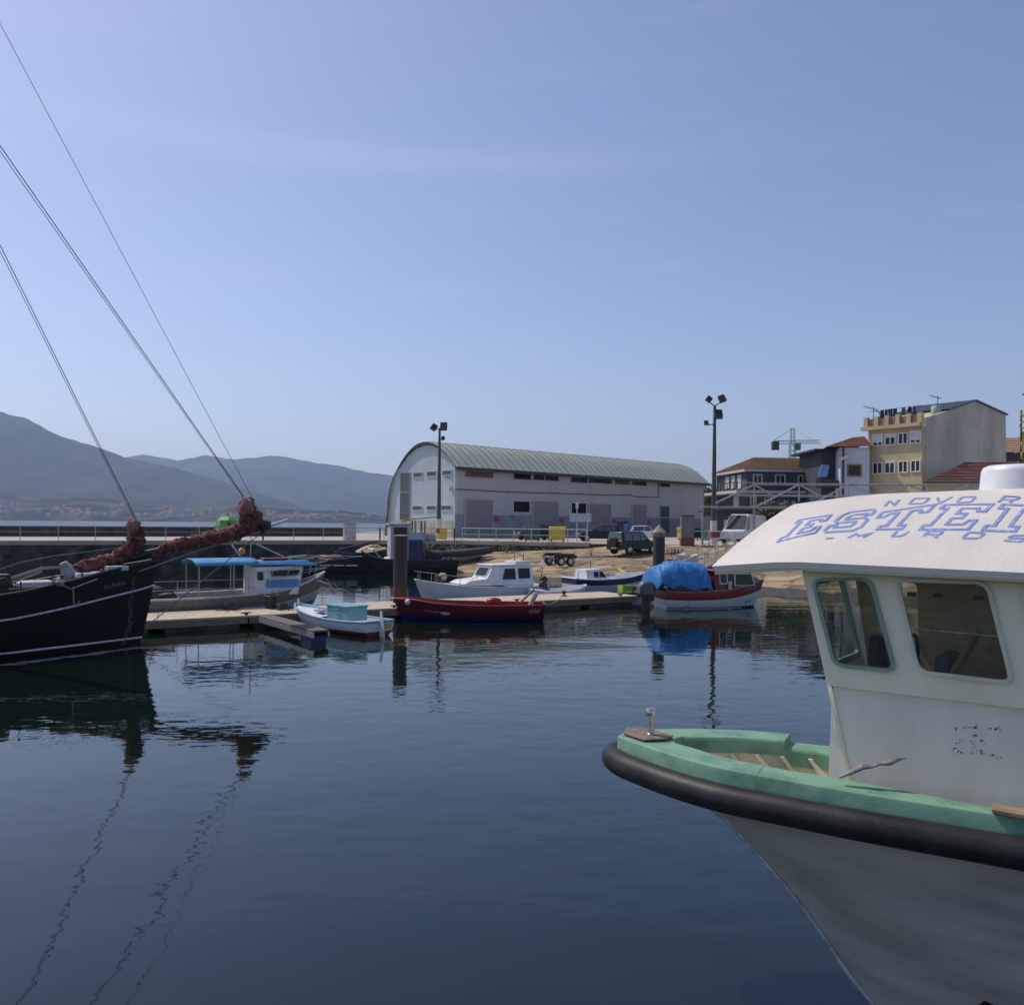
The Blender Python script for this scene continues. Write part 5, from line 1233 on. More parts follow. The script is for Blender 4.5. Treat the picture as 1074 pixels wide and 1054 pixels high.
# ------------------------------------------------------------------ market warehouse with the vaulted roof
WA = Vector((-6.07, 89, QZ)); wd_ = Vector((.733, .68, 0)); wd_.normalize(); wg_ = Vector((-wd_.y, wd_.x, 0))    # along, and away from us (gable)
wh = thing('warehouse', 'long pale warehouse with curved ribbed metal roof at the back of the quay', 'warehouse', WA, math.atan2(wd_.y, wd_.x)); HW = WM(wh)
WL, WW_ = 46.0, 12.4
M_gable = pm('pale_blue_render', (.50, .57, .62), .8, col2=(.45, .515, .56), scale=.6, detail=12, stretch=(1, 1, .25), lo=.3, hi=.6)
M_side = pm('grey_render', (.47, .475, .485), .8, col2=(.415, .42, .43), scale=.5, detail=12, stretch=(1, 1, .22), lo=.28, hi=.55)
M_plinth = pm('grey_plinth', (.27, .28, .33), .85, var=.2, scale=.8); M_plinth2 = pm('beige_plinth', (.46, .45, .38), .85, var=.2, scale=.8)
M_shut = pm('grey_roller_shutter', (.23, .23, .255), .55, var=.1, scale=2)
M_zinc = pm('weathered_zinc_roof', (.42, .45, .39), .6, .05, col2=(.33, .36, .305), scale=.7, detail=9, stretch=(2, .4, .4))
M_edge = pm('dark_roof_edge', (.045, .045, .045), .6, var=.2)
M_greenglass = pm('green_glazing', (.05, .11, .105), .08, var=.3, scale=.6)
def at_wall(px, py):     # on the long wall plane -> local x, z
    p = HW.inverted() @ hit(px, py, WA, wg_); return p.x, p.z
def at_gable(px, py):
    p = HW.inverted() @ hit(px, py, WA, wd_); return p.y, p.z
eave = at_wall(480, 487)[1]; 
# gable outline: vertical wall on the right, arch over to the ground on the left
gpx = [(477, 487.5), (470, 477.5), (462, 470.5), (453, 467), (446, 467), (438, 470), (430, 477), (422, 488), (415, 502), (410.5, 520), (409, 538), (408.5, 555)]
arch = [at_gable(*q) for q in gpx]; arch[-1] = (WW_, 0)
k_ = WW_ / at_gable(408.5, 555)[0]; arch = [(max(0, y * k_), z) for y, z in arch]; arch[0] = (0, eave)
pts2 = [(0, 0)] + arch
mb = MB(); mb.prism([(0, y, z) for y, z in pts2], (.3, 0, 0)); mb.build('gable_wall', M_gable, wh)
mb = MB(); mb.prism([(.3, 0, 0), (WL, 0, 0), (WL, 0, eave), (.3, 0, eave)], (0, .3, 0)); mb.build('long_wall', M_side, wh)
mb = MB(); mb.prism([(WL - .3, y, z) for y, z in pts2], (.28, 0, 0)); mb.v = [Vector((v.x, max(v.y, .31), v.z)) for v in mb.v]; mb.build('end_wall', M_gable, wh)
# smooth arch curve for the roof shell
def arch_pts(grow=0, n=8):
    out = []
    for i in range(len(arch) - 1):
        p0, p1, p2, p3 = arch[max(i - 1, 0)], arch[i], arch[i + 1], arch[min(i + 2, len(arch) - 1)]
        for u in (0, .34, .67):
            out.append(tuple(.5 * (2 * b_ + (c - a) * u + (2 * a - 5 * b_ + 4 * c - d) * u * u + (3 * b_ - a - 3 * c + d) * u ** 3) for a, b_, c, d in zip(p0, p1, p2, p3)))
    out.append(arch[-1]); r_ = []
    for i, p in enumerate(out):
        a, b_ = out[max(i - 1, 0)], out[min(i + 1, len(out) - 1)]; d = Vector((b_[0] - a[0], b_[1] - a[1])).normalized(); r_.append((p[0] + d.y * -grow * -1 if False else p[0] - (-d.y) * 0 - d.y * -grow * 0 + (d.y) * grow * -1 * -1 if False else p[0] + (-d.y) * -grow, p[1] + d.x * grow))
    return out, r_
ap, _ = arch_pts()
def offs(ap, g):
    r_ = []
    for i, p in enumerate(ap):
        a, b_ = ap[max(i - 1, 0)], ap[min(i + 1, len(ap) - 1)]; d = Vector((b_[0] - a[0], b_[1] - a[1])).normalized(); r_.append((p[0] + d.y * g, p[1] - d.x * g) if False else (p[0] - d.y * -g, p[1] + d.x * g))
    return r_
# overhanging eave point first
d0 = Vector((ap[1][0] - ap[0][0], ap[1][1] - ap[0][1])).normalized()
ap = [(ap[0][0] - d0.x * .9, ap[0][1] - d0.y * .9)] + ap
up_, lo_ = offs(ap, .34), offs(ap, .03)
mb = MB(); mb.grid([[Vector((x, y, z)) for y, z in up_] for x in (-.25, WL + .5)]); mb.build('roof', M_zinc, wh, smooth=True, ang=80)
mb = MB(); mb.grid([[Vector((-.25, y, z)) for y, z in up_], [Vector((-.25, y, z)) for y, z in lo_], [Vector((WL + .5, y, z)) for y, z in lo_], [Vector((WL + .5, y, z)) for y, z in up_]]); 
mb.grid([[Vector((x, *up_[0])), Vector((x, *lo_[0]))] for x in (-.25, WL + .5)]); mb.build('roof_edge', M_edge, wh)
us = offs(ap, .42); M_seam = pm('dark_roof_seam', (.17, .17, .165), .6, .2)
for k in range(44):
    x = .5 + k * 1.045; sm_ = MB(); sm_.grid([[Vector((x - .08, y, z)) for y, z in up_], [Vector((x - .06, y, z)) for y, z in us], [Vector((x + .06, y, z)) for y, z in us], [Vector((x + .08, y, z)) for y, z in up_]]); sm_.build('roof_seam', M_seam, wh)
MB().box((WL / 2, -.72, eave - .47), (WL + .7, .10, .36)).build('eave_fascia', M_edge, wh)
MB().box((WL / 2, -.36, eave - .32), (WL + .4, .70, .06)).build('soffit', M_edge, wh)
# plinths
MB().box((WL / 2, -.03, 1.25), (WL - .02, .06, 2.5)).build('plinth', M_plinth, wh)
zpl = at_gable(460, 546)[1]; MB().box((-.03, WW_ / 2 - .1, zpl / 2), (.06, WW_ - .8, zpl)).build('plinth', M_plinth2, wh)
def wrect(px0, py0, px1, py1, mat, name, dep=.05, fr=None, wall='long', proud=.0):
    f_ = at_wall if wall == 'long' else at_gable
    a, b_ = f_(px0, py0), f_(px1, py1); xm, zm = (a[0] + b_[0]) / 2, (a[1] + b_[1]) / 2; w_, h_ = abs(a[0] - b_[0]), abs(a[1] - b_[1])
    c = (lambda e_: (xm, -e_, zm)) if wall == 'long' else (lambda e_: (-e_, xm, zm)); d = (lambda t_, g: (w_ + g, t_, h_ + g)) if wall == 'long' else (lambda t_, g: (t_, w_ + g, h_ + g))
    o = MB().box(c(proud + dep / 2), d(dep, 0)).build(name, mat, wh)
    if fr:
        g = MB(); e_ = .09
        for sx, sz, ww, hh in ((0, h_ / 2 + e_ / 2, w_ + 2 * e_, e_), (0, -h_ / 2 - e_ / 2, w_ + 2 * e_, e_), (w_ / 2 + e_ / 2, 0, e_, h_), (-w_ / 2 - e_ / 2, 0, e_, h_)):
            cc = c(proud + dep * .9); 
            if wall == 'long': g.box((cc[0] + sx, cc[1], cc[2] + sz), (ww, dep * 2.2, hh))
            else: g.box((cc[0], cc[1] + sx, cc[2] + sz), (dep * 2.2, ww, hh))
        g.build('frame', fr, o)
    return o
S4 = lambda x: 400 + x / 5.967
T4 = lambda y: 420 + y / 5.967
S5 = lambda x: 560 + x / 5.856
T5 = lambda y: 420 + y / 5.856
for r_ in ((522, 620, 690, 845), (946, 632, 1100, 845)): wrect(S4(r_[0]), T4(r_[1]), S4(r_[2]), T4(r_[3]), M_shut, 'roller_door', .05, M_side, proud=.065)
for r_ in ((334, 636, 468, 848), (600, 640, 684, 845)): wrect(S5(r_[0]), T5(r_[1]), S5(r_[2]), T5(r_[3]), M_shut, 'roller_door', .05, M_side, proud=.065)
M_frame = pm('grey_window_frame', (.33, .33, .35), .5, var=.1)
M_brownglass = pm('brown_blind', (.11, .065, .035), .4, var=.4, scale=1.5)
for n_, r_ in enumerate([(S4(528), T4(442), S4(697), T4(485)), (S4(828), T4(455), S4(934), T4(496)), (S4(952), T4(458), S5(60), T5(490)), (S5(66), T5(455), S5(148), T5(495)), (S5(228), T5(465), S5(326), T5(506)), (S5(336), T5(470), S5(478), T5(512)), (S5(496), T5(479), S5(584), T5(518)), (S5(602), T5(486), S5(690), T5(524)), (S5(775), T5(494), S5(832), T5(532))]):
    o = wrect(*r_, M_brownglass if n_ == 0 else M_glass, 'window', .04, M_frame)
for r_ in ((S4(826), T4(630), S4(926), T4(700)), (S5(230), T5(630), S5(318), T5(700))): wrect(*r_, M_glass, 'window', .04, M_white_d)
wrect(S5(775), T5(650), S5(828), T5(716), M_greenglass, 'window', .04, M_frame)
wrect(S5(775), T5(722), S5(828), T5(850), M_greenglass, 'door', .04, M_frame, proud=.065)
for y_ in (1.6, 2.4): 
    pass
for r_ in ((203, 455, 257, 478), (288, 448, 345, 472), (386, 442, 440, 464), (198, 662, 254, 686), (287, 662, 344, 685), (378, 660, 438, 684)): wrect(S4(r_[0]), T4(r_[1]), S4(r_[2]), T4(r_[3]), M_greenglass, 'window', .04, M_white_d, wall='gable')
for r_ in ((124, 458, 180, 570), (122, 580, 178, 700), (120, 706, 176, 745)): wrect(S4(r_[0]), T4(r_[1]), S4(r_[2]), T4(r_[3]), M_greenglass, 'tall_window', .04, M_frame, wall='gable')
# service cable and lamp bracket, red notices
cb = []
for q in ((S4(460), T4(556)), (S4(560), T4(560)), (S4(800), T4(574)), (S5(0), T5(566)), (S5(250), T5(574)), (S5(480), T5(583)), (S5(585), T5(580)), (S5(620), T5(592)), (S5(762), T5(595)), (S5(765), T5(490))): a = at_wall(*q); cb.append((a[0], -.06, a[1]))
MB().tube(cb, .045, 5).build('service_cable', M_edge, wh)
g_ = at_gable(S4(440), T4(553)); MB().box((-.25, g_[0], g_[1]), (.4, .35, .45)).build('wall_lamp', M_white_d, wh, bev=.05)
MB().tube([(-.06, at_gable(S4(405), T4(480))[0], at_gable(S4(405), T4(480))[1]), (-.5, at_gable(S4(432), T4(472))[0], at_gable(S4(432), T4(472))[1]), (-.06, at_gable(S4(455), T4(510))[0], at_gable(S4(455), T4(510))[1])], .03, 5).build('cable_loop', M_edge, wh)
dp = at_wall(S5(1008), T5(600))[0]; MB().tube([(WL - .2, -.6, eave - .3), (WL - .3, -.12, eave - 1.1), (WL - .3, -.12, 0)], .06, 8).build('downpipe', M_edge, wh)
for q in ((S4(714), T4(742)), (S5(162), T5(736)), (S5(490), T5(741)), (S5(700), T5(747))): a = at_wall(*q); MB().box((a[0], -.085, a[1]), (.9, .03, .55)).build('red_notice', pm('red_notice_paint', (.33, .06, .08), .6), wh)
a = at_wall(S4(815), T4(727)); MB().box((a[0], -.085, a[1]), (.45, .03, .35)).build('blue_notice', M_blue, wh)

# ------------------------------------------------------------------ lamp posts
M_pole = pm('grey_steel_pole', (.085, .08, .07), .55, .3, var=.3, scale=2, stretch=(3, 3, .3))
M_bandw, M_bandr = pm('chalky_white_band', (.6, .58, .56), .7, var=.2, scale=3), pm('worn_red_band', (.30, .05, .04), .7, var=.3, scale=3)
def floodmast(px, Y, z0, pytop, label, heads):
    p = P(px, HY, Y); p.z = z0; o = thing('lamp_post', label, 'lamp post', p); ht_ = P(px, pytop, Y).z - z0
    MB().tube([(0, 0, 0), (.0, 0, ht_ * .5), (0, 0, ht_)], [.23, .17, .11], 14).build('pole', M_pole, o, smooth=True)
    MB().cyl((0, 0, 0), (0, 0, 1.95), .26, n=18).build('white_band', M_bandw, o, smooth=True)
    MB().cyl((0, 0, .55), (0, 0, 1.05), .275, n=18).build('red_band', M_bandr, o, smooth=True)
    for dx, dz, ry, s_, arm in heads:
        h_ = MB(); h_.box((dx, -.12, ht_ + dz), (.62 * s_, .32 * s_, .72 * s_), ry=ry, rx=-.5); ob = h_.build('floodlight', M_dark, o, bev=.03)
        g = MB(); g.box((dx, -.12 - .19 * s_, ht_ + dz - .06), (.5 * s_, .03, .56 * s_), ry=ry, rx=-.5); g.build('lens', M_greenglass, ob)
        MB().tube([(0, 0, ht_ + min(0, dz) * 1.0 - .1), (dx * .9, -.02, ht_ + dz - .25 * s_)], .045, 6).build('arm', M_dark, o)
    return o
floodmast(460.3, 82, QZ, 449, 'tall lamp post with two floodlights in front of the warehouse gable', [(-.55, .05, .55, .9, 1), (.4, .15, 0, 1.1, 1), (.35, -1.0, 0, .55, 1)])
floodmast(748.6, 67.5, QZ, 425, 'tall lamp post with four floodlights right of the warehouse', [(-.5, .45, .7, .72, 1), (.55, .5, -.35, .85, 1), (.25, -.75, 0, 1.05, 1), (-.7, -1.45, 0, .55, 1)])

# ------------------------------------------------------------------ railings
def railing(name, label, pts, hgt, sp, mat, r_post=.03, mids=(.5,), r_rail=.028, double=0, group=None):
    o = thing(name, label, 'railing', pts[0]); base = Vector(pts[0])
    pl = [Vector(p) - base for p in pts]
    for h_ in (1,) + tuple(mids): MB().tube([p + Vector((0, 0, hgt * h_)) for p in pl], r_rail, 6).build('rail', mat, o)
    n_ = 0
    for a, b_ in zip(pl, pl[1:]):
        L_ = (b_ - a).length; m_ = max(1, round(L_ / sp))
        for k in range(m_ + (1 if b_ is pl[-1] else 0)):
            p = a.lerp(b_, k / m_); n_ += 1; dbl = double and n_ % double == 0
            MB().tube([p, p + Vector((0, 0, hgt))], r_post * (2.4 if dbl else 1), 6).build('post', M_dark if dbl else mat, o)
    return o
def edge_in(p, q, d=.25):
    v = Vector((q[0] - p[0], q[1] - p[1], 0)); n_ = Vector((-v.y, v.x, 0)).normalized() * d
    return Vector((p[0], p[1], QZ + .08)) + n_, Vector((q[0], q[1], QZ + .08)) + n_
a0, a1 = edge_in((-52, 51.1), Bq); e0, e1 = edge_in(Bq, C_)
railing('pier_railing', 'thin galvanised railing along the edge of the long pier at left', [a0, a1, e0 + Vector((.3, .1, 0)), e1], 1.02, 2.35, M_steel, .03, (.66, .33) if False else (.62,), .026, 4)
a0, a1 = edge_in((-4.4, 72.3), D_); a1 = a0.lerp(a1, .97)
railing('quay_railing', 'white painted railing on the quay wall in front of the warehouse', [a0, a1], 1.05, 1.55, M_rail, .045, (.52,), .04)
rp_ = [P(733, 577, 64), P(763, 577, 64), P(769, 588, 60)]
q0 = Vector((14.2, 66.3, QZ)); q1 = Vector((16.9, 65.9, QZ)); q2 = Vector((14.8, 58.6, ramp_z(14.8, 58.6)))
railing('ramp_railing', 'white tubular railing at the head of the gangway by the red-banded lamp post', [q0, q1], 1.1, 1.3, M_rail, .045, (.5,), .045)
# gangway down to the pontoon
gw0, gw1 = Vector((18.0, 65.2, QZ + .05)), Vector((8.9, 47.6, .55))
gd = (gw1 - gw0); gl = gd.length; grz = math.atan2(gd.y, gd.x); tilt = math.asin(gd.z / gl)
gy = thing('gangway', 'grey steel gangway with handrails sloping from the quay to the water', 'gangway', gw0, grz)
def gp(s, y, z): return Vector((s * math.cos(tilt), y, s * math.sin(tilt) + z))
for sd in (-1, 1):
    MB().tube([gp(0, sd * .6, 0), gp(gl, sd * .6, 0)], .09, 8).build('side_beam', M_steel, gy)
    MB().tube([gp(0, sd * .6, 1.0), gp(gl, sd * .6, 1.0)], .035, 6).build('hand_rail', M_rail, gy)
    for k in range(8): MB().tube([gp(gl * k / 7, sd * .6, 0), gp(gl * k / 7, sd * .6, 1.0)], .028, 6).build('post', M_steel, gy)
    for k in range(7): MB().tube([gp(gl * k / 7, sd * .6, 0), gp(gl * (k + 1) / 7, sd * .6, 1.0)], .022, 5).build('brace', M_steel, gy)
MB().prism([gp(0, -.58, .02), gp(gl, -.58, .02), gp(gl, .58, .02), gp(0, .58, .02)], (0, 0, .04)).build('tread', M_wood, gy)

# ------------------------------------------------------------------ vehicles
M_cglass = pm('car_glass', (.03, .034, .038), .04, spec=1.0); M_cglass.node_tree.nodes['Principled BSDF'].inputs['IOR'].default_value = 1.6
M_lens = pm('clear_lens', (.6, .6, .6), .1); M_taillens = pm('red_lens', (.35, .01, .01), .2); M_alloy = pm('alloy_wheel', (.45, .45, .47), .3, .8)
def car(label, p, rz, paint, prof, roofp, Lc, Wc, wheels, wr, glassz, name='parked_car', cat='car', side_win=True, spare=False, box=None, solid_side=False):
    """prof: lower body outline (x, z); roofp: greenhouse outline bottom->top; x forward"""
    o = thing(name, label, cat, p, rz); hw_ = Wc / 2
    n_ = len(prof); m_ = MB(); lo_ = [0 if z < .45 else .03 for x, z in prof]
    m_.add([(x, -hw_ + i_, z) for (x, z), i_ in zip(prof, lo_)] + [(x, hw_ - i_, z) for (x, z), i_ in zip(prof, lo_)], [list(range(n_)), list(range(n_, 2 * n_))[::-1]] + [[k, (k + 1) % n_, n_ + (k + 1) % n_, n_ + k] for k in range(n_)])
    m_.build('body', paint, o, bev=.06, smooth=True)
    zt = max(z for x, z in roofp); zb = min(z for x, z in roofp); tp_ = .14
    wy = lambda z: hw_ - .05 - (z - zb) / (zt - zb) * tp_
    k_ = len(roofp); c = MB(); c.add([(x, -wy(z), z) for x, z in roofp] + [(x, wy(z), z) for x, z in roofp], [list(range(k_)), list(range(k_, 2 * k_))[::-1]] + [[k, (k + 1) % k_, k_ + (k + 1) % k_, k_ + k] for k in range(k_)])
    c.build('cabin', paint, o, bev=.05, smooth=True)
    xs0, xs1 = roofp[0][0], roofp[-1][0]     # bottom rear, bottom front ; tops are roofp[1], roofp[2]
    rt, ft = roofp[1], roofp[-2]
    def yz(x, z, sd): return Vector((x, sd * (wy(z) + .006), z))
    for sd in (-1, 1):
        if solid_side:
            segs = glassz
        else: segs = glassz
        for (xa, xb) in segs:
            z0, z1 = zb + .04, zt - .10
            def xl(x, z):   # clamp to raked pillars
                lo = lerp(xs0, rt[0], (z - zb) / (zt - zb)) + .12; hi = lerp(xs1, ft[0], (z - zb) / (zt - zb)) - .12; return min(max(x, lo), hi)
            q = [yz(xl(xa, z0), z0, sd), yz(xl(xb, z0), z0, sd), yz(xl(xb, z1), z1, sd), yz(xl(xa, z1), z1, sd)]
            if sd > 0: q = q[::-1]
            panel(o, q, M_cglass, 'side_window', .008)
    def endglass(bx, tx, nm_, sgn):
        z0, z1 = zb + .06, zt - .08
        x0 = lerp(bx, tx, (z0 - zb) / (zt - zb)); x1 = lerp(bx, tx, (z1 - zb) / (zt - zb))
        q = [(x0, -wy(z0) + .08, z0), (x0, wy(z0) - .08, z0), (x1, wy(z1) - .08, z1), (x1, -wy(z1) + .08, z1)]
        if sgn < 0: q = [q[1], q[0], q[3], q[2]]
        panel(o, q, M_cglass, nm_, .012)
    endglass(xs1, ft[0], 'windscreen', 1); 
    if not solid_side: endglass(xs0, rt[0], 'rear_window', -1)
    for wx in wheels:
        for sd in (-1, 1):
            w_ = MB(); w_.cyl((wx, sd * (hw_ - .20), wr), (wx, sd * (hw_ + .015), wr), wr, n=22); wo = w_.build('wheel', M_tyre, o, bev=.03, smooth=True)
            r_ = MB(); r_.cyl((wx, sd * (hw_ + .016), wr), (wx, sd * (hw_ + .03), wr), wr * .62, wr * .55, n=16); r_.build('rim', M_alloy, wo, smooth=True)
    xf = max(x for x, z in prof); xr = min(x for x, z in prof); zl = glass_l = zb * .74
    for sd in (-1, 1):
        MB().box((xf - .06, sd * (hw_ - .28), zl), (.16, .32, .16)).build('headlight', M_lens, o, bev=.03)
        MB().box((xr + .04, sd * (hw_ - .18), zl + .1), (.12, .2, .28)).build('tail_light', M_taillens, o, bev=.02)
        MB().box((lerp(xs1, ft[0], .25) - .25, sd * (hw_ + .08), zb + .06), (.14, .2, .14)).build('wing_mirror', paint, o, bev=.03)
    for xx in (xf + .005, xr - .005):
        MB().box((xx - .04 * (1 if xx > 0 else -1), 0, .42), (.12, Wc * .86, .16)).build('bumper', M_dark, o, bev=.03)
        MB().box((xx + .03 * (1 if xx > 0 else -1), 0, .50), (.012, .5, .11)).build('number_plate', M_white_d, o)
    if spare:
        s_ = MB(); s_.cyl((xr - .02, 0, zb * .9), (xr - .22, 0, zb * .9), .36, n=22); s_.build('spare_wheel', M_tyre, o, bev=.04, smooth=True)
        for sd in (-1, 1): MB().tube([(rt[0] + .15, sd * (wy(zt) - .1), zt + .06), (ft[0] - .3, sd * (wy(zt) - .1), zt + .06)], .025, 6).build('roof_bar', M_dark, o)
    return o
hb_prof = lambda L_: [(-L_ / 2 + .05, .25), (L_ / 2 - .1, .25), (L_ / 2, .42), (L_ / 2 - .03, .66), (L_ / 2 - .35, .80), (L_ / 2 - 1.05, .93), (-L_ / 2 + .1, .98), (-L_ / 2 - .0, .80), (-L_ / 2, .42)]
hb_roof = lambda L_: [(-L_ / 2 + .12, .94), (-L_ / 2 + .45, 1.44), (-L_ / 2 + 1.6, 1.50), (L_ / 2 - 1.95, 1.44), (L_ / 2 - 1.0, .90)]
M_cb = pm('dark_car_paint', (.010, .011, .014), .32, var=.1, spec=.35); M_cg = pm('green_black_car_paint', (.009, .014, .013), .35, var=.1, spec=.35); M_cw = pm('white_car_paint', (.68, .68, .70), .25, var=.06)
car('dark hatchback parked facing left behind the white railing', Vector((*G(628, 567.6, QZ).xy, QZ)), R(186), M_cb, hb_prof(4.1), hb_roof(4.1), 4.1, 1.74, (-1.25, 1.3), .31, [(-1.5, -.35), (-.28, .95)])
s0 = ramp_px(664, 581)
car('dark green off-road car with spare wheel on its back, standing on the stone ramp', s0 + Vector((0, 0, -.02)), R(38), M_cg, [(-1.95, .38), (1.9, .38), (1.98, .6), (1.93, .88), (1.2, 1.02), (-1.95, 1.05)], [(-1.93, 1.0), (-1.85, 1.66), (.0, 1.70), (.42, 1.66), (1.0, 1.0)], 4.0, 1.72, (-1.2, 1.25), .36, [(-1.7, -.95), (-.88, -.05), (.02, .8)], spare=True)
car('small white hatchback half hidden behind the dark off-road car', Vector((*G(679, 566.2, QZ).xy, QZ)), R(-10), M_cw, hb_prof(3.8), hb_roof(3.8), 3.8, 1.68, (-1.15, 1.2), .3, [(-1.4, -.35), (-.28, .85)])
car('dark hatchback parked behind the green bin', Vector((*G(562, 566.4, QZ).xy, QZ)), R(200), M_cb, hb_prof(4.0), hb_roof(4.0), 4.0, 1.72, (-1.2, 1.25), .31, [(-1.5, -.35), (-.28, .95)])
van_p = [(-2.7, .35), (2.45, .35), (2.62, .55), (2.6, .85), (2.35, 1.12), (1.75, 1.28), (-2.7, 1.3)]
van_r = [(-2.7, 1.2), (-2.68, 2.4), (.7, 2.5), (1.05, 2.36), (1.85, 1.2)]
van = car('white panel van with high roof parked on the quay by the lamp post', Vector((*G(780, 571.4, QZ).xy, QZ)), R(-128), M_cw, van_p, van_r, 5.4, 1.95, (-1.6, 1.7), .34, [(.85, 1.7)], name='delivery_van', cat='van', solid_side=True)
p = ramp_px(585, 593) 
tl_ = thing('boat_trailer', 'empty galvanised two-axle boat trailer standing on the stone ramp', 'trailer', p, R(24)); 
for y in (-.75, .75): MB().tube([(-.9, y, .62), (1.8, y * .9, .60), (5.6, 0, .66)], .06, 8).build('frame_beam', M_steel, tl_)
for x in (-.6, .6, 1.8): MB().tube([(x, -.75, .6), (x, .75, .6)], .045, 8).build('cross_beam', M_steel, tl_)
for x in (-.25, .5):
    for y in (-.95, .95):
        w_ = MB(); w_.cyl((x, y - .1, .33), (x, y + .1, .33), .33, n=20); wo = w_.build('wheel', M_tyre, tl_, bev=.03, smooth=True); MB().cyl((x, y - .12, .33), (x, y + .12, .33), .19, n=14).build('rim', M_alloy, wo, smooth=True)
for y in (-.95, .95): MB().tube([(-.75, y, .58), (-.5, y, .75), (.75, y, .75), (1.0, y, .58)], .05, 6, sq=(1, 3)).build('mudguard', M_dark, tl_)
for x in (-.8, 2.5): MB().tube([(x, -.4, .6), (x, -.4, .95)], .04, 6).build('bunk_post', M_dark, tl_)
MB().tube([(5.4, 0, .66), (5.4, 0, 0.05)], .04, 6).build('jockey_leg', M_steel, tl_)

# ------------------------------------------------------------------ bins, cabinets, signs on the quay
def bin_(px, py, mat, label, rz=0, w_=1.35):
    p = G(px, py, QZ); p.z = QZ; o = thing('wheeled_bin', label, 'bin', p, rz)
    b_ = MB(); b_.box((0, 0, .68), (w_, 1.0, 1.0), top=1.08); b_.v = [v for v in b_.v]; b_.build('body', mat, o, bev=.04)
    MB().prism([(-w_ * .56, -.58, 1.18), (-w_ * .56, .58, 1.18), (-w_ * .56, .45, 1.34), (-w_ * .56, -.45, 1.34)], (w_ * 1.12, 0, 0)).build('lid', mat, o, bev=.04)
    for x in (-w_ * .4, w_ * .4):
        for y in (-.36, .36): MB().cyl((x - .04, y, .1), (x + .04, y, .1), .1, n=12).build('wheel', M_tyre, o)
    for x in (-w_ * .6, w_ * .6): MB().tube([(x, -.3, 1.0), (x, .3, 1.0)], .04, 6).build('handle', M_dark, o)
    return o
bin_(558, 568.2, M_green, 'dark green wheeled bin standing left of the yellow bin by the white railing')
bin_(584.5, 568.2, M_yellow, 'yellow wheeled bin standing behind the white railing', 0, 1.3)
bin_(718, 566.4, M_yellow, 'yellow wheeled bin near the far end of the warehouse', .3, 1.2)
bin_(729, 566.2, M_green, 'dark green wheeled bin right of the yellow bin at the warehouse end', .3, 1.3)
p = G(465, 565.5, QZ); o = thing('litter_bin', 'yellow bin at the foot of the lamp post by the gable', 'bin', Vector((p.x, p.y, QZ)))
MB().box((0, 0, .5), (.62, .6, .95), top=1.06).build('body', M_yellow, o, bev=.04); MB().box((0, 0, 1.03), (.72, .7, .10)).build('lid', M_yellow, o, bev=.03)
p = G(654.5, 565.2, QZ); o = thing('vending_cabinet', 'dark blue cabinet against the warehouse wall', 'cabinet', Vector((p.x, p.y + 1.2, QZ)), R(43))
MB().box((0, 0, 1.0), (1.0, .8, 1.9)).build('body', M_navy, o, bev=.03); MB().box((0, -.415, 1.15), (.7, .03, 1.1)).build('front_panel', M_blue, o); MB().box((0, 0, .03), (.9, .7, .08)).build('base', M_dark, o)
p = Vector((13.9, 66.6, QZ)); o = thing('utility_cabinet', 'tall grey service cabinet on a brick base beside the lamp post', 'cabinet', p, R(-5))
M_brick = pm('red_brick_base', (.26, .085, .06), .9, var=.3, scale=6)
MB().box((0, 0, .26), (1.08, .9, .55)).build('brick_base', M_brick, o); MB().box((0, 0, 1.42), (.98, .8, 1.76)).build('body', pm('grey_cabinet', (.17, .17, .165), .6, var=.15), o, bev=.02); MB().box((0, -.41, 1.4), (.85, .02, 1.5)).build('door', pm('grey_cabinet_door', (.19, .19, .185), .55), o); MB().box((0, 0, 2.33), (1.06, .9, .06)).build('cap', M_dark, o)
def cab(px, py, w_, d_, h_, mat, label, name='electric_cabinet'):
    p = G(px, py, QZ); o = thing(name, label, 'cabinet', Vector((p.x, p.y, QZ)), R(22)); MB().box((0, 0, h_ / 2), (w_, d_, h_)).build('body', mat, o, bev=.03)
    MB().box((0, -d_ / 2 - .012, h_ * .52), (w_ * .84, .025, h_ * .82)).build('door', mat, o, bev=.008); MB().box((0, 0, h_ + .03), (w_ + .1, d_ + .1, .06)).build('cap', M_steel, o); return o
cab(366.5, 566.5, 1.0, .8, 1.45, M_steel, 'grey slatted metal cabinet standing on the pier beside the railing')
p = G(239, 566, QZ); o = thing('bottle_bank', 'green igloo bottle bank on the pier behind the red sail', 'recycling bin', Vector((p.x, p.y, QZ)), R(22))
M_gg = pm('bright_green_fibreglass', (.10, .30, .06), .45, var=.15)
MB().lathe([(.9, 0), (1.0, .25), (1.02, 1.2), (.9, 1.65), (.6, 1.92), (.15, 2.0)], (0, 0, 0), 8).build('body', M_gg, o); MB().tube([(0, 0, 2.0), (0, 0, 2.25)], .05, 6).build('lifting_ring', M_dark, o); MB().cyl((0, -.96, 1.35), (0, -1.04, 1.35), .16, n=12).build('bottle_hole', M_dark, o)
# information board on two posts
p = G(608.5, 571, QZ - .2); o = thing('notice_board', 'blank pale notice board on two posts by the white railing', 'sign', Vector((p.x, p.y, QZ - .3)), R(-8))
zt_ = P(608, 539, p.y).z - QZ + .3
MB().box((0, 0, zt_ - .32), (1.9, .05, .75)).build('board', pm('pale_blue_grey_board', (.42, .44, .52), .5), o)
for x in (-.3, .62): MB().tube([(x, .05, 0), (x, .05, zt_ + (.6 if x < 0 else .1))], .04, 8).build('post', M_rail, o)
pn = MB(); pn.box((-.3, 0, zt_ + .75), (.26, .03, .6)); pn.build('arrow_plate', M_white_d, o)
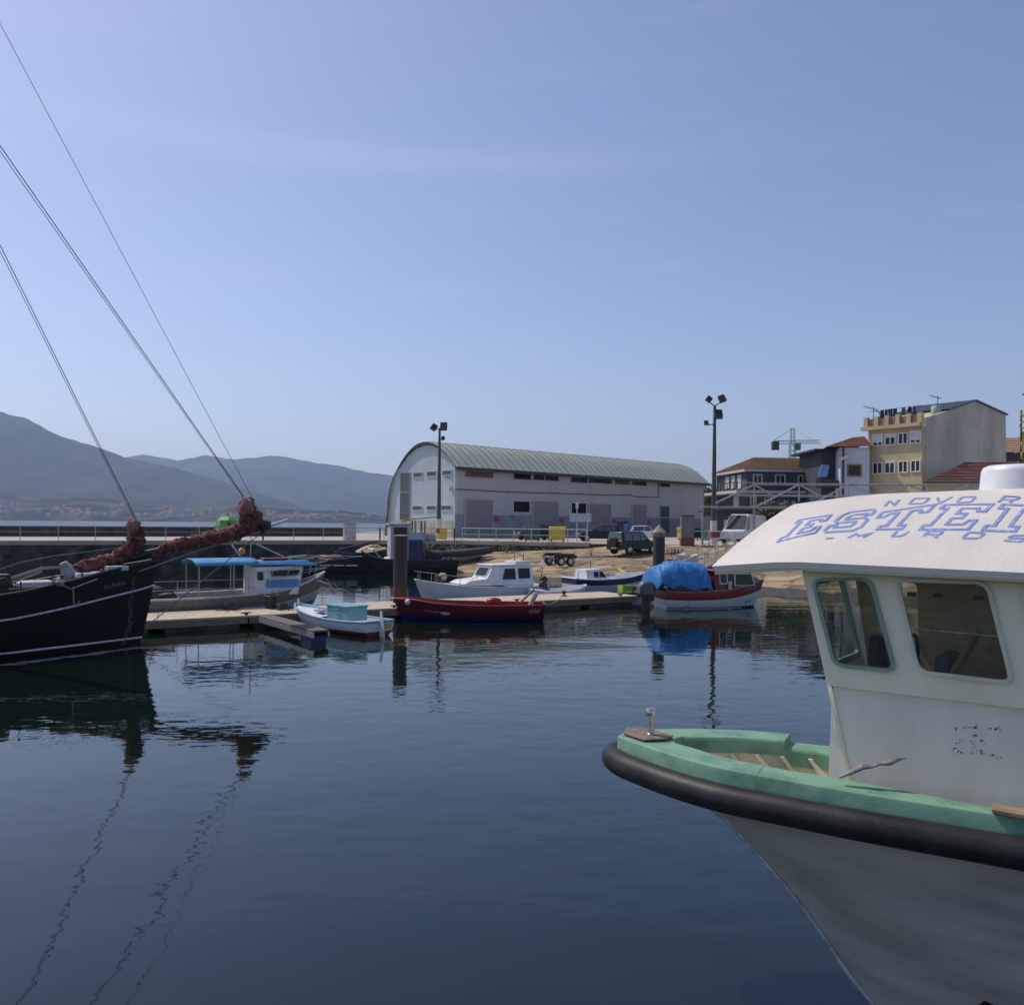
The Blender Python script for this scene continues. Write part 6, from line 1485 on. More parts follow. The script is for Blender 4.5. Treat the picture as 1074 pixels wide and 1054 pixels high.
# white pickup nose / heap of sacks on the ramp
p = ramp_px(722, 588); hp = MB(); hp.ball(p + Vector((0, 0, .12)), .75, 3, .6, 2.2, (1.3, .8, .55)); tag(hp.build('net_heap', pm('pale_pink_netting', (.55, .47, .47), .95, var=.3, bump=.6), smooth=True), 'pale heap of nets lying on the stone ramp', 'net')
for k, (px, py) in enumerate(((703, 588), (708, 587), (713, 587.5))):
    p = ramp_px(px, py); o = thing('crab_pot', 'dark wire crab pot on the ramp left of the pale net heap', 'pot', p, .4 * k, 'crab pots on the ramp')
    for z in (.05, .5): MB().tube([(.35 * math.cos(a), .35 * math.sin(a), z) for a in [j * math.pi / 5 for j in range(11)]], .03, 5).build('hoop', M_rustband, o)
    for j in range(6): a = j * math.pi / 3; MB().tube([(.35 * math.cos(a), .35 * math.sin(a), .05), (.25 * math.cos(a), .25 * math.sin(a), .8)], .02, 4).build('stave', M_rustband, o)
# yellow painted marks on the ramp
for (xa, ya, xb, yb) in ((648, 596, 655, 601), (672, 593, 684, 597)):
    a, b_ = ramp_px(xa, ya), ramp_px(xb, yb); d = (b_ - a); n_ = Vector((-d.y, d.x, 0)).normalized() * .12; o = MB(); rr_ = []
    for k in range(9):
        c = a.lerp(b_, k / 8); rr_.append([Vector((q.x, q.y, ramp_z(q.x, q.y) + .02)) for q in (c - n_, c + n_)])
    struct(MB().grid(rr_).build('painted_line', pm('yellow_road_paint', (.6, .42, .06), .7, var=.3)))
# weeds on the quay wall
M_leaf = pm('weed_leaves', (.075, .11, .025), .7, var=.5, scale=3)
for k, (px, py, s_) in enumerate(((470, 577, .9), (482, 575, 1.2), (533, 576, .8), (574, 576, 1.3), (446, 574, .7))):
    p = P(px, py, 0); Yq = 71.0 if px < 480 else 70.2 - (px - 480) * .012; p = P(px, py, Yq); n_ = MB(); rnd = random.Random(k)
    for j in range(130):
        q = p + Vector((rnd.gauss(0, .42) * s_, rnd.uniform(-.35, .1), rnd.gauss(0, .35) * s_)); a = rnd.uniform(0, 6.28); d = Vector((math.cos(a), math.sin(a), rnd.uniform(-.6, .6))) * .13; e_ = d.orthogonal().normalized() * .06
        n_.add([q, q + d * .5 + e_, q + d, q + d * .5 - e_], [(0, 1, 2, 3)])
    where = ['leftmost on the dark wall below the lamp post', 'growing on the dark quay wall left of the white railing', 'small, on the dark wall below the middle of the white railing', 'below the yellow bin on the quay wall', 'small, low on the wall behind the work boat'][k]
    o = n_.build('wall_weed', M_leaf, fixn=False); tag(o, 'green weed clump ' + where, 'plant')

# ------------------------------------------------------------------ town behind the quay
M_slate = pm('slate_blue_wall', (.055, .065, .105), .85, var=.2, scale=.6)
M_slate2 = pm('dark_blue_wall', (.045, .06, .085), .85, var=.2, scale=.6)
M_tile = pm('mossy_roof_tiles', (.25, .12, .065), .9, col2=(.15, .12, .045), scale=.55, bump=.5, bscale=3, detail=9, lo=.38, hi=.58)
M_tile2 = pm('orange_roof_tiles', (.34, .14, .075), .9, col2=(.19, .09, .05), scale=1.2, bump=.4)
M_rustroof = pm('rust_brown_roof', (.15, .062, .048), .9, var=.35, scale=.7, bump=.3)
M_bluewhite = pm('pale_blue_white_wall', (.52, .57, .66), .85, var=.1, scale=.6)
M_yel = pm('ochre_yellow_wall', (.50, .42, .26), .85, var=.16, scale=.5, detail=9)
M_greyw = pm('bare_cement_gable', (.56, .52, .46), .92, col2=(.40, .375, .335), scale=.28, detail=11, stretch=(1, 1, .45), lo=.38, hi=.62)
M_trim = pm('pale_stone_trim', (.5, .49, .47), .8, var=.15); M_terra = pm('terracotta_lattice', (.30, .16, .12), .85, var=.3)
def tiles(mb, p00, p10, p11, p01, rows=14):
    """a tiled slope as overlapping courses"""
    for k in range(rows):
        a, b_ = k / rows, (k + 1) / rows
        q0, q1 = Vector(p00).lerp(Vector(p01), a), Vector(p10).lerp(Vector(p11), a); r0, r1 = Vector(p00).lerp(Vector(p01), b_), Vector(p10).lerp(Vector(p11), b_)
        n_ = (q1 - q0).cross(r0 - q0).normalized(); n_ = n_ if n_.z > 0 else -n_
        mb.add([q0 + n_ * .09, q1 + n_ * .09, r1 + n_ * .02, r0 + n_ * .02, q0, q1], [(0, 1, 2, 3), (4, 5, 1, 0)])
    return mb
class Facade:
    def __init__(s, root, o, xdir): s.root, s.o, s.x = root, Vector(o), Vector(xdir).normalized(); s.n = s.x.cross(Vector((0, 0, 1))).normalized(); s.W = WM(root)
    def px(s, px, py): p = hit(px, py, s.o, s.n); return (p - s.o).dot(s.x), p.z
    def rect(s, r_, mat, name, fr=None, frw=.1, dep=.05, sill=None, parent=None, mull=0, shut=0):
        (x0, z0), (x1, z1) = s.px(r_[0], r_[3]), s.px(r_[2], r_[1]); 
        def pt_(x, z, d): return s.W.inverted() @ (Vector((s.o.x, s.o.y, 0)) + s.x * x + Vector((0, 0, z)) + s.n * d)
        o = MB().prism([pt_(x0, z0, .004), pt_(x1, z0, .004), pt_(x1, z1, .004), pt_(x0, z1, .004)], s.W.inverted().to_3x3() @ (s.n * dep)).build(name, mat, parent or s.root)
        if fr:
            g = MB(); N3 = s.W.inverted().to_3x3() @ (s.n * (dep + .06))
            for a, b_, c, d in ((x0 - frw, x1 + frw, z1, z1 + frw), (x0 - frw, x1 + frw, z0 - frw, z0), (x0 - frw, x0, z0, z1), (x1, x1 + frw, z0, z1)): g.prism([pt_(a, c, .002), pt_(b_, c, .002), pt_(b_, d, .002), pt_(a, d, .002)], N3)
            for k in range(mull):
                xm = lerp(x0, x1, (k + 1) / (mull + 1)); g.prism([pt_(xm - .05, z0, .002), pt_(xm + .05, z0, .002), pt_(xm + .05, z1, .002), pt_(xm - .05, z1, .002)], N3 * .8)
            g.build('frame', fr, o)
        if shut:
            MB().prism([pt_(x0, lerp(z1, z0, shut), dep + .006), pt_(x1, lerp(z1, z0, shut), dep + .006), pt_(x1, z1, dep + .006), pt_(x0, z1, dep + .006)], s.W.inverted().to_3x3() @ (s.n * .02)).build('roller_shutter', M_white_d, o)
        return o
def body(root, pts, z0, z1, mat, name='wall'):
    inv = WM(root).inverted(); return MB().prism([inv @ Vector((x, y, z0)) for x, y in pts], (0, 0, z1 - z0)).build(name, mat, root)
# --- blue house with mossy hipped roof
bo = P(783, HY, 96); bo.z = QZ; fx, fy = Vector((math.cos(R(6)), math.sin(R(6)), 0)), Vector((-math.sin(R(6)), math.cos(R(6)), 0))
ze = P(783, 492, 96).z
bh = thing('blue_house', 'dark blue house with mossy tiled hip roof and white window frames', 'house', bo); inv = WM(bh).inverted()
c0, c1, c2, c3 = bo, bo + fx * 13, bo + fx * 13 + fy * 10, bo + fy * 10
body(bh, [(p.x, p.y) for p in (c0, c1, c2, c3)], QZ, ze, M_slate)
F1 = Facade(bh, c0, fx); F2 = Facade(bh, c3, -fy)
D4 = lambda x: 740 + x / 8.262
E4 = lambda y: 470 + y / 8.262
for r_ in ((418, 236, 482, 312), (610, 238, 680, 312), (808, 244, 870, 312), (395, 425, 430, 500), (520, 425, 560, 500)): F1.rect((D4(r_[0]), E4(r_[1]), D4(r_[2]), E4(r_[3])), M_glass, 'window', M_trim, .14, mull=1)
for r_ in ((178, 252, 206, 345), (230, 246, 256, 345), (284, 238, 310, 345), (250, 425, 290, 500)): F2.rect((D4(r_[0]), E4(r_[1]), D4(r_[2]), E4(r_[3])), M_white_d, 'window', M_trim, .1)
rt = P(800, 479, 100).z
e_ = .5; k0 = [c0 - fx * e_ - fy * e_, c1 + fx * e_ - fy * e_, c2 + fx * e_ + fy * e_, c3 - fx * e_ + fy * e_]
for p in k0: p.z = ze
r0, r1 = c0 + fx * 2.9 + fy * 5, c1 - fx * 3 + fy * 5; r0.z = r1.z = rt
rf = MB()
for a, b_, c, d in ((k0[0], k0[1], r1, r0), (k0[3], k0[0], r0, r0), (k0[2], k0[3], r0, r1), (k0[1], k0[2], r1, r1)): tiles(rf, inv @ a, inv @ b_, inv @ c, inv @ d, 12)
rf.build('roof', M_tile, bh)
MB().prism([inv @ (p + Vector((0, 0, -.28))) for p in k0], (0, 0, .26)).build('eaves', M_trim, bh)
zb = P(760, 517, 96).z; MB().prism([inv @ Vector((p.x, p.y, zb)) for p in (c0 - fx * 1.6 - fy * 1.0, c0 + fx * 12 - fy * 1.0, c0 + fx * 12, c0 - fx * 0, c3, c3 - fx * 1.6)], (0, 0, .3)).build('balcony', M_trim, bh)
bl = MB()
for k in range(10): 
    p = inv @ (c0 - fx * 1.5 + fy * (k * 1.05 - .9) + Vector((0, 0, zb - QZ + .3))); MB().tube([p, p + Vector((0, 0, .95))], .06, 5).build('balcony_post', M_dark, bh)
MB().tube([inv @ (c0 - fx * 1.5 - fy * .9 + Vector((0, 0, zb - QZ + 1.25))), inv @ (c3 - fx * 1.5 + Vector((0, 0, zb - QZ + 1.25)))], .06, 5).build('balcony_rail', M_dark, bh)
MB().tube([inv @ (c0 + fx * 11.5 - fy * .95 + Vector((0, 0, zb - QZ + 1.15))), inv @ (c0 - fx * 1.5 - fy * .95 + Vector((0, 0, zb - QZ + 1.15)))], .06, 5).build('balcony_rail', M_steel, bh)
# --- low outbuilding in front (pale walls seen between the tubes)
p = P(752, HY, 84); o = thing('garden_shed', 'low dark blue shed beside the blue house, behind the white van', 'shed', Vector((p.x, p.y, QZ)), R(5))
MB().box((4, 2.5, 1.45), (8, 5, 2.9)).build('wall', M_slate2, o); MB().box((4, 2.4, 3.0), (8.5, 5.4, .2)).build('roof', M_dark, o, bev=.03); MB().box((1.2, -.03, 1.1), (1.0, .06, 2.1)).build('door', M_trim, o); MB().box((4.6, -.03, 1.7), (1.6, .06, .9)).build('window', M_glass, o)
# --- dark annex with panel
ao = P(861, HY, 91); ao.z = QZ; an = thing('annex_house', 'narrow dark blue annex with flat roof and a tilted blue panel', 'house', ao); 
za = P(861, 473.5, 91).z; a1 = P(885, HY, 91)
body(an, [(ao.x, ao.y), (a1.x + .5, ao.y), (a1.x + .5, ao.y + 7), (ao.x, ao.y + 7)], QZ, za, M_slate2)
inv = WM(an).inverted(); MB().box((1.2, 3.3, za - QZ + .12), (4.4, 8, .24)).build('roof', M_dark, an, bev=.03)
q = [P(861.5, 488, 89.6), P(870, 488, 89.6), P(867.5, 500, 88.8), P(858, 500.5, 88.8)]; MB().prism([inv @ v for v in q], (0, .08, .05)).build('solar_panel', pm('blue_panel_glass', (.12, .22, .45), .15, var=.1), an)
MB().prism([inv @ v for v in (P(856, 501, 90), P(884, 507, 90), P(884, 512, 90), P(856, 512, 90))], (0, -1.5, 0)).build('lean_to_roof', M_dark, an)
# --- white house with orange roof
wo = P(881, HY, 88); wo.z = QZ; wx = Vector((math.cos(R(-12)), math.sin(R(-12)), 0)); wy_ = Vector((-wx.y, wx.x, 0))
wt = thing('white_house', 'pale blue-white house with orange tiled roof left of the yellow building', 'house', wo); inv = WM(wt).inverted()
zw_ = P(890, 469.5, 88).z; wl = 2.85
cs = [wo, wo + wx * wl, wo + wx * wl + wy_ * 8, wo + wy_ * 8]; body(wt, [(p.x, p.y) for p in cs], QZ, zw_, M_bluewhite)
F3 = Facade(wt, wo, wx); F3.rect((890, 488.5, 902, 498.5), M_glass, 'window', pm('brown_window_frame', (.2, .12, .07), .6), .14)
MB().tube([inv @ (wo + wx * .25 - wy_ * .12), inv @ (wo + wx * .25 - wy_ * .12 + Vector((0, 0, zw_ - QZ)))], .09, 6).build('downpipe', M_dark, wt)
MB().box(inv @ (wo + wx * .3 - wy_ * .25 + Vector((0, 0, zw_ - QZ - 1.1))), (1.0, .3, .3), ry=-.5).build('awning_box', M_white_d, wt)
rf = MB(); q = [cs[0] - wx * 1.5 - wy_ * .5, cs[1] + wx * .2 - wy_ * .5, cs[1] + wx * .2 + wy_ * 4, cs[0] + wx * 2.0 + wy_ * 4, cs[2] + wx * .2, cs[3] - wx * 1.5]
for i, z in enumerate((0, 0, P(905, 459, 92).z - zw_, P(905, 460, 92).z - zw_, 0, 0)): q[i].z = zw_ + z + .05
tiles(rf, inv @ q[0], inv @ q[1], inv @ q[2], inv @ q[3], 10); tiles(rf, inv @ q[4], inv @ q[5], inv @ q[3], inv @ q[2], 10); rf.add([inv @ q[5], inv @ q[0], inv @ q[3]], [(0, 1, 2)]); rf.build('roof', M_tile2, wt)
# --- yellow apartment block with bare cement gable
yr = Vector((41.0, 84, QZ)); yl = P(910, HY, 88.6); yl.z = QZ
yx = (yr - yl).normalized(); yd = Vector((-yx.y, yx.x, 0))
yd = Vector((.78, .63, 0)).normalized()
yb = thing('apartment_block', 'yellow apartment block with roof terrace and tall bare grey gable side', 'building', yl); inv = WM(yb).inverted()
zt = P(910, 452, 88.6).z; zt2 = P(970, 447, 84).z; zc_ = (zt + zt2) / 2
bl_, br_ = yl + yd * 19.6, yr + yd * 19.6
body(yb, [(p.x, p.y) for p in (yl, yr, yr + yd * 3.4, yl + yd * 3.4)], QZ, zc_, M_yel)
def gpt(px, py): p = hit(px, py, yr, Vector((-yd.y, yd.x, 0))); return p
g = [gpt(971, 520), gpt(1056, 520), gpt(1054.5, 435.5), gpt(1022.5, 421), gpt(993, 431), gpt(971, 438)]
g[0].z = g[1].z = QZ
off = -yx * 6.2
MB().prism([inv @ (v + yx * .04) for v in g], inv.to_3x3() @ (-yx * .3)).build('cement_gable', M_greyw, yb)
g2 = [v - yx * .3 + yd * (3.4 if i in (0, 5) else -.05) for i, v in enumerate(g)]; g2[5].z = g[4].z - .6; g2[0].z = QZ
MB().prism([inv @ v for v in g2], inv.to_3x3() @ (-yx * 5.7)).build('rear_block', M_yel, yb)
rfp = [g[4] + yx * .2 + Vector((0, 0, .03)), g[3] + yx * .2 + Vector((0, 0, .03)), g[2] + yd * .3 + yx * .2 + Vector((0, 0, .0))]
MB().grid([[inv @ v for v in rfp], [inv @ (v - yx * 6.4) for v in rfp], [inv @ (v - yx * 6.4 + Vector((0, 0, .16))) for v in rfp], [inv @ (v + Vector((0, 0, .16))) for v in rfp], [inv @ v for v in rfp]]).build('roof', M_dark, yb)
F4 = Facade(yb, yl, yx)
U = lambda x: 860 + x / 5.0187
V = lambda y: 400 + y / 5.0187
for i, r_ in enumerate(((283, 281, 328, 338), (347, 279, 395, 334), (417, 273, 460, 328), (479, 263, 529, 323))): F4.rect((U(r_[0]), V(r_[1]), U(r_[2]), V(r_[3])), M_glass, 'window', M_white, .10, mull=1, shut=(.75, .3, 0, .8)[i])
for i, r_ in enumerate(((283, 430, 327, 485), (346, 425, 392, 482), (418, 422, 460, 477), (483, 418, 526, 473))): F4.rect((U(r_[0]), V(r_[1]), U(r_[2]), V(r_[3])), M_glass, 'window', M_white, .10, mull=1, shut=(.0, .1, 0, .0)[i])
n4 = F4.n
co_ = MB(); co_.prism([inv @ (v + Vector((0, 0, zc_ - QZ - .0))) for v in (yl + n4 * .7 - yx * .5, yr + n4 * .7 + yx * .05, yr + yx * .05 - n4 * .0, yl - yx * .5)], (0, 0, .35)); co_.build('cornice', M_yel, yb)
for k in range(6):
    p = yl.lerp(yr, k / 5) + n4 * .35; c_ = MB(); c_.box(inv @ (p + Vector((0, 0, zc_ - QZ + .85))), (.45, .45, 1.0), rz=math.atan2(yx.y, yx.x)); c_.build('parapet_pillar', M_yel, yb)
MB().prism([inv @ (v + Vector((0, 0, zc_ - QZ + .35))) for v in (yl + n4 * .42, yr + n4 * .42, yr + n4 * .26, yl + n4 * .26)], (0, 0, .8)).build('parapet_lattice', M_terra, yb)
wl_ = [inv @ (yl + n4 * .1 + Vector((0, 0, zc_ - QZ + 2.0))), inv @ (yr + n4 * .1 + Vector((0, 0, zc_ - QZ + 2.1)))]
MB().tube(wl_, .02, 4).build('clothes_line', M_dark, yb)
for k, (u0, u1, h_, col) in enumerate(((.24, .32, 1.2, (.03, .07, .12)), (.33, .38, 1.5, (.03, .10, .13)), (.39, .46, 1.2, (.04, .09, .14)), (.47, .54, 1.3, (.02, .06, .09)), (.62, .70, .7, (.12, .13, .22)), (.74, .82, 1.3, (.02, .02, .03)), (.84, .91, 1.2, (.10, .13, .25)))):
    a, b_ = wl_[0].lerp(wl_[1], u0), wl_[0].lerp(wl_[1], u1); rr_ = []
    for j in range(5): rr_.append([a.lerp(b_, i / 6) + Vector((0, 0, -h_ * j / 4)) + inv.to_3x3() @ n4 * .12 * math.sin(i * 1.3 + j * .6 + k) for i in range(7)])
    lo_ = MB().grid([[WM(yb) @ v for v in r_] for r_ in rr_]).build('laundry', pm('laundry_cloth', col, .9, var=.2), smooth=True)
    tag(lo_, 'piece of laundry hanging on the roof terrace of the yellow block', 'laundry', 'laundry on the roof terrace')
def aerial(px, pyb, pyt, Y, label, arm):
    p = P(px, pyb, Y); o = thing('roof_aerial', label, 'aerial', p); h_ = P(px, pyt, Y).z - p.z
    MB().tube([(0, 0, 0), (0, 0, h_)], .035, 5).build('pole', M_dark, o); MB().tube([(-arm, 0, h_ * .85 + arm * .22), (arm * .4, 0, h_ * .85 - arm * .1)], .03, 5).build('boom', M_dark, o)
    for k in range(5): x = lerp(-arm, arm * .4, k / 4); zc = h_ * .85 - (x) * .23 + .0; MB().tube([(x, -.4, zc), (x, .4, zc + .1)], .02, 4).build('element', M_dark, o)
aerial(916, 440, 427, 88, 'thin aerial leaning at the left end of the yellow block terrace', 1.0)
aerial(922.5, 436, 432, 88, 'short aerial on the yellow block terrace', .6)
aerial(983.5, 428, 415.5, 90, 'tall television aerial on the roof by the grey gable', .8)
p = P(982, 430, 88); o = thing('water_tank', 'small pale green tank on the roof beside the grey gable', 'tank', p); MB().lathe([(.45, -.6), (.5, -.5), (.5, .3), (.42, .42), (.1, .5)], (0, 0, 0), 14).build('shell', pm('pale_green_tank', (.3, .42, .4), .6), o, smooth=True); MB().lathe([(.2, .5), (.2, .58), (.05, .6)], (0, 0, 0), 10).build('lid', M_dark, o)
# --- rusty low roof in front of the gable, and a further house
rh = P(968, HY, 76); rh.z = QZ; rr = thing('low_house', 'low house with wide rust-brown roof in front of the grey gable', 'house', rh); inv = WM(rr).inverted()
p0, p1, p2, p3 = P(968, 506, 76), P(1110, 506, 76), P(1110, 484, 84), P(1013, 485, 84)
tf = MB(); tiles(tf, inv @ p0, inv @ p1, inv @ p2, inv @ p3, 14); tf.build('roof', M_rustroof, rr)
body(rr, [(rh.x + .6, 76.6), (rh.x + 12, 76.6), (rh.x + 12, 84), (rh.x + 4.2, 84)], QZ, p0.z - .1, M_yel)
MB().prism([inv @ p0, inv @ p1, inv @ (p1 + Vector((0, 0, -.25))), inv @ (p0 + Vector((0, 0, -.25)))], (0, .15, 0)).build('fascia', pm('olive_fascia', (.16, .15, .06), .8), rr)
th_ = P(1056, HY, 112); th_.z = QZ; tn = thing('tan_house', 'tan roofed house partly seen between the grey gable and the hotel sign', 'house', th_); inv = WM(tn).inverted()
z0 = P(1060, 474.5, 112).z; body(tn, [(th_.x - 2, 113), (th_.x + 14, 113), (th_.x + 14, 122), (th_.x - 2, 122)], QZ, z0, M_slate)
tf = MB(); tiles(tf, inv @ Vector((th_.x - 3, 112, z0)), inv @ Vector((th_.x + 15, 112, z0)), inv @ Vector((th_.x + 12, 118, z0 + 2.6)), inv @ Vector((th_.x - 1, 118, z0 + 2.6)), 8); tf.build('roof', pm('tan_roof_tiles', (.36, .22, .13), .9, var=.2), tn)
MB().box(inv @ Vector((th_.x + 1.5, 112.97, z0 - 2)), (2.2, .06, 2.0)).build('window', M_glass, tn)
# --- hotel sign: letters up a dark pole, lamp above
hp = P(1071.5, HY, 66); hp.z = QZ; hs = thing('hotel_sign', 'vertical sign of gold letters spelling HOTEL at the right edge', 'sign', hp)
M_gold = pm('gold_letter_paint', (.42, .30, .03), .45, .2, var=.25, scale=6)
for ch, pyc, hh in (('H', 436.5, 8), ('O', 446.5, 8), ('T', 457, 8), ('E', 467.5, 8.5), ('L', 478.5, 8), ('*', 487.5, 8), ('*', 490.5, 8)):
    z = P(1071.5, pyc, 66).z - QZ
    if ch == '*':
        s_ = MB(); 
        s_.prism([(.3 * (1 if k % 2 == 0 else .42) * math.sin(k * math.pi / 5) + (-.3 if pyc < 489 else .3), 0, z + .3 * (1 if k % 2 == 0 else .42) * math.cos(k * math.pi / 5)) for k in range(10)], (0, .06, 0)); s_.build('star', M_gold, hs)
    else: place_mesh(text_mesh(ch, .82, .12), 'letter', M_gold, frame_of(Vector((0, -.1, z)), (1, 0, 0), (0, 0, 1)), hs)
MB().tube([(0, .16, 0), (0, .16, P(1071, 430, 66).z - QZ)], .07, 8).build('pole', M_dark, hs)
for pyc in (436.5, 457, 478.5): z = P(1071.5, pyc, 66).z - QZ; MB().box((0, .08, z), (.12, .16, .1)).build('bracket', M_dark, hs)
lp = P(1077, HY, 62); lp.z = QZ; o = thing('street_lamp', 'dark street lamp head just entering the right edge above the hotel letters', 'street lamp', lp); zl = P(1074, 413.5, 62).z - QZ
MB().tube([(.6, 0, 0), (.6, 0, zl - .3), (.45, 0, zl + .1), (0, 0, zl + .15)], .07, 8).build('pole', M_dark, o, smooth=True); lm = MB(); lm.lathe([(.04, .28), (.14, .22), (.34, .02), (.36, -.02), (.2, -.1)], (-.02, 0, zl), 14); lm.build('lamp_head', M_dark, o, smooth=True)

# ------------------------------------------------------------------ tubular canopy frame
cf = thing('canopy_frame', 'white tubular canopy frame with pitched trusses standing on the quay', 'frame', Vector((14, 60, QZ)))
CI = WM(cf).inverted()
Yf, Yr, Yb = 62, 65, 68
M_tube = pm('white_tube', (.30, .30, .30), .5, var=.2)
ef0, ef1 = P(735, 532, Yf), P(1090, 535, Yf); rd0, rd1 = P(791, 508, Yr), P(1090, 509, Yr); eb0, eb1 = P(770, 519.5, Yb), P(1090, 523, Yb)
for a, b_, nm_ in ((ef0, ef1, 'eave_tube'), (rd0, rd1, 'ridge_tube'), (eb0, eb1, 'eave_tube')): MB().tube([CI @ a, CI @ b_], .085, 8).build(nm_, M_tube, cf, smooth=True)
for k, (rx, fx0, bx0) in enumerate(((791, 751, 812), (838, 794, 862), (890, 848, 920), (951, 905, 985), (1016, 968, 1050), (1082, 1034, 1110))):
    r_ = P(rx, 508.2, Yr); f_ = P(fx0, 531 if k else 527.5, Yf); b_ = P(bx0, 520.5, Yb)
    MB().tube([CI @ r_, CI @ f_], .075, 8).build('rafter', M_steel, cf); MB().tube([CI @ r_, CI @ b_], .075, 8).build('rafter', M_steel, cf)
    MB().tube([CI @ r_, CI @ Vector((r_.x, r_.y, r_.z - 1.3))], .05, 6).build('king_post', M_steel, cf)
for a in (P(737, 532, Yf), P(791, 532.5, Yf), P(868, 533, Yf), P(970, 534, Yf), P(791, 520, Yb), P(905, 521, Yb)):
    MB().tube([CI @ a, CI @ Vector((a.x, a.y, QZ))], .085, 8).build('column', M_tube, cf)

# ------------------------------------------------------------------ tower crane far behind
cr_ = P(830.5, HY, 190); cr_.z = QZ; tc_ = thing('tower_crane', 'distant green tower crane rising behind the blue house', 'crane', cr_)
M_crane = pm('green_crane_paint', (.05, .12, .09), .6, var=.2)
zj = P(830, 465, 190).z - QZ; ztp = P(830.5, 449, 190).z - QZ
def lattice(a, b_, w_, n_, name):
    a, b_ = Vector(a), Vector(b_); d = (b_ - a).normalized(); u = d.cross(Vector((0, 1, 0))).normalized() if abs(d.y) < .9 else Vector((1, 0, 0)); v = d.cross(u); m_ = MB()
    cs_ = [(u * sx + v * sy) * w_ / 2 for sx, sy in ((1, 1), (1, -1), (-1, -1), (-1, 1))]
    for c in cs_: m_.tube([a + c, b_ + c], w_ * .06, 4)
    for k in range(n_):
        p, q = a.lerp(b_, k / n_), a.lerp(b_, (k + 1) / n_)
        for i in range(4): m_.tube([p + cs_[i], q + cs_[(i + 1) % 4]], w_ * .045, 4)
    return m_.build(name, M_crane, tc_)
lattice((0, 0, 0), (0, 0, zj), 1.2, 16, 'mast'); lattice((0, 0, zj), (0, 0, ztp), .8, 4, 'apex_tower')
je = P(868, 470.5, 175) - cr_; je = Vector((je.x, -10, zj - .6)); lattice((0, 0, zj + .3), je, .8, 20, 'jib'); cj = Vector((-4.0, 1, zj + .2)); lattice((0, 0, zj + .3), cj, .7, 5, 'counter_jib')
MB().box(cj + Vector((.4, 0, -.7)), (1.5, 1.2, 1.9)).build('counterweight', M_dark, tc_, bev=.05); MB().box((.9, -.6, zj - .8), (1.2, 1.2, 1.6)).build('cab', M_crane, tc_, bev=.05)
MB().tube([(0, 0, ztp), cj + Vector((0, 0, .4))], .06, 4).build('tie', M_dark, tc_); MB().tube([(0, 0, ztp), Vector((0, 0, zj)).lerp(je, .75) + Vector((0, 0, .6))], .06, 4).build('tie', M_dark, tc_)

# ------------------------------------------------------------------ trees
M_fol = [pm('green_foliage', (.055, .085, .02), .7, var=.55, scale=1.6), pm('dark_foliage', (.028, .045, .018), .7, var=.5, scale=1.6), pm('olive_foliage', (.08, .09, .03), .7, var=.5, scale=1.6)]
M_bark = pm('tree_bark', (.10, .075, .055), .9, var=.4, scale=4, bump=.5)
def tree(p, h_, r_, fol, label, seed, n_=1500, leaf=.28, group=None):
    rnd = random.Random(seed); o = thing('broadleaf_tree', label, 'tree', p, 0, group)
    t_ = MB(); t_.tube([(0, 0, 0), (.1, 0, h_ * .3), (.0, .1, h_ * .6)], [h_ * .035, h_ * .027, h_ * .012], 8)
    for k in range(5): a = k * 1.3 + seed; t_.tube([(.05, 0, h_ * (.28 + .05 * k)), (r_ * .6 * math.cos(a), r_ * .6 * math.sin(a), h_ * (.5 + .07 * k))], [h_ * .014, h_ * .005], 5)
    t_.build('trunk', M_bark, o, smooth=True)
    c = MB(); cl_ = []
    for k in range(16): a = rnd.uniform(0, 6.28); q = rnd.uniform(.1, .85); cl_.append((Vector((r_ * q * math.cos(a), r_ * q * math.sin(a), h_ * rnd.uniform(.38, .88))), r_ * rnd.uniform(.25, .5)))
    for j in range(n_):
        b_, br = rnd.choice(cl_); d = Vector((rnd.gauss(0, 1), rnd.gauss(0, 1), rnd.gauss(0, .8))).normalized() * br * rnd.uniform(.5, 1.05) ** .6; q = b_ + d
        v = Vector((rnd.uniform(-1, 1), rnd.uniform(-1, 1), rnd.uniform(-1, 1))).normalized() * leaf; w_ = v.orthogonal().normalized() * leaf * .5
        c.add([q - v * .5, q + w_, q + v * .5, q - w_], [(0, 1, 2, 3)])
    c.build('crown', fol, o, fixn=False); return o
p = P(744, HY, 128); tree(Vector((p.x, p.y, QZ)), 7.4, 3.6, M_fol[0], 'green tree seen between the warehouse end and the blue house', 1, 2200, .42)
p = P(738, HY, 140); tree(Vector((p.x, p.y, QZ)), 6.6, 3.4, M_fol[1], 'darker tree behind the warehouse end', 2, 2000, .42)
p = P(812, HY, 72); tree(Vector((p.x, p.y, QZ)), 3.6, 2.0, M_fol[2], 'olive green bush behind the white van under the canopy frame', 4, 1800, .22)
p = P(834, HY, 76); tree(Vector((p.x, p.y, QZ)), 3.4, 2.2, M_fol[1], 'dark bush right of the olive bush, mostly behind the boat roof', 5, 1500, .22)
p = P(1062, HY, 175)
for k, (dx, hh, lab) in enumerate(((-3, 20, 'dark tree on the rise right behind the grey gable'), (3, 22, 'dark tree on the rise left of the hotel letters'), (9, 21, 'dark tree on the rise behind the hotel letters'))): tree(Vector((p.x + dx, p.y + k * 2, QZ)), hh, 6, M_fol[1], lab, 10 + k, 2600, .7)

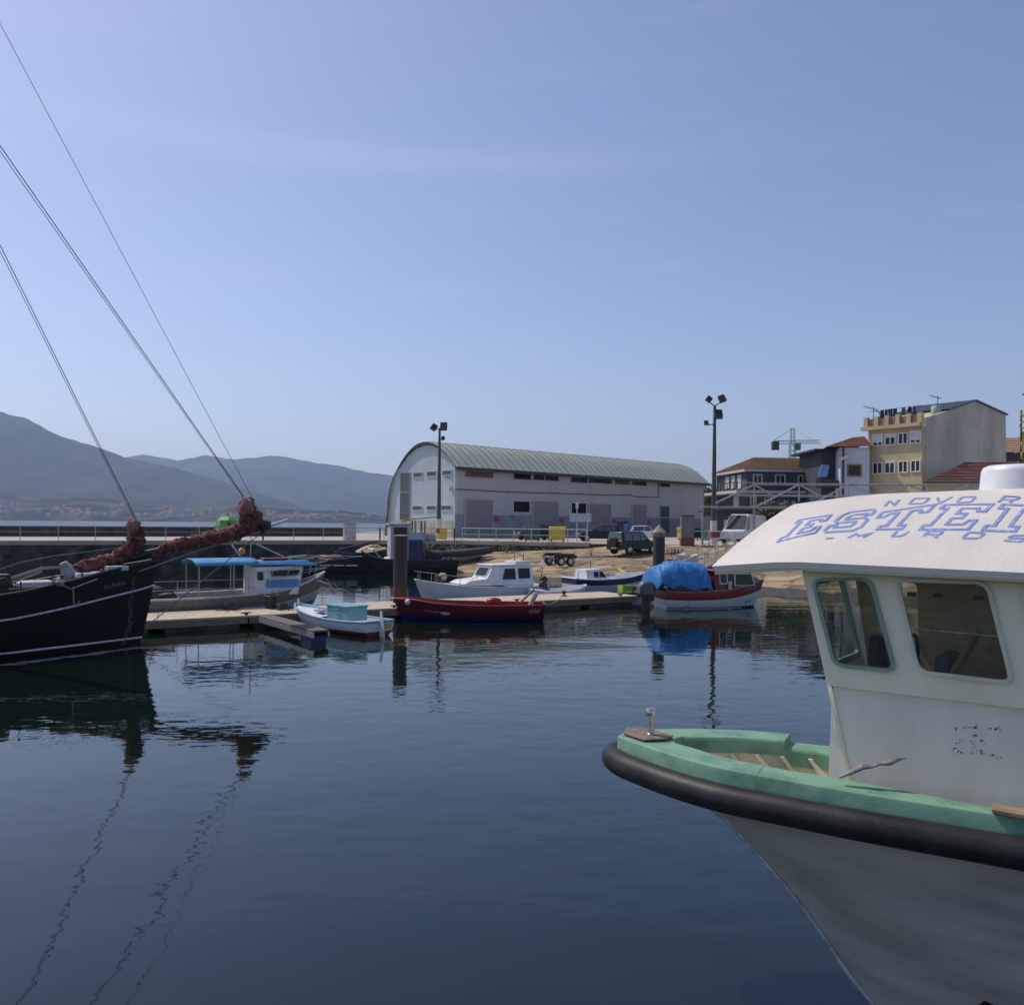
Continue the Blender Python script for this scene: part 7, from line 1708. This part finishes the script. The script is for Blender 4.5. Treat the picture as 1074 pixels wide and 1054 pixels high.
# ------------------------------------------------------------------ work boats under the pier wall
def flat_boat(name, label, a, b_, hb, zs, zb, mat, inner, rim, fl=.3):
    rz, L_ = boat_axis(a, b_); o = thing(name, label, 'boat', a, rz)
    st = [(0, .15, hb * .85, zs, -.3, 1), (L_ * .3, L_ * .3, hb, zs * .92, -.35, 1), (L_ * .62, L_ * .61, hb * .95, zs, -.35, .95), (L_ * .84, L_ * .80, hb * .6, zs * 1.15, -.3, .75), (L_ * .95, L_ * .89, hb * .25, lerp(zs, zb, .7), -.25, .5), (L_, L_ * .91, .03, zb, -.2, .4)]
    return o, L_, hull(st, 'hull', mat, o, 8, thick=.06, inner=inner, floor=(fl, inner), caprail=rim, capr=.05)
M_tarred = pm('tarred_hull', (.02, .02, .022), .6, var=.4, scale=2)
a, b_ = P(478, HY, 62.5), P(379, HY, 60.5); a.z = b_.z = 0
o, L_, (ss, sec) = flat_boat('work_boat', 'dark open work boat with tall pale deckhouse moored under the pier wall', a, b_, 1.25, .95, 1.6, M_tarred, M_dark, M_black)
WB = WM(o); nb = Vector((-math.sin(o.rotation_euler.z), math.cos(o.rotation_euler.z), 0))
def at_o(px, py): return WB.inverted() @ hit(px, py, a, nb)
x0, x1 = sorted((at_o(408, 560).x, at_o(428, 560).x)); zh = at_o(415, 550).z
M_lilac = pm('chalky_lilac_white', (.50, .47, .50), .7, var=.2, scale=2)
MB().box(((x0 + x1) / 2, 0, (.5 + zh) / 2), (x1 - x0, 1.7, zh - .5)).build('deckhouse', M_lilac, o, bev=.03)
MB().box(((x0 + x1) / 2, 0, zh + .03), (x1 - x0 + .25, 1.9, .08)).build('deckhouse_roof', M_white_d, o, bev=.02)
panel(o, [(x1 - .2, .86, zh - .75), (x0 + .2, .86, zh - .75), (x0 + .2, .86, zh - .2), (x1 - .2, .86, zh - .2)], M_glass, 'window', .02, M_white_d)
x2, x3 = sorted((at_o(424, 545).x, at_o(444, 545).x)); zr_ = at_o(435, 546).z
for x in (x2, (x2 + x3) / 2, x3):
    for y in (-.6, .6): MB().tube([(x, y, .6), (x, y, zr_)], .05, 6).build('rack_post', M_wood, o)
MB().prism([(x2 - .9, -.8, zr_ + .25), (x3 + .1, -.8, zr_), (x3 + .1, .8, zr_), (x2 - .9, .8, zr_ + .25)], (0, 0, .06)).build('rack_roof', pm('rusty_sheet', (.36, .22, .17), .85, col2=(.15, .05, .035), scale=3), o)
for k in range(5): x = lerp(x2, x3, k / 4); MB().box((x, .82, zr_ - .45), (.08, .04, .75)).build('slat', M_trim, o)
MB().box(((x2 + x3) / 2, .7, zr_ - 1.25), (x3 - x2, .08, .75)).build('panel', M_lilac, o)
nbx = WB @ Vector((at_o(434, 575).x, .5, .55)); bx = thing('storage_box', 'dark blue storage box with pale blue lid on the work boat', 'box', nbx, o.rotation_euler.z)
zbx = at_o(434, 566).z - .55; MB().box((0, 0, zbx / 2), (1.05, .9, zbx)).build('body', M_navy, bx, bev=.03); MB().box((0, 0, zbx + .05), (1.12, .98, .12)).build('lid', pm('pale_blue_lid', (.34, .48, .62), .5), bx, bev=.03)
cy = at_o(449, 564); cyw = WB @ Vector((cy.x, -.2, cy.z)); mbx = MB(); mbx.tube([cyw + Vector((-.65, 0, 0)), cyw + Vector((-.5, 0, .02)), cyw + Vector((.5, 0, .02)), cyw + Vector((.65, 0, 0))], [.18, .27, .27, .18], 14); r_ = mbx.build('canvas_roll', pm('cream_canvas', (.6, .54, .46), .8, var=.2), smooth=True); tag(r_, 'cream canvas roll lying on the upturned tender behind the blue box', 'canvas')
td = WB @ Vector((cy.x, -.2, .3)); t2 = thing('tender', 'dark tender stacked on the work boat under the cream roll', 'boat', td, o.rotation_euler.z + .1); MB().tube([(-1.2, 0, .5), (-.9, 0, .85), (.6, 0, .95), (1.3, 0, .8)], [.12, .42, .46, .2], 14).build('hull', M_tarred, t2, smooth=True); MB().tube([(-1.0, -.42, .8), (.6, -.46, .95), (1.2, -.2, .82)], .04, 6).build('keel_strip', M_dark, t2)
for x, z in ((L_ * .15, .95), (L_ * .3, .9), (L_ * .72, 1.05)):
    h_ = MB(); h_.ball((x, .45, z - .1), .38, 3, .7, 2.4, (1.5, .9, .6)); h_.build('gear_heap', M_darkrope if x < 3 else M_white_d, o, smooth=True)
MB().tube([(L_ * .8, .5, 1.1), (L_ * .88, .4, 1.75), (L_ * .93, 0, 1.8), (L_ * .88, -.4, 1.75), (L_ * .8, -.5, 1.1)], .03, 6).build('bow_rail', M_steel, o)
# black raft of mussel-boat floats to the left
a, b_ = P(305, HY, 60), P(389, HY, 60.8); a.z = b_.z = 0
o, L2, (s2_, c2_) = flat_boat('barge', 'long black barge heaped with nets under the pier wall', a, b_, 1.3, 1.0, 1.15, M_tarred, M_dark, M_black)
for k, (u, mt_, q) in enumerate(((.15, M_darkrope, 1), (.4, pm('straw_netting', (.34, .26, .16), .95, var=.4, bump=.6, scale=4), .9), (.62, M_darkrope, 1), (.85, M_navy, .8))):
    h_ = MB(); h_.ball(Vector((u * L2, .1, .95)), .62 * q, 3, .6, 2.2, (1.9, 1.2, .55)); h_.build('net_heap', mt_, o, smooth=True)
for k in range(3): MB().box((L2 * (.45 + .16 * k), -1.28, .62), (.8, .05, .08)).build('white_mark', M_stripe, o)
p = P(392, HY, 65); cv = []
for i in range(12): cv.append([Vector((lerp(-3.0, 3.0, i / 11), lerp(-1.2, 1.2, j / 5), 1.55 + .5 * math.sin(j / 5 * math.pi) * math.sin(i / 11 * math.pi) + .12 * noise.noise(Vector((i * .6, j * .8, 2))))) + Vector((p.x, p.y, 0)) for j in range(6)])
a, b_ = P(352, HY, 65.5), P(412, HY, 66.5); a.z = b_.z = 0
o, L3, _q = flat_boat('covered_boat', 'dark moored boat under a tan cover close against the pier wall', a, b_, 1.2, 1.3, 1.5, M_tarred, M_dark, M_navy)
WC = WM(o); tcv = MB()
for i in range(12): pass
tcv.grid([[Vector((lerp(L3 * .35, L3 * .95, i / 14), 1.1 * lerp(-1, 1, j / 8) * (1 - .5 * (i / 14) ** 2), 1.35 + .55 * math.sin(j / 8 * math.pi) * math.sin(.15 + i / 14 * 2.7) + .1 * noise.noise(Vector((i * .6, j * .8, 2))))) for j in range(9)] for i in range(15)])
tcv.build('cover', pm('tan_boat_cover', (.46, .36, .22), .85, var=.25, bump=.3), o, smooth=True)
MB().tube([(.2, -.8, 1.5), (L3 * .4, -.6, 1.9), (L3 * .75, 0, 2.2)], .07, 8).build('spar', M_navy, o)
# inflatable with white hull hauled on the ramp foot
q = ramp_px(474, 592); a = Vector((q.x - 3.0, q.y - .2, q.z + .05)); b_ = Vector((q.x + 3.2, q.y + .9, q.z + .30)); rz, L4 = boat_axis(a, b_)
ri = thing('inflatable_boat', 'dark inflatable boat with pale deck hauled out at the foot of the ramp', 'boat', a, rz)
MB().tube([(0, -.85, .75), (L4 * .6, -.85, .85), (L4 * .85, -.5, 1.0), (L4 * .97, 0, 1.1), (L4 * .85, .5, 1.0), (L4 * .6, .85, .85), (0, .85, .75)], [.22, .27, .26, .24, .26, .27, .22], 14).build('tube', pm('charcoal_hypalon', (.035, .04, .045), .6, var=.3), ri, smooth=True)
MB().prism([(0, -.8, .55), (L4 * .6, -.8, .62), (L4 * .9, 0, .8), (L4 * .6, .8, .62), (0, .8, .55), (0, 0, .12)], (0, 0, .02)).build('deck', M_white_d, ri)
MB().grid([[(0, -.75, .55), (0, 0, .1), (0, .75, .55)], [(L4 * .6, -.75, .62), (L4 * .6, 0, .12), (L4 * .6, .75, .62)], [(L4 * .92, -.1, .9), (L4 * .92, 0, .7), (L4 * .92, .1, .9)]]).build('hull', M_white_d, ri, smooth=True)
MB().box((L4 * .35, 0, 1.0), (.5, .6, .6)).build('console', M_dark, ri, bev=.05); MB().ball((L4 * .65, 0, .9), .35, 3, .5, 2, (1.6, 1.2, .5)).build('net_heap', M_white_d, ri, smooth=True)
q = ramp_px(492, 590); a = Vector((q.x - 1.6, q.y + 1.2, q.z)); ud = thing('upturned_dinghy', 'pale upturned dinghy propped on the ramp behind the inflatable', 'boat', a, .35)
st = [(0, .1, .6, .75, 1.1, .9), (1.4, 1.4, .7, .7, 1.15, .9), (2.6, 2.6, .5, .72, 1.15, .8), (3.6, 3.4, .05, .95, 1.1, .5)]
hull([(a_, b2, c, .35 + .12 * i, .95, f_) for i, (a_, b2, c, d, e, f_) in enumerate(st)], 'hull', M_white_d, ud, 8, caprail=M_navy, capr=.04)
for x in (.6, 2.4): MB().box((x, 0, .18), (.12, 1.2, .36)).build('trestle', M_wood, ud)
